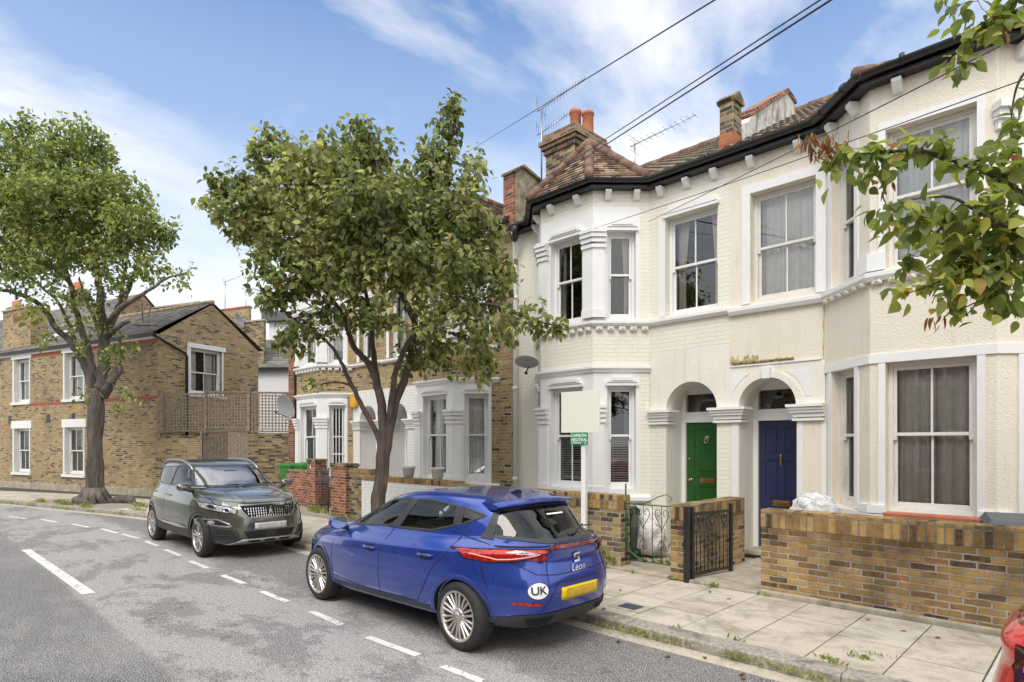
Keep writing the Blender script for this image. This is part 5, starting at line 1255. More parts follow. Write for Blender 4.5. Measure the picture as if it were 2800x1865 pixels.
def wheel(parent,x,side,R_,rw,style,ysurf,rimr=None):
    # side=+1 left
    rimr=rimr or R_*.725; w=.205; yo=ysurf; s=side
    W=bpy.data.objects.new('wheel',None); COL.objects.link(W); W.parent=parent; W.location=(x,s*yo,R_); W.rotation_euler=(0,0,0 if s>0 else math.pi)
    # local: +y is outward
    m=MB(); m.lathe([(rimr,-.005),(rimr+.012,.0),(R_*.86,.004),(R_-.03,-.004),(R_-.008,-.02),(R_,-.045),(R_,-w+.04),(R_-.02,-w+.01),(rimr,-w)],56,axis='y')
    for k in range(4): m.lathe([(R_+.0005,-.06-k*.033),(R_-.001,-.068-k*.033),(R_+.0005,-.07-k*.033)],40,axis='y')
    t=m.build('tyre','tyre',W,fixn=True)
    m=MB(); m.lathe([(rimr+.004,-.0),(rimr-.006,.004),(rimr-.018,-.004),(rimr-.022,-.03),(rimr-.03,-.06),(rimr-.035,-w+.02)],56,axis='y')
    def spoke(a0,r0,r1,w0,w1,y0,y1,th=.02):
        c,s_=math.cos(a0),math.sin(a0); pts=[]
        def P(r,t,y): return (r*c-t*s_,y,r*s_+t*c)
        vs=[P(r0,-w0,y0-th*.4),P(r0,-w0*.45,y0),P(r0,w0*.45,y0),P(r0,w0,y0-th*.4),P(r1,-w1,y1-th*.4),P(r1,-w1*.45,y1),P(r1,w1*.45,y1),P(r1,w1,y1-th*.4),P(r0,w0,y0-th-.02),P(r0,-w0,y0-th-.02),P(r1,w1,y1-th-.02),P(r1,-w1,y1-th-.02)]
        m.add(vs,[(0,1,5,4),(1,2,6,5),(2,3,7,6),(3,8,10,7),(9,0,4,11)],False)
    def spoke2(a0,r0,a1,r1,w0,w1,y0,y1,th=.02):
        p0=Vector((r0*math.cos(a0),r0*math.sin(a0)));p1=Vector((r1*math.cos(a1),r1*math.sin(a1))); d=(p1-p0).normalized(); n=Vector((-d.y,d.x))
        vs=[]
        for p,w_,y in((p0,w0,y0),(p1,w1,y1)):
            for k,yy in((-1,y-th*.4),(-.45,y),(.45,y),(1,y-th*.4),(1,y-th-.02),(-1,y-th-.02)): q=p+n*w_*k; vs.append((q.x,yy,q.y))
        m.add(vs,[(0,1,7,6),(1,2,8,7),(2,3,9,8),(3,4,10,9),(5,0,6,11)],False)
    if style=='multi':
        for k in range(5):
            a=2*math.pi*k/5+.3
            for da,db in((-.10,-.05),(.10,.05)): spoke2(a+da*2.2,.05,a+db*2.6,rimr-.01,.011,.013,-.012,-.006)
            for da,db in((.5,.50),(.77,.77)): spoke2(a+da,.055,a+db,rimr-.01,.010,.012,-.016,-.008)
    else:
        for k in range(5):
            a=2*math.pi*k/5+math.pi/2
            spoke2(a-.14,.05,a-.20,rimr-.01,.020,.018,-.01,-.004); spoke2(a+.14,.05,a+.20,rimr-.01,.020,.018,-.01,-.004)
            spoke2(a+.55,.10,a+.63,rimr-.02,.012,.016,-.03,-.02); 
    m.lathe([(.075,-.05),(.075,-.016),(.06,-.008),(.032,-.006),(.03,-.0),(0,.0)],24,axis='y')
    rim=m.build('rim','alloy',W)
    m=MB(); m.lathe([(rimr-.03,-.085),(.06,-.085),(.06,-.08),(.0,-.08)],40,axis='y'); m.lathe([(rimr-.05,-.07),(rimr-.13,-.07),(rimr-.13,-.09),(rimr-.05,-.09)],40,axis='y'); m.build('brake_disc',plain('brake_disc',(.10,.085,.075),.5,.6),W)
    if style!='multi':
        m=MB()
        for k in range(5):
            a=2*math.pi*k/5+math.pi/2
            m.add([(.08*math.cos(a-.1),-.012,.08*math.sin(a-.1)),(.08*math.cos(a+.1),-.012,.08*math.sin(a+.1)),((rimr-.03)*math.cos(a+.13),-.012,(rimr-.03)*math.sin(a+.13)),((rimr-.03)*math.cos(a-.13),-.012,(rimr-.03)*math.sin(a-.13))],[(0,1,2,3)])
        m.build('rim_inset','alloy_dark',W)
    return W
def archlip(car,x,zc,r,mat,w=.03,a0=-20,a1=200,y_in=.02,name='arch_trim'):
    for ax in ('L','R'):
        vs=[];n=40
        for i in range(n+1):
            a=R(a0+(a1-a0)*i/n); 
            for rr,o_ in((r+w,.003),(r+w*.6,.012),(r-.004,.010),(r-.006,-.05)):
                px,pz=x+rr*math.cos(a),zc+rr*math.sin(a)
                if rr<r: h,nn=car.hit(x+(r+.004)*math.cos(a),zc+(r+.004)*math.sin(a),ax); h=Vector((px,h.y,pz))+Vector((0,-.06 if ax=='L' else .06,0)); vs.append(h)
                else: h,nn=car.hit(px,pz,ax); vs.append(h+nn*o_)
        mb=MB(); mb.add(vs,[(i*4+k,i*4+k+1,i*4+4+k+1,i*4+4+k) for i in range(n) for k in range(3)],True); mb.build(name,mat,car.root)
def seats(car,xs,zs=.45):
    for i,x in enumerate(xs):
        for y in(-.36,.36):
            m=MB(); m.prism([(x-.1,y-.23,zs-.1),(x+.35,y-.23,zs-.1),(x+.35,y-.23,zs+.05),(x-.02,y-.23,zs+.08),(x-.2,y-.23,zs+.62),(x-.32,y-.23,zs+.60)],(0,.46,0)); m.build('seat','seat',car.root,bevel=.03)
            m=MB(); m.prism([(x-.22,y-.13,zs+.64),(x-.32,y-.13,zs+.64),(x-.35,y-.11,zs+.85),(x-.26,y-.11,zs+.86)],(0,.25,0)); m.build('headrest','seat',car.root,bevel=.03)
def mirror_(car,x,z,y,pmat,s=1):
    for sd in(1,-1):
        m=MB(); bm=bmesh.new(); bmesh.ops.create_icosphere(bm,subdivisions=3,radius=1)
        for v in bm.verts:
            for q_ in range(3): v.co[q_]=math.copysign(abs(v.co[q_])**.62,v.co[q_])
            v.co.x=v.co.x*.08*s*(1-.25*max(0,v.co.z)); v.co.y*=.105*s; v.co.z*=.065*s
            if v.co.x<-.03*s: v.co.x=-.03*s
            v.co+=Vector((x,sd*(y+.12*s),z))
        o=joinmesh('mirror',bm,pmat,car.root)
        m=MB(); m.add([(x-.032*s,sd*(y+.12*s)+.1*s*math.cos(t),z+.065*s*math.sin(t)) for t in np.linspace(0,2*math.pi,20,endpoint=False)],[list(range(20))]); m.build('mirror_glass',M['chrome'],o)
        m=MB(); m.tube([(x+.01,sd*(y+.08),z-.05*s),(x+.02,sd*(y-.02),z-.075*s)],.026*s,8); m.build('stalk','trim',o)
# ---- blue hatchback
rb=[dict(xf=1.95,xr=-1.98,w=.70,zf=.20,zr=.26,n=5),
 dict(xf=2.05,xr=-2.06,w=.83,zf=.20,zr=.27,n=5,tf=.05,tr=.02),
 dict(xf=2.14,xr=-2.13,w=.87,zf=.33,zr=.42,n=4.5,tf=.07,tr=.03),
 dict(xf=2.17,xr=-2.165,w=.895,zf=.50,zr=.56,n=4.5,tf=.075,tr=.035),
 dict(xf=2.165,xr=-2.15,w=.90,zf=.60,zr=.68,n=4.5,tf=.08,tr=.04),
 dict(xf=2.14,xr=-2.10,w=.90,zf=.67,zr=.86,n=4.3,tf=.08,tr=.055),
 dict(xf=2.02,xr=-2.12,w=.885,zf=.76,zr=.955,n=4.2,tf=.085,tr=.065),
 dict(xf=1.82,xr=-2.05,w=.835,zf=.84,zr=1.005,n=4,tf=.09,tr=.08,crown=.02),
 dict(xf=1.40,xr=-2.0,w=.79,zf=.915,zr=1.03,n=3.6,tf=.09,tr=.09,crown=.03),
 dict(xf=1.02,xr=-1.96,w=.765,zf=.965,zr=1.055,n=3.6,tf=.05,tr=.09,crown=.02),
 dict(xf=.62,xr=-1.86,w=.725,zf=1.13,zr=1.17,n=3.8,tr=.10,bow=.01),
 dict(xf=.28,xr=-1.74,w=.67,zf=1.28,zr=1.295,n=4,tr=.10,bow=.03),
 dict(xf=.02,xr=-1.60,w=.60,zf=1.365,zr=1.37,n=4.2,tr=.10,bow=.045),
 dict(xf=-.20,xr=-1.48,w=.50,zf=1.405,zr=1.385,n=3.6,bow=.04,crown=.01),
 dict(xf=-.45,xr=-1.2,w=.25,zf=1.43,zr=1.41,n=3,bow=.02,crown=.01)]
dlo_f=[(.62,.985),(.30,1.17),(-.05,1.305),(-.42,1.345),(-.39,1.20),(-.17,1.045)]
dlo_r=[(-.33,1.04),(-.545,1.345),(-.8,1.35),(-1.15,1.315),(-1.17,1.13),(-.88,1.06)]
dlo_q=[(-1.235,1.31),(-1.50,1.24),(-1.25,1.145)]
ws_=[(-.60,1.02),(.60,1.02),(.50,1.33),(-.50,1.33)]
rw_=smoothpoly([(-.63,1.02),(.63,1.02),(.565,1.20),(.485,1.325),(-.485,1.325),(-.565,1.20)],1)
BC=Car('parked_car','shiny blue hatchback parked at the kerb with white UK sticker on its rear bumper',(-5.455,4.305,0),math.pi,.955,rb,{3:.2,4:.55,5:.55,6:.5,9:.3},'blue_paint',
  ([(.92,.60),(.80,.98),(.05,1.31),(-.4,1.34),(-1.0,1.33),(-1.38,1.28),(-1.45,1.0),(-1.42,.7),(-1.3,.5)],.66,1.0),
  [inset(dlo_f,.012),inset(dlo_r,.012),inset(dlo_q,.012)],[(ws_,.0,2.0)],[(inset(rw_,.02),-2.6,-1.2)],[(1.27,.32,.345),(-1.385,.32,.345)])
for d in (dlo_f,dlo_r,dlo_q):
    BC.patch('side_window',d,'L','carglass',.001,mirror=True)
    BC.strip('window_seal',d,'L','trim',.022,.004,mirror=True,closed=True,raise_=.003)
BC.strip('window_sticker',[(-.18,1.235),(.06,1.235)],'B','text_white',.012,.006)
BC.patch('windscreen',ws_,'F','screenglass',.001); BC.strip('windscreen_seal',ws_,'F','trim',.03,.003,closed=True)
BC.patch('rear_window',rw_,'B','rearglass',.002); BC.strip('rear_window_seal',rw_,'B','trim',.032,.005,closed=True)
# pillar fill between side windows, quarter panels at the rear glass
BC.patch('pillar',[(-.17,1.045),(-.33,1.04),(-.545,1.345),(-.42,1.345),(-.39,1.2)],'L','trim',.005,mirror=True)
BC.patch('pillar',[(-1.17,1.13),(-1.25,1.145),(-1.235,1.31),(-1.15,1.315)],'L','trim',.005,mirror=True)
for sg in(1,-1): BC.patch('glass_extension',[(sg*.615,1.03),(sg*.56,1.20),(sg*.49,1.32),(sg*.50,1.32),(sg*.582,1.19),(sg*.655,1.04)],'B','trim',.006)
seam=[[(.83,.86),(.88,.7),(.865,.40)],[(-.25,1.03),(-.22,.93),(-.16,.72),(-.13,.33)],[(-1.2,1.12),(-1.29,1.04),(-1.22,.87),(-1.06,.74),(-.9,.50),(-.78,.36)],[(.865,.38),(.3,.345),(-.78,.36)],[(1.75,.68),(1.6,.72)],[(-1.62,.82),(-1.72,.62)]]
for q in seam: BC.strip('panel_gap',q,'L','liner',.009,.0012,mirror=True)
BC.strip('panel_gap',[(.83,.87),(.88,.90),(1.2,.88),(1.7,.80)],'L','liner',.006,.0012,mirror=True)
BC.strip('sill_trim',[(.95,.30),(-.98,.325)],'L','trim',.05,.003,mirror=True)
BC.strip('crease',[(1.12,.80),(.6,.835),(0,.865),(-.75,.91)],'L','blue_paint',.05,.0,mirror=True,raise_=.006)
BC.strip('crease',[(-1.3,.92),(-1.75,.965)],'L','blue_paint',.05,.0,mirror=True,raise_=.008)
for hx,hz in((.02,.80),(-.95,.835)):
    for sd in ('L','R'):
        hp=BC.patch('handle_recess_shade',smoothpoly([(hx-.12,hz-.035),(hx+.12,hz-.03),(hx+.11,hz+.035),(hx-.11,hz+.03)],2),sd,M['handle_shade'] if 'handle_shade' in M else 'liner',.0012)
        p1,n1=BC.hit(hx-.11,hz+.006,sd); p2,n2=BC.hit(hx+.11,hz+.006,sd); m=MB(); m.tube([p1+n1*.0,p1*.85+p2*.15+n1*.03,p1*.15+p2*.85+n1*.03,p2],[.012,.015,.015,.012],8); m.build('door_handle','blue_paint',BC.root)
archlip(BC,1.27,.32,.345,'blue_paint',.045,-4,184); archlip(BC,-1.385,.32,.345,'blue_paint',.045,-4,184)
for x in(1.27,-1.385):
    for sd in(1,-1): wheel(BC.root,x,sd,.322,0,'multi',.852)
mirror_(BC,.66,1.015,.79,'blue_paint',1.0)
# rear: lamps, bar, seams, plate, badge, diffuser
tl=[(.81,.94),(.66,.962),(.30,.965),(.48,.905),(.62,.872),(.74,.855),(.81,.87)]
for sg in(1,-1):
    P=[(sg*a,b) for a,b in tl]
    L_=BC.patch('tail_lamp',P,'B','lamp_red',.013,step=.025); BC.strip('lamp_edge',P,'B','liner',.008,.014,closed=True,parent=L_)
    BC.strip('light_guide',[(sg*.79,.915),(sg*.70,.88),(sg*.62,.892),(sg*.45,.93)],'B','lamp_guide',.010,.016,parent=L_)
    BC.patch('reversing_lamp',[(sg*.60,.955),(sg*.47,.945),(sg*.49,.925),(sg*.60,.93)],'B','lamp_clear',.016,parent=L_)
    BC.patch('side_lamp',[(-2.075,.935),(-1.90,.955),(-1.97,.89),(-2.08,.865)] ,'L' if sg>0 else 'R','lamp_red',.011,parent=L_,step=.02)
    BC.patch('rear_reflector',[(sg*.68,.50),(sg*.47,.475),(sg*.48,.505),(sg*.66,.525)],'B','lamp_red',.006)
BC.patch('lamp_bar',[(.32,.985),(-.32,.985),(-.32,.955),(.32,.955)],'B','lamp_bar',.009)
BC.strip('boot_lip',[(.66,.985),(.4,.988),(0,.988),(-.4,.988),(-.66,.985)],'B','liner',.012,.004)
BC.strip('panel_gap',[(.735,1.30),(.74,1.12),(.67,1.0),(.645,.86),(.50,.755),(.3,.735),(-.3,.735),(-.5,.755),(-.645,.86),(-.67,1.0),(-.74,1.12),(-.735,1.30)],'B','liner',.008,.0015)
BC.patch('plate_recess',[(.40,.47),(.30,.66),(-.30,.66),(-.40,.47)],'B','blue_paint',.0008)
BC.strip('recess_edge_shade',[(.46,.42),(.30,.665),(-.30,.665),(-.46,.42)],'B','recess_shade',.014,.002)  # dark blue line painted as shade, the recess itself is flat
pl=BC.patch('number_plate',[(.26,.505),(.26,.615),(-.26,.615),(-.26,.505)],'B','plate_y',.014,thick=.012)
rn=random.Random(4)
for i in range(8):
    for j in range(2): 
        x=.2-.05*i; BC.patch('blurred_patch',[(x,.53+.035*j),(x,.565+.035*j),(x-.05,.565+.035*j),(x-.05,.53+.035*j)],'B',plain('plate_blur_%d%d'%(i,j),tuple(c*rn.uniform(.75,1.05) for c in (.66,.46,.03)),.4,var=0),.016,parent=pl)
BC.patch('bumper_trim',[(-1.72,.2),(-2.08,.22),(-2.08,.36),(-1.75,.33)],'L','trim',.006,mirror=True)
BC.patch('diffuser',[(.82,.345),(.62,.40),(-.62,.40),(-.82,.345),(-.60,.27),(.60,.27)],'B','trim',.008)
BC.patch('exhaust_trim',[(.58,.37),(.30,.37),(.36,.30),(.54,.30)],'B','liner',.012); BC.patch('exhaust_trim',[(-.58,.37),(-.30,.37),(-.36,.30),(-.54,.30)],'B','liner',.012)
# badge: stylised S emblem, script lettering, UK oval
def onrear(txt,size,y,z,mat,name,off=.008,sp=1,bold=0,font=None,shear=0):
    c=bpy.data.curves.new('t','FONT'); c.body=txt; c.size=size; c.align_x='CENTER'; c.align_y='CENTER'; c.offset=bold; c.shear=shear; c.space_character=sp
    o=bpy.data.objects.new('t',c); COL.objects.link(o); me=evalmesh(o); bpy.data.objects.remove(o)
    for v in me.vertices:
        a,b=y-v.co.x,z+v.co.y; p,n=BC.hit(a,b,'B'); v.co=p+n*off
    me.materials.clear(); me.materials.append(M[mat]); o=bpy.data.objects.new(name,me); COL.objects.link(o); o.parent=BC.root; return o
for P in ([(.045,.0),(.045,.045),(-.05,.055),(-.05,.035),(.02,.028),(.02,.015),(-.05,.008),(-.05,-.045),(.045,-.055),(.045,-.035),(-.022,-.028),(-.022,-.012)],):
    pass
for bar in ([(.045,.050),(-.05,.056),(-.05,.036),(.045,.030)],[(.045,.028),(.020,.029),(.020,.006),(.045,.004)],[(.045,.010),(-.05,.014),(-.05,-.008),(.045,-.012)],[(-.05,-.010),(-.026,-.009),(-.026,-.03),(-.05,-.03)],[(.045,-.036),(-.05,-.030),(-.05,-.052),(.045,-.058)]):
    BC.patch('emblem',[(a*.85,b*.85+.858) for a,b in bar],'B','chrome',.016)
onrear('Leon',.095,0,.765,'chrome','lettering',.014,1.05,0,shear=.35)
cp=[(.50+.085*math.cos(t),.615+.07*math.sin(t)) for t in np.linspace(0,2*math.pi,28,endpoint=False)]
st=BC.patch('sticker',cp,'B','text_white',.006); onrear('UK',.10,.50,.615,'text_black','sticker_letters',.009,.95,.0015).parent=BC.root
# roof spoiler, fin, wiper
m=MB(); vs=[];n=16
for i in range(n+1):
    y=-.56+1.12*i/n; a=abs(y/.56); ze=1.372-.035*a**2; xe=-1.74+.10*a**3
    p,nn=BC.hit(-1.40,y*.98,'T'); vs+= [(p.x,p.y,p.z+.002),(-1.55,y,1.388-.03*a**2),(xe,y,ze),(xe+.015,y,ze-.03),(-1.52,y,1.33-.04*a**2)]
m.add(vs,[(i*5+k,i*5+k+1,i*5+5+k+1,i*5+5+k) for i in range(n) for k in range(4)],True); m.add(vs[:5],[(0,1,2,3,4)]); m.add(vs[-5:],[(0,1,2,3,4)]); m.build('roof_spoiler','blue_paint',BC.root,fixn=True)
m=MB(); p,_=BC.hit(-1.28,0,'T'); m.prism([(-1.22,-.012,p.z-.005),(-1.40,-.012,p.z-.005),(-1.40,-.012,p.z+.035),(-1.36,-.012,p.z+.045)],(0,.024,0)); m.build('roof_aerial','black',BC.root,bevel=.004)
m=MB(); p,n_=BC.hit(-.05,1.05,'B'); q,_=BC.hit(-.45,1.09,'B'); off=Vector((-.02,0,.012)); m.tube([p+off,q+off],[.02,.008],6); m.tube([q+off*.6-Vector((0,.16,.02)),q+off*.6+Vector((0,.3,.0))],.007,5); m.lathe([(.0,0),(.03,0),(.03,.03),(0,.03)],10,tuple(p+Vector((-.01,0,0))),'x'); m.build('rear_wiper','black',BC.root)
BC.patch('headlamp',[(1.55,.72),(1.75,.755),(2.0,.70),(2.08,.62),(1.9,.64)],'L','lamp_clear',.006,mirror=True)
seats(BC,(-.05,-.95))
m=MB(); m.box(.55,.9,-.62,.62,.6,.93); m.build('dashboard','dash',BC.root,bevel=.05)
m=MB(); m.tube([(.47+.04*math.sin(t)*-1,-.35+.18*math.cos(t),.93+.16*math.sin(t)) for t in np.linspace(0,2*math.pi,24)],.014,6,caps=False); m.build('steering_wheel','dash',BC.root)
# ---------------- grey SUV
gb_=[dict(xf=2.05,xr=-2.02,w=.72,zf=.24,zr=.26,n=5),
 dict(xf=2.12,xr=-2.12,w=.86,zf=.24,zr=.28,n=5,tf=.035,tr=.02),
 dict(xf=2.20,xr=-2.19,w=.90,zf=.40,zr=.45,n=5,tf=.045,tr=.03),
 dict(xf=2.215,xr=-2.22,w=.915,zf=.58,zr=.60,n=4.6,tf=.05,tr=.035),
 dict(xf=2.20,xr=-2.20,w=.92,zf=.72,zr=.76,n=4.5,tf=.055,tr=.04),
 dict(xf=2.16,xr=-2.15,w=.915,zf=.86,zr=.92,n=4.4,tf=.06,tr=.05),
 dict(xf=2.04,xr=-2.10,w=.885,zf=.965,zr=1.04,n=4.2,tf=.065,tr=.06),
 dict(xf=1.78,xr=-2.05,w=.84,zf=1.04,zr=1.10,n=4,tf=.07,tr=.07,crown=.02),
 dict(xf=1.36,xr=-2.0,w=.80,zf=1.09,zr=1.14,n=4,tf=.07,tr=.07,crown=.03),
 dict(xf=1.02,xr=-1.97,w=.785,zf=1.125,zr=1.18,n=4,tf=.04,tr=.07,crown=.02),
 dict(xf=.70,xr=-1.90,w=.745,zf=1.29,zr=1.32,n=4.2,tr=.07,bow=.01),
 dict(xf=.42,xr=-1.82,w=.70,zf=1.43,zr=1.45,n=4.5,tr=.07,bow=.02),
 dict(xf=.18,xr=-1.72,w=.635,zf=1.53,zr=1.545,n=4.6,tr=.07,bow=.03),
 dict(xf=-.05,xr=-1.6,w=.53,zf=1.575,zr=1.575,n=4,bow=.025,crown=.01),
 dict(xf=-.35,xr=-1.3,w=.3,zf=1.60,zr=1.595,n=3,bow=.01,crown=.01)]
gf=[(.86,1.155),(.62,1.28),(.32,1.42),(.05,1.495),(-.30,1.505),(-.36,1.15)]
gr=[(-.42,1.15),(-.36,1.505),(-.75,1.50),(-1.22,1.46),(-1.25,1.2),(-.95,1.155)]
gq=[(-1.30,1.22),(-1.27,1.455),(-1.60,1.40),(-1.72,1.30)]
gws=[(-.70,1.17),(.70,1.17),(.60,1.44),(.54,1.505),(-.54,1.505),(-.60,1.44)]
GC=Car('parked_car','dark grey SUV with chequered grille parked facing the camera','car' and (-11.81,4.28,0),0,.955,gb_,{3:.2,4:.5,5:.5,6:.5,9:.3},'grey_paint',
  ([(1.0,.7),(.92,1.12),(.2,1.5),(-.2,1.53),(-1.2,1.52),(-1.5,1.48),(-1.62,1.1),(-1.6,.6)],.68,1.15),
  [inset(gf,.012),inset(gr,.012),inset(gq,.012)],[(gws,.1,2.0)],[([(-.6,1.2),(.6,1.2),(.5,1.48),(-.5,1.48)],-2.6,-1.5)],[(1.30,.335,.375),(-1.31,.335,.375)])
for d in (gf,gr,gq):
    GC.patch('side_window',d,'L','carglass',.001,mirror=True); GC.strip('window_seal',d,'L','trim',.02,.004,mirror=True,closed=True)
GC.strip('window_chrome',[(.9,1.145),(-.4,1.135),(-1.0,1.145),(-1.7,1.29),(-1.6,1.41),(-1.25,1.475),(-.3,1.52)],'L','satin',.016,.006,mirror=True,raise_=.004)
GC.patch('windscreen',gws,'F','screenglass',.002); GC.strip('windscreen_seal',gws,'F','trim',.03,.003,closed=True)
GC.patch('cowl',[(-.72,1.145),(.72,1.145),(.70,1.175),(-.70,1.175)],'F','trim',.006)
GC.patch('pillar',[(-.36,1.15),(-.42,1.15),(-.36,1.505),(-.30,1.505)],'L','trim',.005,mirror=True)
for q in ([(1.02,1.02),(1.0,.62),(.86,.45)],[(-.39,1.13),(-.40,.8),(-.38,.42)],[(-1.3,1.15),(-1.32,.95),(-1.1,.75),(-.92,.5)],[(.86,.44),(-.92,.47)]): GC.strip('panel_gap',q,'L','liner',.007,.0012,mirror=True)
# lower cladding, chrome sill blade, arches
GC.patch('side_cladding',[(.93,.25),(.98,.45),(.8,.44),(-.9,.46),(-.98,.46),(-.95,.27)],'L','trim',.005,mirror=True)
GC.patch('chrome_blade',[(.85,.46),(.5,.50),(-.4,.49),(-.85,.485),(-.4,.455),(.5,.44)],'L','chrome',.012,mirror=True)
archlip(GC,1.30,.335,.375,'trim',.075); archlip(GC,-1.31,.335,.375,'trim',.075)
for x in(1.30,-1.31):
    for sd in(1,-1): wheel(GC.root,x,sd,.345,0,'five',.87)
mirror_(GC,.80,1.17,.80,'grey_paint',1.1)
for hx,hz in((.0-.15,.98),(-1.08,1.0)):
    for sd in ('L','R'):
        p1,n1=GC.hit(hx-.1,hz,sd); p2,n2=GC.hit(hx+.1,hz,sd); m=MB(); m.tube([p1,p1*.85+p2*.15+n1*.03,p1*.15+p2*.85+n1*.03,p2],[.012,.014,.014,.012],8); m.build('door_handle','grey_paint',GC.root)
for sg in(1,-1):
    P=[(sg*a,b) for a,b in [(.50,.84),(.60,.875),(.76,.915),(.845,.94),(.84,.86),(.78,.82),(.66,.785),(.52,.765)]]
    hl=GC.patch('headlamp',P,'F','lamp_clear',.010); GC.strip('headlamp_edge',P,'F','liner',.012,.011,closed=True,parent=hl)
    for cy,cz,r in((.62,.82,.032),(.755,.865,.034)):
        cc=[(sg*(cy)+r*math.cos(t),cz+r*math.sin(t)) for t in np.linspace(0,2*math.pi,18,endpoint=False)]; GC.patch('lamp_lens',cc,'F','liner',.013,parent=hl); GC.strip('lamp_ring',cc,'F','chrome',.012,.015,closed=True,parent=hl,raise_=.006)
    GC.patch('headlamp_side',[(1.95,.90),(1.78,.945),(1.82,.90),(1.95,.85)],'L' if sg>0 else 'R','lamp_clear',.008,parent=hl)
    F_=[(sg*a,b) for a,b in [(.86,.655),(.72,.665),(.62,.60),(.58,.555),(.70,.56),(.86,.585)]]
    fl_=GC.patch('fog_lamp',F_,'F','liner',.006); GC.strip('fog_surround',F_,'F','satin',.022,.010,closed=True,parent=fl_,raise_=.006); cc=[(sg*.77+.028*math.cos(t),.615+.028*math.sin(t)) for t in np.linspace(0,2*math.pi,14,endpoint=False)]; GC.patch('fog_lens',cc,'F','lamp_clear',.012,parent=fl_)
    GC.patch('corner_cladding',[(sg*.92,.28),(sg*.92,.53),(sg*.80,.55),(sg*.53,.50),(sg*.46,.34),(sg*.50,.27)],'F','trim',.004)
    sgp=GC.patch('side_grille',[(sg*.84,.36),(sg*.84,.52),(sg*.60,.51),(sg*.52,.36)],'F','liner',.007)
    for k in range(5): GC.strip('grille_slat',[(sg*.83,.38+.03*k),(sg*(.54+.015*k),.38+.03*k)],'F','trim',.012,.010,parent=sgp,raise_=.008)
gp_=[(-.47,.90),(.47,.90),(.44,.80),(.36,.695),(-.36,.695),(-.44,.80)]
gr_=GC.patch('grille',gp_,'F','liner',.006); GC.strip('grille_frame',gp_,'F','satin',.018,.012,closed=True,parent=gr_,raise_=.008)
for k in range(5):
    zz=.72+.04*k; hw=.355+.11*(zz-.695)/.2
    for j in range(-11,12):
        y=j*.04
        if abs(y)>hw-.02 or (abs(y)<.06 and .74<zz<.86): continue
        GC.patch('grille_stud',[(y-.006,zz-.013),(y+.006,zz-.013),(y+.008,zz+.013),(y-.004,zz+.013)],'F','chrome',.016,parent=gr_)
# upright rampant emblem, simplified
for bar in ([(-.012,.86),(.022,.862),(.03,.84),(.012,.835),(.01,.82),(.028,.80),(.02,.79),(-.002,.80),(-.012,.83)],[(-.03,.82),(-.012,.815),(-.004,.79),(-.02,.79)],[(.0,.79),(.014,.79),(.028,.765),(.034,.745),(.02,.745),(.01,.768)],[(-.022,.79),(-.002,.79),(-.014,.765),(-.02,.742),(-.036,.742),(-.026,.765)]): GC.patch('emblem',bar,'F','chrome',.022,parent=gr_)
lg=GC.patch('lower_grille',[(-.44,.475),(.44,.475),(.36,.36),(-.36,.36)],'F','liner',.007)
for k in range(5): GC.strip('grille_slat',[(-.42+.01*(4-k),.375+.022*k),(-.1,.375+.022*k)],'F','trim',.01,.010,parent=lg,raise_=.008); GC.strip('grille_slat',[(.42-.01*(4-k),.375+.022*k),(.1,.375+.022*k)],'F','trim',.01,.010,parent=lg,raise_=.008)
GC.patch('radar_panel',[(-.09,.37),(.09,.37),(.09,.47),(-.09,.47)],'F','trim',.012,parent=lg)
sk=GC.patch('skid_plate',[(-.66,.255),(-.42,.345),(.42,.345),(.66,.255),(.40,.275),(-.40,.275)],'F','satin',.016,thick=.01)
for c in(-.26,0,.26): GC.patch('skid_slot',[(c-.10,.295),(c+.10,.295),(c+.09,.325),(c-.09,.325)],'F','liner',.019,parent=sk)
npl=GC.patch('number_plate',[(-.27,.50),(.27,.50),(.27,.605),(-.27,.605)],'F','plate_w',.014,thick=.01)
for i in range(8): GC.patch('blurred_patch',[(-.2+.05*i,.52),(-.15+.05*i,.52),(-.15+.05*i,.585),(-.2+.05*i,.585)],'F',plain('plate_blur_g%d'%i,tuple([rn.uniform(.42,.58)]*3),.4,var=0),.016,parent=npl)
GC.strip('panel_gap',[(-.86,1.03),(-.6,.965),(-.3,.93),(.3,.93),(.6,.965),(.86,1.03)],'F','liner',.008,.002)
for sg in (1,-1):
    GC.strip('bonnet_crease',[(.95,sg*.52),(1.5,sg*.47),(2.0,sg*.38)],'T','grey_paint',.05,.0,raise_=.008)
    GC.strip('panel_gap',[(.98,sg*.74),(1.4,sg*.74),(1.9,sg*.70)],'T','liner',.008,.001)
    m=MB(); pts=[]
    for x in np.linspace(.25,-1.65,16):
        p,n_=GC.hit(x,sg*.60,'T'); pts.append(p+Vector((0,0,.045*min(1,4*min((.25-x)/1.9,(x+1.65)/1.9)+.15))))
    m.tube(pts,.018,8); m.build('roof_rail','satin',GC.root)
GC.patch('sunroof',[(-.1,-.45),(-.1,.45),(-1.3,.45),(-1.3,-.45)],'T','liner',.002)
m=MB(); 
for y0,y1 in((-.6,-.05),(.0,.55)):
    p,n_=GC.hit(y0,1.155,'F'); q,_=GC.hit(y1,1.17,'F'); m.tube([p+n_*.02,q+n_*.02],.008,5)
m.build('wiper','black',GC.root)
seats(GC,(0,-.95),.6)
m=MB(); m.box(.6,.98,-.64,.64,.7,1.10); m.build('dashboard','dash',GC.root,bevel=.05)
m=MB(); m.box(.40,.45,-.12,.12,1.36,1.43); m.build('interior_mirror','dash',GC.root,bevel=.01)
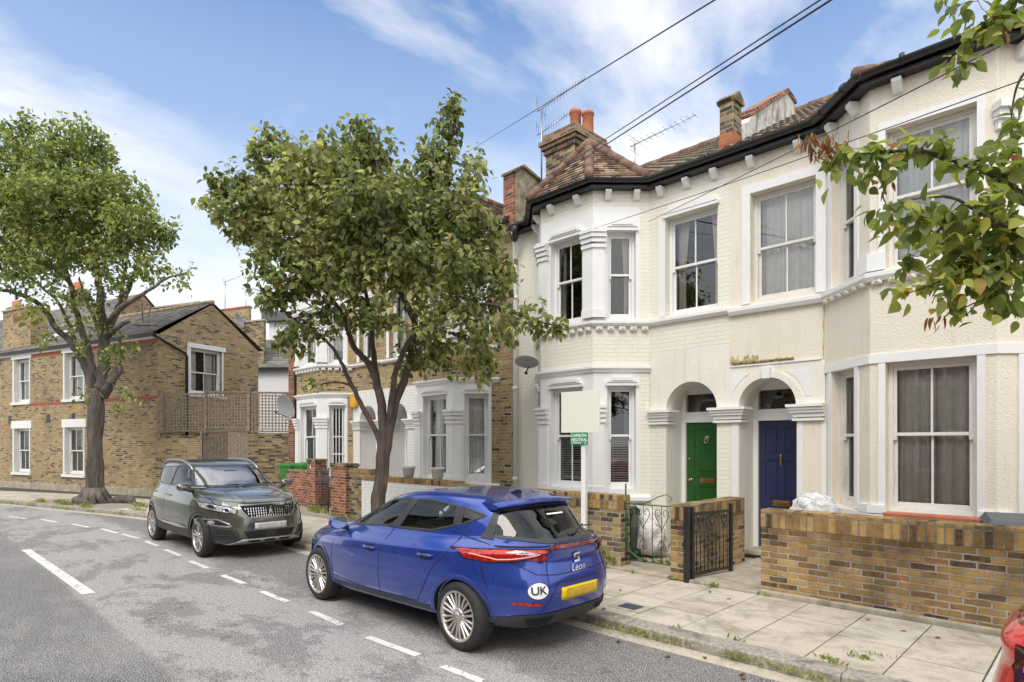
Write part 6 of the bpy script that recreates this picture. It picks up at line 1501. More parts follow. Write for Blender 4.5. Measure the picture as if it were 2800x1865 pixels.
# ---- red car corner
RC=Car('parked_car','bright red car just entering the lower right corner of the view',(1.62,4.05,0),0,.955,[dict(r,**{}) for r in gb_ if 0] or rb,{4:.25,5:.35,6:.3,9:.25},'red_paint',
  ([(.92,.60),(.80,.98),(.05,1.31),(-.4,1.34),(-1.0,1.33),(-1.38,1.28),(-1.45,1.0),(-1.42,.7),(-1.3,.5)],.66,1.0),
  [inset(dlo_f,.012),inset(dlo_r,.012)],[(ws_,.0,2.0)],[(inset(rw_,.02),-2.6,-1.2)],[(1.27,.32,.345),(-1.385,.32,.345)])
for d in (dlo_f,dlo_r): RC.patch('side_window',d,'L','carglass',.001,mirror=True)
RC.patch('windscreen',ws_,'F','screenglass',.001); RC.patch('rear_window',rw_,'B','carglass',.002)
for x in(1.27,-1.385):
    for sd in(1,-1): wheel(RC.root,x,sd,.322,0,'five',.868)
for sg in(1,-1):
    P=[(sg*.83,.98),(sg*.56,.965),(sg*.50,.86),(sg*.62,.76),(sg*.84,.72)]; L_=RC.patch('tail_lamp',P,'B','lamp_dark',.008); RC.strip('lamp_edge',P,'B','liner',.01,.009,closed=True,parent=L_)
    P=[(-2.02,.96),(-1.70,.98),(-1.78,.84),(-2.02,.74)]; RC.patch('side_lamp',P,'L' if sg>0 else 'R','lamp_dark',.009,parent=L_)
    RC.strip('lamp_strip',[(sg*.80,.86),(sg*.56,.87)],'B','lamp_clear',.025,.013,parent=L_); RC.strip('lamp_strip',[(sg*.80,.80),(sg*.62,.81)],'B','lamp_red',.03,.013,parent=L_)
RC.patch('number_plate',[(-.26,.42),(.26,.42),(.26,.53),(-.26,.53)],'B','plate_y',.012)
MID_L=[ ([(-8.49, 5.53, 0.02),(-8.5, 5.53, 0.55),(-8.49, 5.53, 1.0),(-8.45, 5.57, 1.5),(-8.42, 5.6, 2.07)],0.135,0.1),
 ([(-8.46, 5.56, 1.56),(-8.51, 5.51, 1.98),(-8.62, 5.26, 2.51),(-8.68, 5.07, 2.91),(-8.67, 4.93, 3.16),(-8.74, 4.72, 3.46),(-8.92, 4.27, 3.76),(-9.04, 3.87, 4.1)],0.052,0.012),
 ([(-8.45, 5.57, 1.38),(-8.45, 5.57, 2.34),(-8.52, 5.5, 2.87),(-8.71, 5.45, 3.18),(-8.86, 5.31, 3.42),(-9.12, 5.19, 4.04),(-9.47, 4.85, 4.71),(-9.63, 4.55, 5.4),(-9.91, 4.13, 5.96)],0.085,0.012),
 ([(-8.52, 5.5, 2.87),(-8.82, 5.63, 3.45),(-9.04, 5.69, 4.11),(-9.43, 5.72, 5.14),(-9.62, 5.69, 6.08),(-9.8, 5.65, 6.97)],0.055,0.01),
 ([(-8.44, 5.58, 1.44),(-8.31, 5.7, 2.45),(-8.18, 5.84, 2.93),(-8.12, 5.9, 3.35),(-8.05, 5.96, 4.0),(-7.93, 6.09, 4.89),(-7.8, 6.21, 5.72),(-7.67, 6.34, 6.56),(-7.6, 6.41, 7.36)],0.085,0.01),
 ([(-8.38, 5.64, 1.98),(-8.15, 5.58, 2.79),(-7.91, 5.54, 3.17),(-7.6, 5.56, 3.48),(-7.13, 5.75, 3.77),(-6.59, 6.14, 3.91),(-6.06, 6.52, 3.67),(-5.74, 6.84, 3.54)],0.055,0.01),
 ([(-8.07, 5.94, 3.82),(-7.84, 5.33, 4.59),(-7.67, 5.08, 5.37),(-7.66, 4.95, 6.03),(-7.64, 4.97, 6.4)],0.055,0.01),
 ([(-7.95, 6.07, 4.77),(-7.77, 6.66, 5.35),(-7.57, 7.14, 5.42)],0.045,0.01),
 ([(-8.09, 5.92, 3.47),(-8.27, 6.59, 3.56),(-8.09, 7.19, 3.48),(-7.89, 7.53, 3.24)],0.04,0.008),
 ([(-9.12, 5.19, 4.04),(-8.86, 4.6, 3.86),(-9.08, 4.11, 3.7)],0.035,0.008),
 ([(-9.38, 4.93, 4.53),(-9.17, 4.16, 4.74),(-9.45, 3.6, 5.23)],0.035,0.008),
 ([(-9.43, 5.72, 5.14),(-9.25, 5.06, 5.8),(-9.32, 4.71, 6.38),(-9.66, 4.38, 6.85)],0.035,0.008) ]
MID_C=[ (-9.98, 3.92, 5.69, 0.5, 0.5, 0.65),(-9.92, 3.7, 5.95, 0.26, 0.23, 0.3),(-9.75, 4.29, 6.5, 0.36, 0.45, 0.46),(-9.27, 4.2, 5.4, 0.63, 0.51, 0.67),(-9.0, 4.61, 6.07, 0.55, 0.52, 0.67),(-8.43, 4.61, 5.12, 0.72, 0.55, 0.72),(-9.71, 5.31, 6.0, 0.7, 0.7, 0.91),(-9.26, 5.48, 6.55, 0.62, 0.56, 0.73),(-8.19, 5.13, 6.4, 0.4, 0.37, 0.48),(-7.78, 4.97, 5.26, 0.65, 0.59, 0.77),(-9.15, 6.14, 6.08, 0.65, 0.65, 0.84),(-8.01, 5.86, 5.69, 0.56, 0.59, 0.73),(-7.84, 6.17, 6.38, 0.33, 0.51, 0.43),(-7.64, 6.37, 7.09, 0.19, 0.36, 0.25),(-7.61, 6.4, 7.36, 0.11, 0.18, 0.14),(-7.32, 6.54, 6.16, 0.22, 0.35, 0.29),(-7.28, 6.16, 5.34, 0.57, 0.54, 0.7),(-7.25, 6.76, 4.95, 0.39, 0.48, 0.5),(-8.92, 4.27, 4.54, 0.61, 0.45, 0.58),(-9.02, 4.03, 4.12, 0.33, 0.33, 0.43),(-8.17, 4.59, 4.29, 0.62, 0.43, 0.56),(-9.62, 5.54, 5.14, 0.64, 0.51, 0.67),(-7.71, 5.17, 4.54, 0.6, 0.44, 0.57),(-7.09, 5.65, 4.4, 0.65, 0.49, 0.63),(-8.43, 6.72, 5.14, 0.64, 0.58, 0.75),(-6.96, 6.34, 4.17, 0.48, 0.42, 0.55),(-7.47, 5.27, 3.75, 0.59, 0.32, 0.42),(-7.05, 5.97, 3.63, 0.61, 0.41, 0.54),(-7.8, 6.21, 3.35, 0.54, 0.3, 0.39),(-6.7, 6.32, 3.4, 0.36, 0.33, 0.43),(-6.17, 6.41, 3.67, 0.29, 0.21, 0.28),(-5.87, 6.71, 3.49, 0.24, 0.13, 0.17),(-5.75, 6.82, 3.57, 0.11, 0.19, 0.14),(-5.98, 6.6, 3.78, 0.11, 0.21, 0.14),(-8.78, 4.26, 3.46, 0.33, 0.25, 0.32),(-8.6, 4.58, 3.7, 0.31, 0.28, 0.36),(-6.81, 6.35, 2.98, 0.18, 0.21, 0.23),(-7.34, 6.52, 3.1, 0.29, 0.18, 0.23),(-8.53, 4.37, 2.73, 0.19, 0.09, 0.11),(-9.26, 5.62, 4.07, 0.38, 0.35, 0.45),(-10.32, 4.29, 5.39, 0.37, 0.37, 0.48),(-6.86, 6.71, 4.45, 0.23, 0.29, 0.3),(-8.71, 6.3, 3.2, 0.38, 0.19, 0.25),(-9.17, 4.16, 3.44, 0.23, 0.14, 0.18) ]
LEFT_L=[ ([(-21.65, 4.21, -0.02),(-21.65, 4.21, 0.4),(-21.64, 4.22, 1.45),(-21.63, 4.23, 2.75),(-21.64, 4.22, 3.49)],0.215,0.2),
 ([(-21.74, 4.12, 3.38),(-21.81, 4.05, 4.06),(-22.0, 3.87, 4.53),(-22.19, 3.68, 4.95),(-22.45, 3.42, 5.26),(-22.67, 3.2, 5.73),(-22.43, 2.88, 6.01),(-22.54, 2.5, 6.19),(-22.63, 2.12, 6.26),(-22.82, 1.79, 6.44)],0.13,0.04),
 ([(-21.89, 3.98, 4.32),(-22.08, 3.79, 4.85),(-22.19, 3.68, 5.37),(-22.94, 3.5, 6.19),(-23.49, 3.23, 6.62),(-24.06, 2.96, 7.0),(-24.9, 2.41, 7.16)],0.07,0.02),
 ([(-21.67, 4.2, 3.49),(-21.74, 4.12, 4.32),(-21.89, 3.98, 5.11),(-22.08, 3.79, 5.89),(-22.19, 3.68, 6.68),(-22.34, 3.53, 7.46),(-22.45, 3.42, 8.24),(-22.63, 3.24, 9.13)],0.12,0.03),
 ([(-21.55, 4.31, 3.49),(-21.48, 4.38, 4.32),(-21.48, 4.38, 5.11),(-21.52, 4.34, 5.89),(-21.59, 4.27, 6.83),(-21.63, 4.23, 7.88),(-21.65, 4.21, 8.77),(-21.7, 4.16, 9.65)],0.19,0.03),
 ([(-21.46, 4.4, 4.74),(-21.59, 4.27, 5.26),(-21.7, 4.16, 5.73),(-21.85, 4.01, 6.15),(-22.0, 3.87, 6.83)],0.07,0.02),
 ([(-21.44, 4.42, 4.85),(-21.29, 4.56, 5.47),(-21.11, 4.75, 6.0),(-20.92, 4.93, 6.57),(-20.77, 5.08, 7.15),(-20.62, 5.22, 7.88)],0.12,0.03),
 ([(-21.37, 4.49, 5.37),(-20.56, 4.45, 5.61),(-19.93, 4.78, 5.96),(-19.35, 5.07, 6.21),(-19.03, 5.39, 6.51),(-18.68, 5.73, 6.66)],0.085,0.02),
 ([(-21.11, 4.75, 6.0),(-21.76, 4.94, 6.67),(-21.92, 5.07, 7.38),(-21.96, 5.17, 8.18)],0.09,0.02),
 ([(-21.48, 4.38, 3.28),(-21.13, 4.44, 3.57),(-20.91, 4.52, 3.77),(-20.76, 4.67, 4.02)],0.14,0.12),
 ([(-21.41, 4.45, 5.0),(-20.75, 4.53, 5.19),(-20.25, 4.75, 5.39),(-19.97, 4.88, 5.28),(-19.57, 5.13, 5.25),(-19.43, 5.27, 5.24)],0.085,0.03),
 ([(-19.83, 5.02, 5.28),(-19.85, 5.0, 5.53),(-19.86, 4.99, 5.94)],0.03,0.01),
 ([(-19.74, 5.11, 5.28),(-19.72, 5.13, 5.58),(-19.65, 5.2, 5.89)],0.03,0.01),
 ([(-22.45, 3.42, 8.24),(-22.93, 2.95, 9.03),(-23.19, 2.69, 9.65)],0.05,0.015),
 ([(-22.19, 3.68, 6.68),(-22.75, 3.13, 7.35),(-23.3, 2.58, 7.88)],0.07,0.02) ]
LEFT_C=[ (-23.56, 2.33, 10.52, 0.55, 0.87, 0.71),(-23.09, 2.79, 10.74, 0.55, 0.87, 0.71),(-22.26, 3.33, 10.42, 0.54, 0.92, 0.7),(-23.13, 2.75, 11.39, 0.16, 0.33, 0.21),(-22.24, 3.77, 10.9, 0.33, 0.66, 0.43),(-21.49, 4.09, 10.75, 0.43, 0.65, 0.56),(-22.44, 2.59, 8.75, 0.95, 0.95, 1.24),(-24.1, 2.78, 9.27, 1.02, 1.02, 1.33),(-21.44, 3.29, 8.68, 0.94, 0.94, 1.22),(-23.21, 3.65, 9.49, 0.91, 1.02, 1.18),(-20.94, 4.07, 9.07, 0.69, 0.95, 0.89),(-22.37, 4.35, 9.9, 0.68, 0.9, 0.88),(-21.42, 4.44, 10.41, 0.27, 0.55, 0.36),(-20.84, 4.73, 9.45, 0.28, 0.43, 0.37),(-20.45, 5.11, 9.34, 0.26, 0.43, 0.34),(-20.26, 4.74, 8.12, 0.69, 0.69, 0.89),(-21.64, 5.06, 8.89, 0.68, 0.68, 0.88),(-20.3, 5.26, 8.15, 0.54, 0.59, 0.7),(-19.91, 5.64, 8.05, 0.24, 0.43, 0.31),(-19.8, 5.76, 8.37, 0.13, 0.22, 0.17),(-21.04, 3.83, 7.45, 1.05, 0.63, 0.82),(-22.65, 4.21, 8.13, 1.02, 0.68, 0.89),(-21.89, 2.85, 7.21, 1.15, 0.68, 0.88),(-23.9, 3.11, 7.82, 1.14, 0.68, 0.89),(-23.99, 1.91, 8.55, 0.87, 1.64, 1.14),(-20.41, 4.59, 7.06, 0.79, 0.53, 0.69),(-19.92, 5.36, 7.12, 0.43, 0.43, 0.56),(-19.28, 5.7, 6.87, 0.42, 0.21, 0.27),(-18.91, 5.93, 6.4, 0.19, 0.15, 0.19),(-22.49, 2.26, 6.48, 0.63, 0.37, 0.48),(-21.52, 3.22, 6.27, 0.73, 0.37, 0.48),(-21.84, 2.76, 5.52, 0.36, 0.42, 0.47),(-21.69, 2.91, 4.9, 0.21, 0.31, 0.27),(-21.16, 3.85, 5.9, 0.48, 0.37, 0.48),(-20.64, 4.37, 6.53, 0.48, 0.37, 0.48),(-21.5, 3.51, 5.37, 0.21, 0.32, 0.27),(-21.09, 4.06, 5.28, 0.23, 0.32, 0.3),(-20.64, 4.64, 4.77, 0.32, 0.3, 0.39),(-20.99, 4.44, 4.36, 0.3, 0.38, 0.39),(-20.45, 4.69, 3.21, 0.48, 0.11, 0.14),(-20.53, 4.62, 2.95, 0.16, 0.27, 0.21),(-21.31, 3.7, 3.2, 0.26, 0.11, 0.14),(-21.2, 3.81, 4.74, 0.16, 0.26, 0.21),(-21.39, 3.63, 4.53, 0.15, 0.15, 0.19),(-19.58, 5.41, 6.53, 0.21, 0.16, 0.21),(-19.92, 5.07, 6.8, 0.21, 0.21, 0.27) ]
RIGHT_L=[ ([(-0.3, 5.18, 3.27),(-0.4, 5.08, 3.4),(-0.52, 4.82, 3.51),(-0.65, 4.69, 3.58),(-0.78, 4.56, 3.63),(-0.88, 4.47, 3.67),(-1.06, 4.36, 3.67),(-1.24, 4.26, 3.69),(-1.38, 4.19, 3.78)],0.028,0.004),
 ([(-0.29, 4.91, 3.06),(-0.38, 4.82, 3.11),(-0.53, 4.54, 3.18),(-0.68, 4.39, 3.29),(-0.85, 4.29, 3.3),(-0.97, 4.24, 3.26)],0.018,0.003),
 ([(-0.3, 5.18, 2.99),(-0.4, 5.08, 3.04),(-0.58, 5.04, 3.12),(-0.76, 4.87, 3.19),(-0.96, 4.67, 3.21)],0.018,0.003),
 ([(-0.3, 5.05, 2.85),(-0.39, 4.95, 2.87),(-0.56, 4.79, 2.94),(-0.72, 4.63, 2.87),(-0.91, 4.44, 2.77)],0.018,0.003),
 ([(-0.3, 5.18, 4.7),(-0.4, 5.08, 4.63),(-0.5, 4.98, 4.56),(-0.59, 4.9, 4.49),(-0.65, 4.83, 4.42),(-0.71, 4.78, 4.27)],0.014,0.003),
 ([(-0.32, 5.44, 4.45),(-0.42, 5.34, 4.33),(-0.47, 5.3, 4.18),(-0.49, 5.27, 3.89)],0.014,0.003),
 ([(-0.31, 5.31, 2.63),(-0.41, 5.21, 2.71),(-0.58, 5.04, 2.78),(-0.72, 4.91, 2.71)],0.012,0.003) ]
RIGHT_C=[ (-1.16, 4.27, 3.66, 0.14, 0.07, 0.1),(-1.25, 4.17, 3.58, 0.06, 0.05, 0.08),(-1.04, 4.31, 3.6, 0.1, 0.07, 0.1),(-0.96, 4.39, 3.69, 0.06, 0.06, 0.09),(-0.88, 4.47, 3.67, 0.08, 0.07, 0.1),(-0.72, 4.55, 3.64, 0.07, 0.09, 0.1),(-0.62, 4.72, 3.55, 0.09, 0.08, 0.12),(-0.97, 4.24, 3.25, 0.07, 0.05, 0.07),(-0.85, 4.29, 3.27, 0.08, 0.05, 0.08),(-0.93, 4.42, 3.19, 0.07, 0.05, 0.08),(-0.76, 4.44, 3.2, 0.11, 0.08, 0.12),(-0.62, 4.45, 3.16, 0.11, 0.1, 0.15),(-0.51, 4.69, 3.29, 0.12, 0.1, 0.15),(-0.9, 4.59, 3.06, 0.07, 0.07, 0.11),(-0.77, 4.72, 3.08, 0.14, 0.08, 0.12),(-0.59, 4.76, 3.07, 0.15, 0.1, 0.15),(-0.45, 4.76, 3.11, 0.11, 0.11, 0.17),(-0.93, 4.42, 2.78, 0.06, 0.06, 0.09),(-0.8, 4.55, 2.82, 0.09, 0.07, 0.1),(-0.69, 4.8, 2.76, 0.12, 0.07, 0.11),(-0.52, 4.82, 2.82, 0.14, 0.1, 0.14),(-0.41, 4.79, 2.71, 0.07, 0.09, 0.1),(-0.47, 5.15, 3.84, 0.06, 0.11, 0.09),(-0.55, 4.94, 3.65, 0.07, 0.07, 0.1),(-0.45, 5.31, 4.08, 0.05, 0.1, 0.07),(-0.65, 4.83, 4.37, 0.07, 0.09, 0.11),(-0.57, 4.91, 4.51, 0.08, 0.08, 0.12),(-0.74, 4.68, 4.59, 0.06, 0.07, 0.09),(-0.67, 4.82, 4.65, 0.06, 0.06, 0.09),(-0.45, 5.03, 4.58, 0.08, 0.11, 0.12),(-0.7, 4.79, 4.25, 0.03, 0.05, 0.05),(-0.43, 4.92, 3.51, 0.07, 0.11, 0.1),(-0.76, 4.87, 2.97, 0.12, 0.07, 0.11),(-0.57, 4.63, 2.89, 0.13, 0.07, 0.1),(-0.45, 5.18, 3.02, 0.07, 0.1, 0.11) ]
DEAD= [(-1.38, 4.12, 3.77, 40, 0.03), (-1.31, 4.18, 3.72, 30, 0.03), (-1.28, 4.22, 3.77, 40, 0.035), (-1.04, 4.45, 3.48, 8, 0.02), (-0.57, 4.91, 2.8, 14, 0.03), (-0.8, 4.68, 2.64, 14, 0.03), (-0.49, 5.0, 3.22, 10, 0.03), (-0.47, 5.01, 4.51, 12, 0.04)]
DEADM= [(-8.47, 4.43, 4.81), (-8.39, 4.5, 4.64)]
# ---------------- trees
def leafmat(name,stops,tr=.5):
    m,t,b,o=newmat(name); at=N(t,'ShaderNodeAttribute',attribute_name='rnd'); c=Ramp(t,at.outputs['Fac'],stops)
    setc(t,b,c); b.inputs['Roughness'].default_value=.5; b.inputs['Specular IOR Level'].default_value=.35
    tl=N(t,'ShaderNodeBsdfTranslucent'); t.links.new(Mix(t,1,c,(1.3,1.35,.75),'MULTIPLY'),tl.inputs[0]); mx=N(t,'ShaderNodeMixShader'); mx.inputs[0].default_value=tr
    t.links.new(b.outputs[0],mx.inputs[1]); t.links.new(tl.outputs[0],mx.inputs[2]); t.links.new(mx.outputs[0],o.inputs[0]); return m
M['leaf_mid']=leafmat('leaf_dark_green',[(0,(.075,.095,.04)),(.35,(.17,.195,.08)),(.65,(.32,.345,.145)),(.88,(.50,.51,.25)),(.96,(.56,.54,.25)),(.985,(.34,.09,.04)),(1,(.45,.12,.04))])
M['leaf_left']=leafmat('leaf_bright_green',[(0,(.09,.12,.045)),(.4,(.20,.24,.085)),(.75,(.35,.385,.145)),(.97,(.54,.55,.23)),(1,(.5,.2,.05))])
M['leaf_right']=leafmat('leaf_yellow_green',[(0,(.09,.13,.035)),(.35,(.19,.24,.07)),(.7,(.33,.37,.10)),(.93,(.54,.54,.12)),(.975,(.30,.08,.03)),(1,(.45,.15,.04))])
M['leaf_dead']=leafmat('leaf_dead',[(0,(.12,.05,.02)),(.6,(.30,.13,.05)),(1,(.45,.25,.10))])
def barkmat(name,a,b_,c,sc=9,red=0):
    m,t,b,o=newmat(name); co=objco(t); n=Noise(t,Mapping(t,co,(1,1,.22)),sc,8,.7,.6); n2=Noise(t,co,sc*4,5,.7)
    col=Ramp(t,n,[(.3,a),(.52,b_),(.72,c)]); col=Mix(t,Math(t,'MULTIPLY',n2,.5),col,tuple(x*.4 for x in b_))
    if red: col=Mix(t,Ramp(t,Noise(t,co,2.2,5,.6),[(.58,0),(.66,.7)]),col,(.28,.10,.05))
    setc(t,b,col); b.inputs['Roughness'].default_value=.9; b.inputs['Specular IOR Level'].default_value=.2; bump(t,b,Math(t,'ADD',n,Math(t,'MULTIPLY',n2,.4)),1,.05); return m
M['bark_mid']=barkmat('bark_brown',(.06,.05,.04),(.16,.125,.10),(.27,.22,.175),9,1)
M['bark_left']=barkmat('bark_grey',(.05,.043,.038),(.17,.145,.125),(.33,.28,.24),5,0)
def leafmesh(name,P,T,Nn,L,Wd,rnd_,mat,parent):
    n=len(P); T=T/np.linalg.norm(T,axis=1)[:,None]; S=np.cross(T,Nn); S/=np.linalg.norm(S,axis=1)[:,None]+1e-9; Nn=np.cross(S,T)
    L=L[:,None]; Wd=Wd[:,None]
    f=.16*Wd; side=[(.07,.25),(.26,.46),(.50,.50),(.77,.27)]
    c_=lambda u: P+T*L*u-Nn*L*(.16*u*u)
    V=[P]
    for u,w_ in side: V.append(c_(u)-S*Wd*w_+Nn*f*w_*2)
    V.append(c_(1.0))
    for u,w_ in side[::-1]: V.append(c_(u)+S*Wd*w_+Nn*f*w_*2)
    V+=[c_(.26),c_(.50),c_(.77)]; V=np.stack(V,1); K_=V.shape[1]
    me=bpy.data.meshes.new(name); me.vertices.add(n*K_); me.vertices.foreach_set('co',V.reshape(-1).astype(np.float32))
    q=np.array([[0,1,2,10],[10,2,3,11],[11,3,4,12],[12,4,5,12],[0,10,8,9],[10,11,7,8],[11,12,6,7],[12,5,6,12]]); q=np.array([[0,1,2,10],[10,2,3,11],[11,3,4,12],[0,10,8,9],[10,11,7,8],[11,12,6,7],[12,4,5,6]]); F_=(q[None]+K_*np.arange(n)[:,None,None]).reshape(-1)
    me.loops.add(len(F_)); me.loops.foreach_set('vertex_index',F_.astype(np.int32)); me.polygons.add(n*7); me.polygons.foreach_set('loop_start',(4*np.arange(n*7)).astype(np.int32)); me.polygons.foreach_set('loop_total',np.full(n*7,4,np.int32)); me.polygons.foreach_set('use_smooth',np.ones(n*7,bool))
    a=me.attributes.new('rnd','FLOAT','FACE'); me.update(); a.data.foreach_set('value',np.repeat(rnd_,7).astype(np.float32)); me.materials.append(M[mat]); me.validate()
    o=bpy.data.objects.new(name,me); COL.objects.link(o); o.parent=parent; return o
def tree(label,base,limbs,lobes,bark,leaf,dens,leaves_per,LL,seed,spread,extra=None,trunk_n=14,knob=None,wz=None):
    rg=np.random.default_rng(seed); rn=random.Random(seed); o=thing('tree',label,'tree',base); B=np.array(base)
    nodes=[];rad=[]
    def wiggle(pts,r0,r1,amp):
        V=[np.array(p,float)-B for p in pts]; out=[]; n=len(V)
        for i in range(n-1):
            p0,p1,p2,p3=V[max(0,i-1)],V[i],V[i+1],V[min(n-1,i+2)]
            for t in np.linspace(0,1,5,endpoint=False): out.append(.5*((2*p1)+(-p0+p2)*t+(2*p0-5*p1+4*p2-p3)*t*t+(-p0+3*p1-3*p2+p3)*t**3))
        out.append(V[-1]); k=len(out); rs=[r0+(r1-r0)*(i/(k-1))**.9 for i in range(k)]
        for i in range(1,k): out[i]=out[i]+rg.normal(0,amp*rs[i],3)
        return out,rs
    tk=MB(); trunk_pts,rs=wiggle(*limbs[0],.05); 
    # trunk with irregular section and root flare
    n=56; vs=[]; 
    from mathutils import noise
    for i,(p,r) in enumerate(zip(trunk_pts,rs)):
        for j in range(n):
            a=2*math.pi*j/n; fl=1+max(0,(.55-p[2]*1.0))*.9*(1+.5*math.sin(5*a+1)) if p[2]<.55 else 1
            nn=noise.noise(Vector((math.cos(a)*1.6,math.sin(a)*1.6,p[2]*1.3+seed)))*.26+noise.noise(Vector((math.cos(a)*4,math.sin(a)*4,p[2]*2.5+seed)))*.12
            rid=.05*abs(noise.noise(Vector((math.cos(a)*6,math.sin(a)*6,p[2]*1.1+seed)))); rr=r*fl*(1+nn*(knob or .6)-rid*1.6); vs.append((p[0]+rr*math.cos(a),p[1]+rr*math.sin(a),p[2]))
    tk.add(vs,[(i*n+j,i*n+(j+1)%n,(i+1)*n+(j+1)%n,(i+1)*n+j) for i in range(len(trunk_pts)-1) for j in range(n)]+[[(len(trunk_pts)-1)*n+j for j in range(n)]],True)
    if extra: extra(tk)
    tk.build('trunk',bark,o)
    for L_ in limbs[1:]:
        p,rs=wiggle(*L_,.18); m=MB(); m.tube(p,rs,9); m.build('branch',bark,o)
        k=max(1,len(p)//4); nodes+=p[k:]; rad+=rs[k:]
    nodes=np.array(nodes); rad=np.array(rad)
    at=[]
    for (x,y,z,rx,rz,ry) in lobes:
        nn=max(2,int(dens*(wz(z) if wz else 1)*(rx*rz*ry)**(2/3)))
        d=rg.normal(size=(nn,3)); d/=np.linalg.norm(d,axis=1)[:,None]; d*=np.where(rg.uniform(size=(nn,1))<.16,rg.uniform(1.0,1.3,(nn,1)),rg.uniform(.2,1,(nn,1))**.5)
        # lobe axes: rx along camera right-ish (x,y diag), ry depth
        ux=np.array([.712,.702,0]); uy=np.array([-.702,.712,0]); at.append(np.array([x,y,z])-B+d[:,:1]*rx*ux+d[:,1:2]*ry*uy+d[:,2:]*rz*np.array([0,0,1]))
    at=np.concatenate(at); dist=np.array([np.min(np.linalg.norm(nodes-a,axis=1)) for a in at]); at=at[np.argsort(dist)]
    tw=MB(); LP=[];LT=[];nod=[tuple(x) for x in nodes]; nra=list(rad); arr=np.zeros((len(nodes)+len(at)*4+10,3)); cnt=len(nodes); arr[:cnt]=nodes; ra=np.zeros(len(arr)); ra[:cnt]=rad
    for a in at:
        D=arr[:cnt]-a; dd=np.linalg.norm(D,axis=1)+np.maximum(0,arr[:cnt,2]-a[2])*.5; i=int(np.argmin(dd)); s=arr[i]; r0=min(ra[i]*.7,.022); L=np.linalg.norm(a-s)
        if L<.02: continue
        mid=(s+a)/2+rg.normal(0,.07*L,3)+np.array([0,0,.08*L]); pts=[s,s*.55+mid*.45+np.array([0,0,.02*L]),mid,mid*.4+a*.6,a]; rr=[r0,r0*.8,r0*.62,r0*.5,.002]
        rr=[max(.0022,q) for q in rr]
        if L>.05: tw.tube(pts,rr,4,caps=False)
        for k in (2,3,4): arr[cnt]=pts[k]; ra[cnt]=rr[k]; cnt+=1
        nl=leaves_per; u=rg.uniform(max(.0,1-.38/max(L,.38)),1.02,nl)
        base_=np.array([s+(a-s)*q if q<.5 else mid+(a-mid)*(q-.5)*2 for q in u]); dirn=(a-s)/L
        LP.append(base_+rg.normal(0,spread,(nl,3))); LT.append(np.tile(dirn,(nl,1)))
    tw.build('twigs',bark,o)
    P=np.concatenate(LP);D=np.concatenate(LT); n=len(P)
    rn3=rg.normal(0,1,(n,3)); T=D*.55+rn3*.6+np.array([0,0,-.6]); T/=np.linalg.norm(T,axis=1)[:,None]
    Nn=np.array([.1,-.25,1])+rg.normal(0,.45,(n,3))
    L=LL*rg.uniform(.65,1.2,n); Wd=L*rg.uniform(.55,.72,n); rv=rg.beta(1.6,2.0,n)
    # growing tips are paler than inner leaves: low-frequency variation through the crown
    low=np.array([noise.noise(Vector(p*1.1)) for p in P]); rv=np.clip(rv+.06+low*.35,0,.955); fl=rg.uniform(0,1,n)<.005; rv[fl]=rg.uniform(.97,1,fl.sum())
    leafmesh('foliage',P,T,Nn,L,Wd,rv,leaf,o)
    return o,n
def roots(tk):
    for k in range(11):
        a=2*math.pi*k/11+.3; r=.42+.12*math.sin(k*3.1); tk.tube([(.16*math.cos(a),.16*math.sin(a),.42),(.28*math.cos(a),.28*math.sin(a),.2),(r*math.cos(a),r*math.sin(a),.07),(r*1.3*math.cos(a+.3),r*1.3*math.sin(a+.3),-.02)],[.13,.12,.085,.03],8)
    tk.tube([(.3,.3,.02),(.6,.6,.12),(.9,.75,.10),(1.15,.8,-.03)],[.1,.15,.13,.05],8); tk.tube([(-.2,-.3,.02),(.1,-.45,.13),(.45,-.35,.10),(.65,-.1,-.03)],[.08,.12,.11,.05],8)
t1,c1_=tree('leafy street tree with brown trunk standing between the grey SUV and blue hatchback',(-8.47,5.66,.08),MID_L,MID_C,'bark_mid','leaf_mid',370,9,.115,11,.055,wz=lambda z:.62 if z<4.3 else 1)
t2,c2_=tree('tall tree with gnarled grey trunk in front of the left brick house',(-21.5,4.15,.08),LEFT_L,LEFT_C,'bark_left','leaf_left',195,9,.14,5,.10,wz=lambda z:.5 if z<7.6 else 1,extra=roots,knob=1.0)
RL=[([(.95,5.55,.05),(.93,5.5,1.2),(.9,5.45,2.4)],.17,.13)]+RIGHT_L
for L_ in RIGHT_L: RL.append(([(.9,5.45,2.2),(.65,5.4,(2.3+L_[0][0][2])/2),L_[0][0]],.06,L_[1]))
RL+=[([(.9,5.45,2.3),(1.2,5.3,3.3),(1.3,5.5,4.6)],.09,.02),([(.9,5.45,2.3),(1.9,5.9,3.2),(2.4,5.6,4.2)],.08,.02)]
t3,c3_=tree('tree overhanging the top right corner with yellowing leaves on thin twigs',(.95,5.55,.08),RL,RIGHT_C+[(1.2,5.5,4.6,.9,.8,.8),(2.1,5.6,4.0,.8,.7,.8),(.9,4.9,3.9,.6,.7,.6)],'bark_mid','leaf_right',560,8,.102,9,.045)
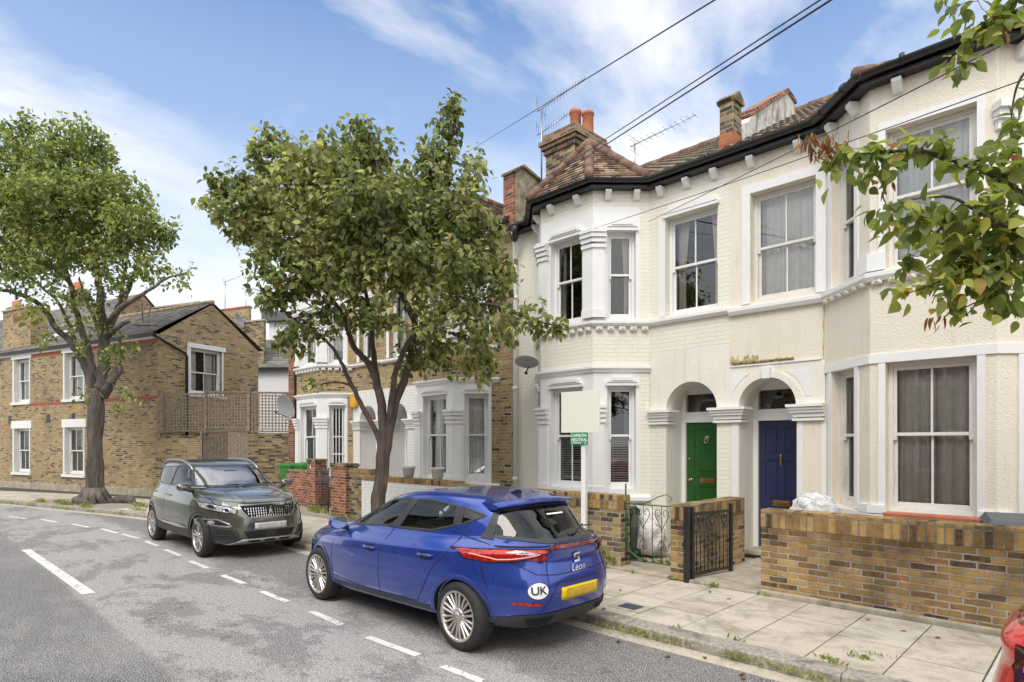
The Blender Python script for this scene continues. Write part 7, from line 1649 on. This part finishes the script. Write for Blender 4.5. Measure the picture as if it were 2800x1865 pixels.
# dead leaf clusters
rg=np.random.default_rng(2); 
def cluster(c,n,r,L,par,base,hang=1):
    P=np.array(c)-np.array(base)+rg.normal(0,r,(n,3)); T=rg.normal(0,.3,(n,3))+np.array([0,0,-1*hang]); leafmesh('dead_leaves',P,T,rg.normal(0,1,(n,3)),L*rg.uniform(.7,1.1,n),L*.22*np.ones(n),rg.uniform(0,1,n),'leaf_dead',par)
print('leaves',c1_,c2_,c3_)
for c in DEAD: cluster(c[:3],max(4,c[3]*6//10),c[4],.09,t3,(.95,5.55,.08))
cluster(DEADM[0],60,.05,.09,t1,(-8.47,5.66,.08)); cluster(DEADM[1],60,.05,.09,t1,(-8.47,5.66,.08))
# ---------------- weeds
def weeds(name,spots,seed):
    rg=np.random.default_rng(seed); P=[];T=[];L=[]
    for x,y,z,r,n,l in spots:
        k=int(n); p=np.c_[rg.normal(0,r,k)+x,rg.normal(0,min(r,.05) if r>.12 else r*.6,k)+y,np.full(k,z)]; P.append(p); T.append(np.c_[rg.normal(0,.6,k),rg.normal(0,.6,k),rg.uniform(.2,1,k)]); L.append(l*rg.uniform(.5,1.2,k))
    P=np.concatenate(P);T=np.concatenate(T);L=np.concatenate(L); o=leafmesh(name,P,T,rg.normal(0,1,P.shape)+np.array([0,0,.2]),L,L*.35,rg.uniform(.3,.95,len(P)),'leaf_left',None); tag(o,kind='stuff'); return o
sp=[]
for x,n,r in((-3.55,60,.12),(-3.3,110,.12),(-3.0,90,.14),(-2.35,20,.05),(-1.95,14,.04),(-2.2,50,.07),(-1.85,70,.09),(-1.62,40,.06),(-1.3,30,.06),(-2.7,20,.2)): sp.append((x,4.965,.045,r,n,.05))
for x,y,n in((-1.62,5.28,40),(-1.45,5.5,35),(-1.55,5.2,30),(-2.93,5.2,8),(-1.35,5.65,14),(-2.35,5.22,12)): sp.append((x,y,.1,.04,n,.045))
for x,y,n in((-3.98,6.96,14),(-3.45,6.96,30),(-4.6,6.98,10),(-2.8,6.98,8)): sp.append((x,y,.11,.04,n,.06))
wo=weeds('weeds',sp,3)
sp=[(-5.25,7.0,.12,.12,260,.10),(-5.1,7.15,.2,.1,160,.1),(-5.3,7.1,.3,.08,120,.09),(-4.35,8.4,.15,.18,200,.1),(-4.5,7.7,.13,.1,50,.08),(-4.2,8.0,.2,.1,80,.1),(-12.9,7.4,.12,.25,120,.1),(-14.6,7.7,.12,.2,200,.14),(-14.2,7.5,.1,.25,120,.08),(-5.0,7.15,.75,.05,30,.08)]
wo=weeds('garden_weeds',sp,4)
sp=[(x,along(KB,x)+.25+dy,.1,.3,n,.1) for x,dy,n in((-22.3,.3,200),(-21.6,.1,220),(-20.8,.2,150),(-20.4,0,110),(-19.6,.9,80),(-23.2,.2,120))]+[(x,along(KB,x)-.0,.05,.25,70,.06) for x in(-25.5,-24.6,-23.9,-22.8,-20.8,-19.5,-18.2)]+[(-19.3,5.2,.1,.3,110,.1),(-18.2,4.5,.1,.3,70,.08)]
wo=weeds('verge_weeds',sp,6)
# a few fallen leaves
rg=np.random.default_rng(8); n=60; xs=rg.uniform(-9,-1,n); ys=np.where(rg.uniform(0,1,n)<.7,rg.uniform(4.6,4.96,n),rg.uniform(5.2,7,n)); P=np.c_[xs,ys,np.where(ys<5,.012,.108)]
tag(leafmesh('fallen_leaves',P,np.c_[rg.normal(0,1,(n,2)),np.zeros(n)],np.tile([0,0,1.],(n,1)),np.full(n,.06),np.full(n,.035),rg.uniform(0,1,n),'leaf_dead',None),kind='stuff')
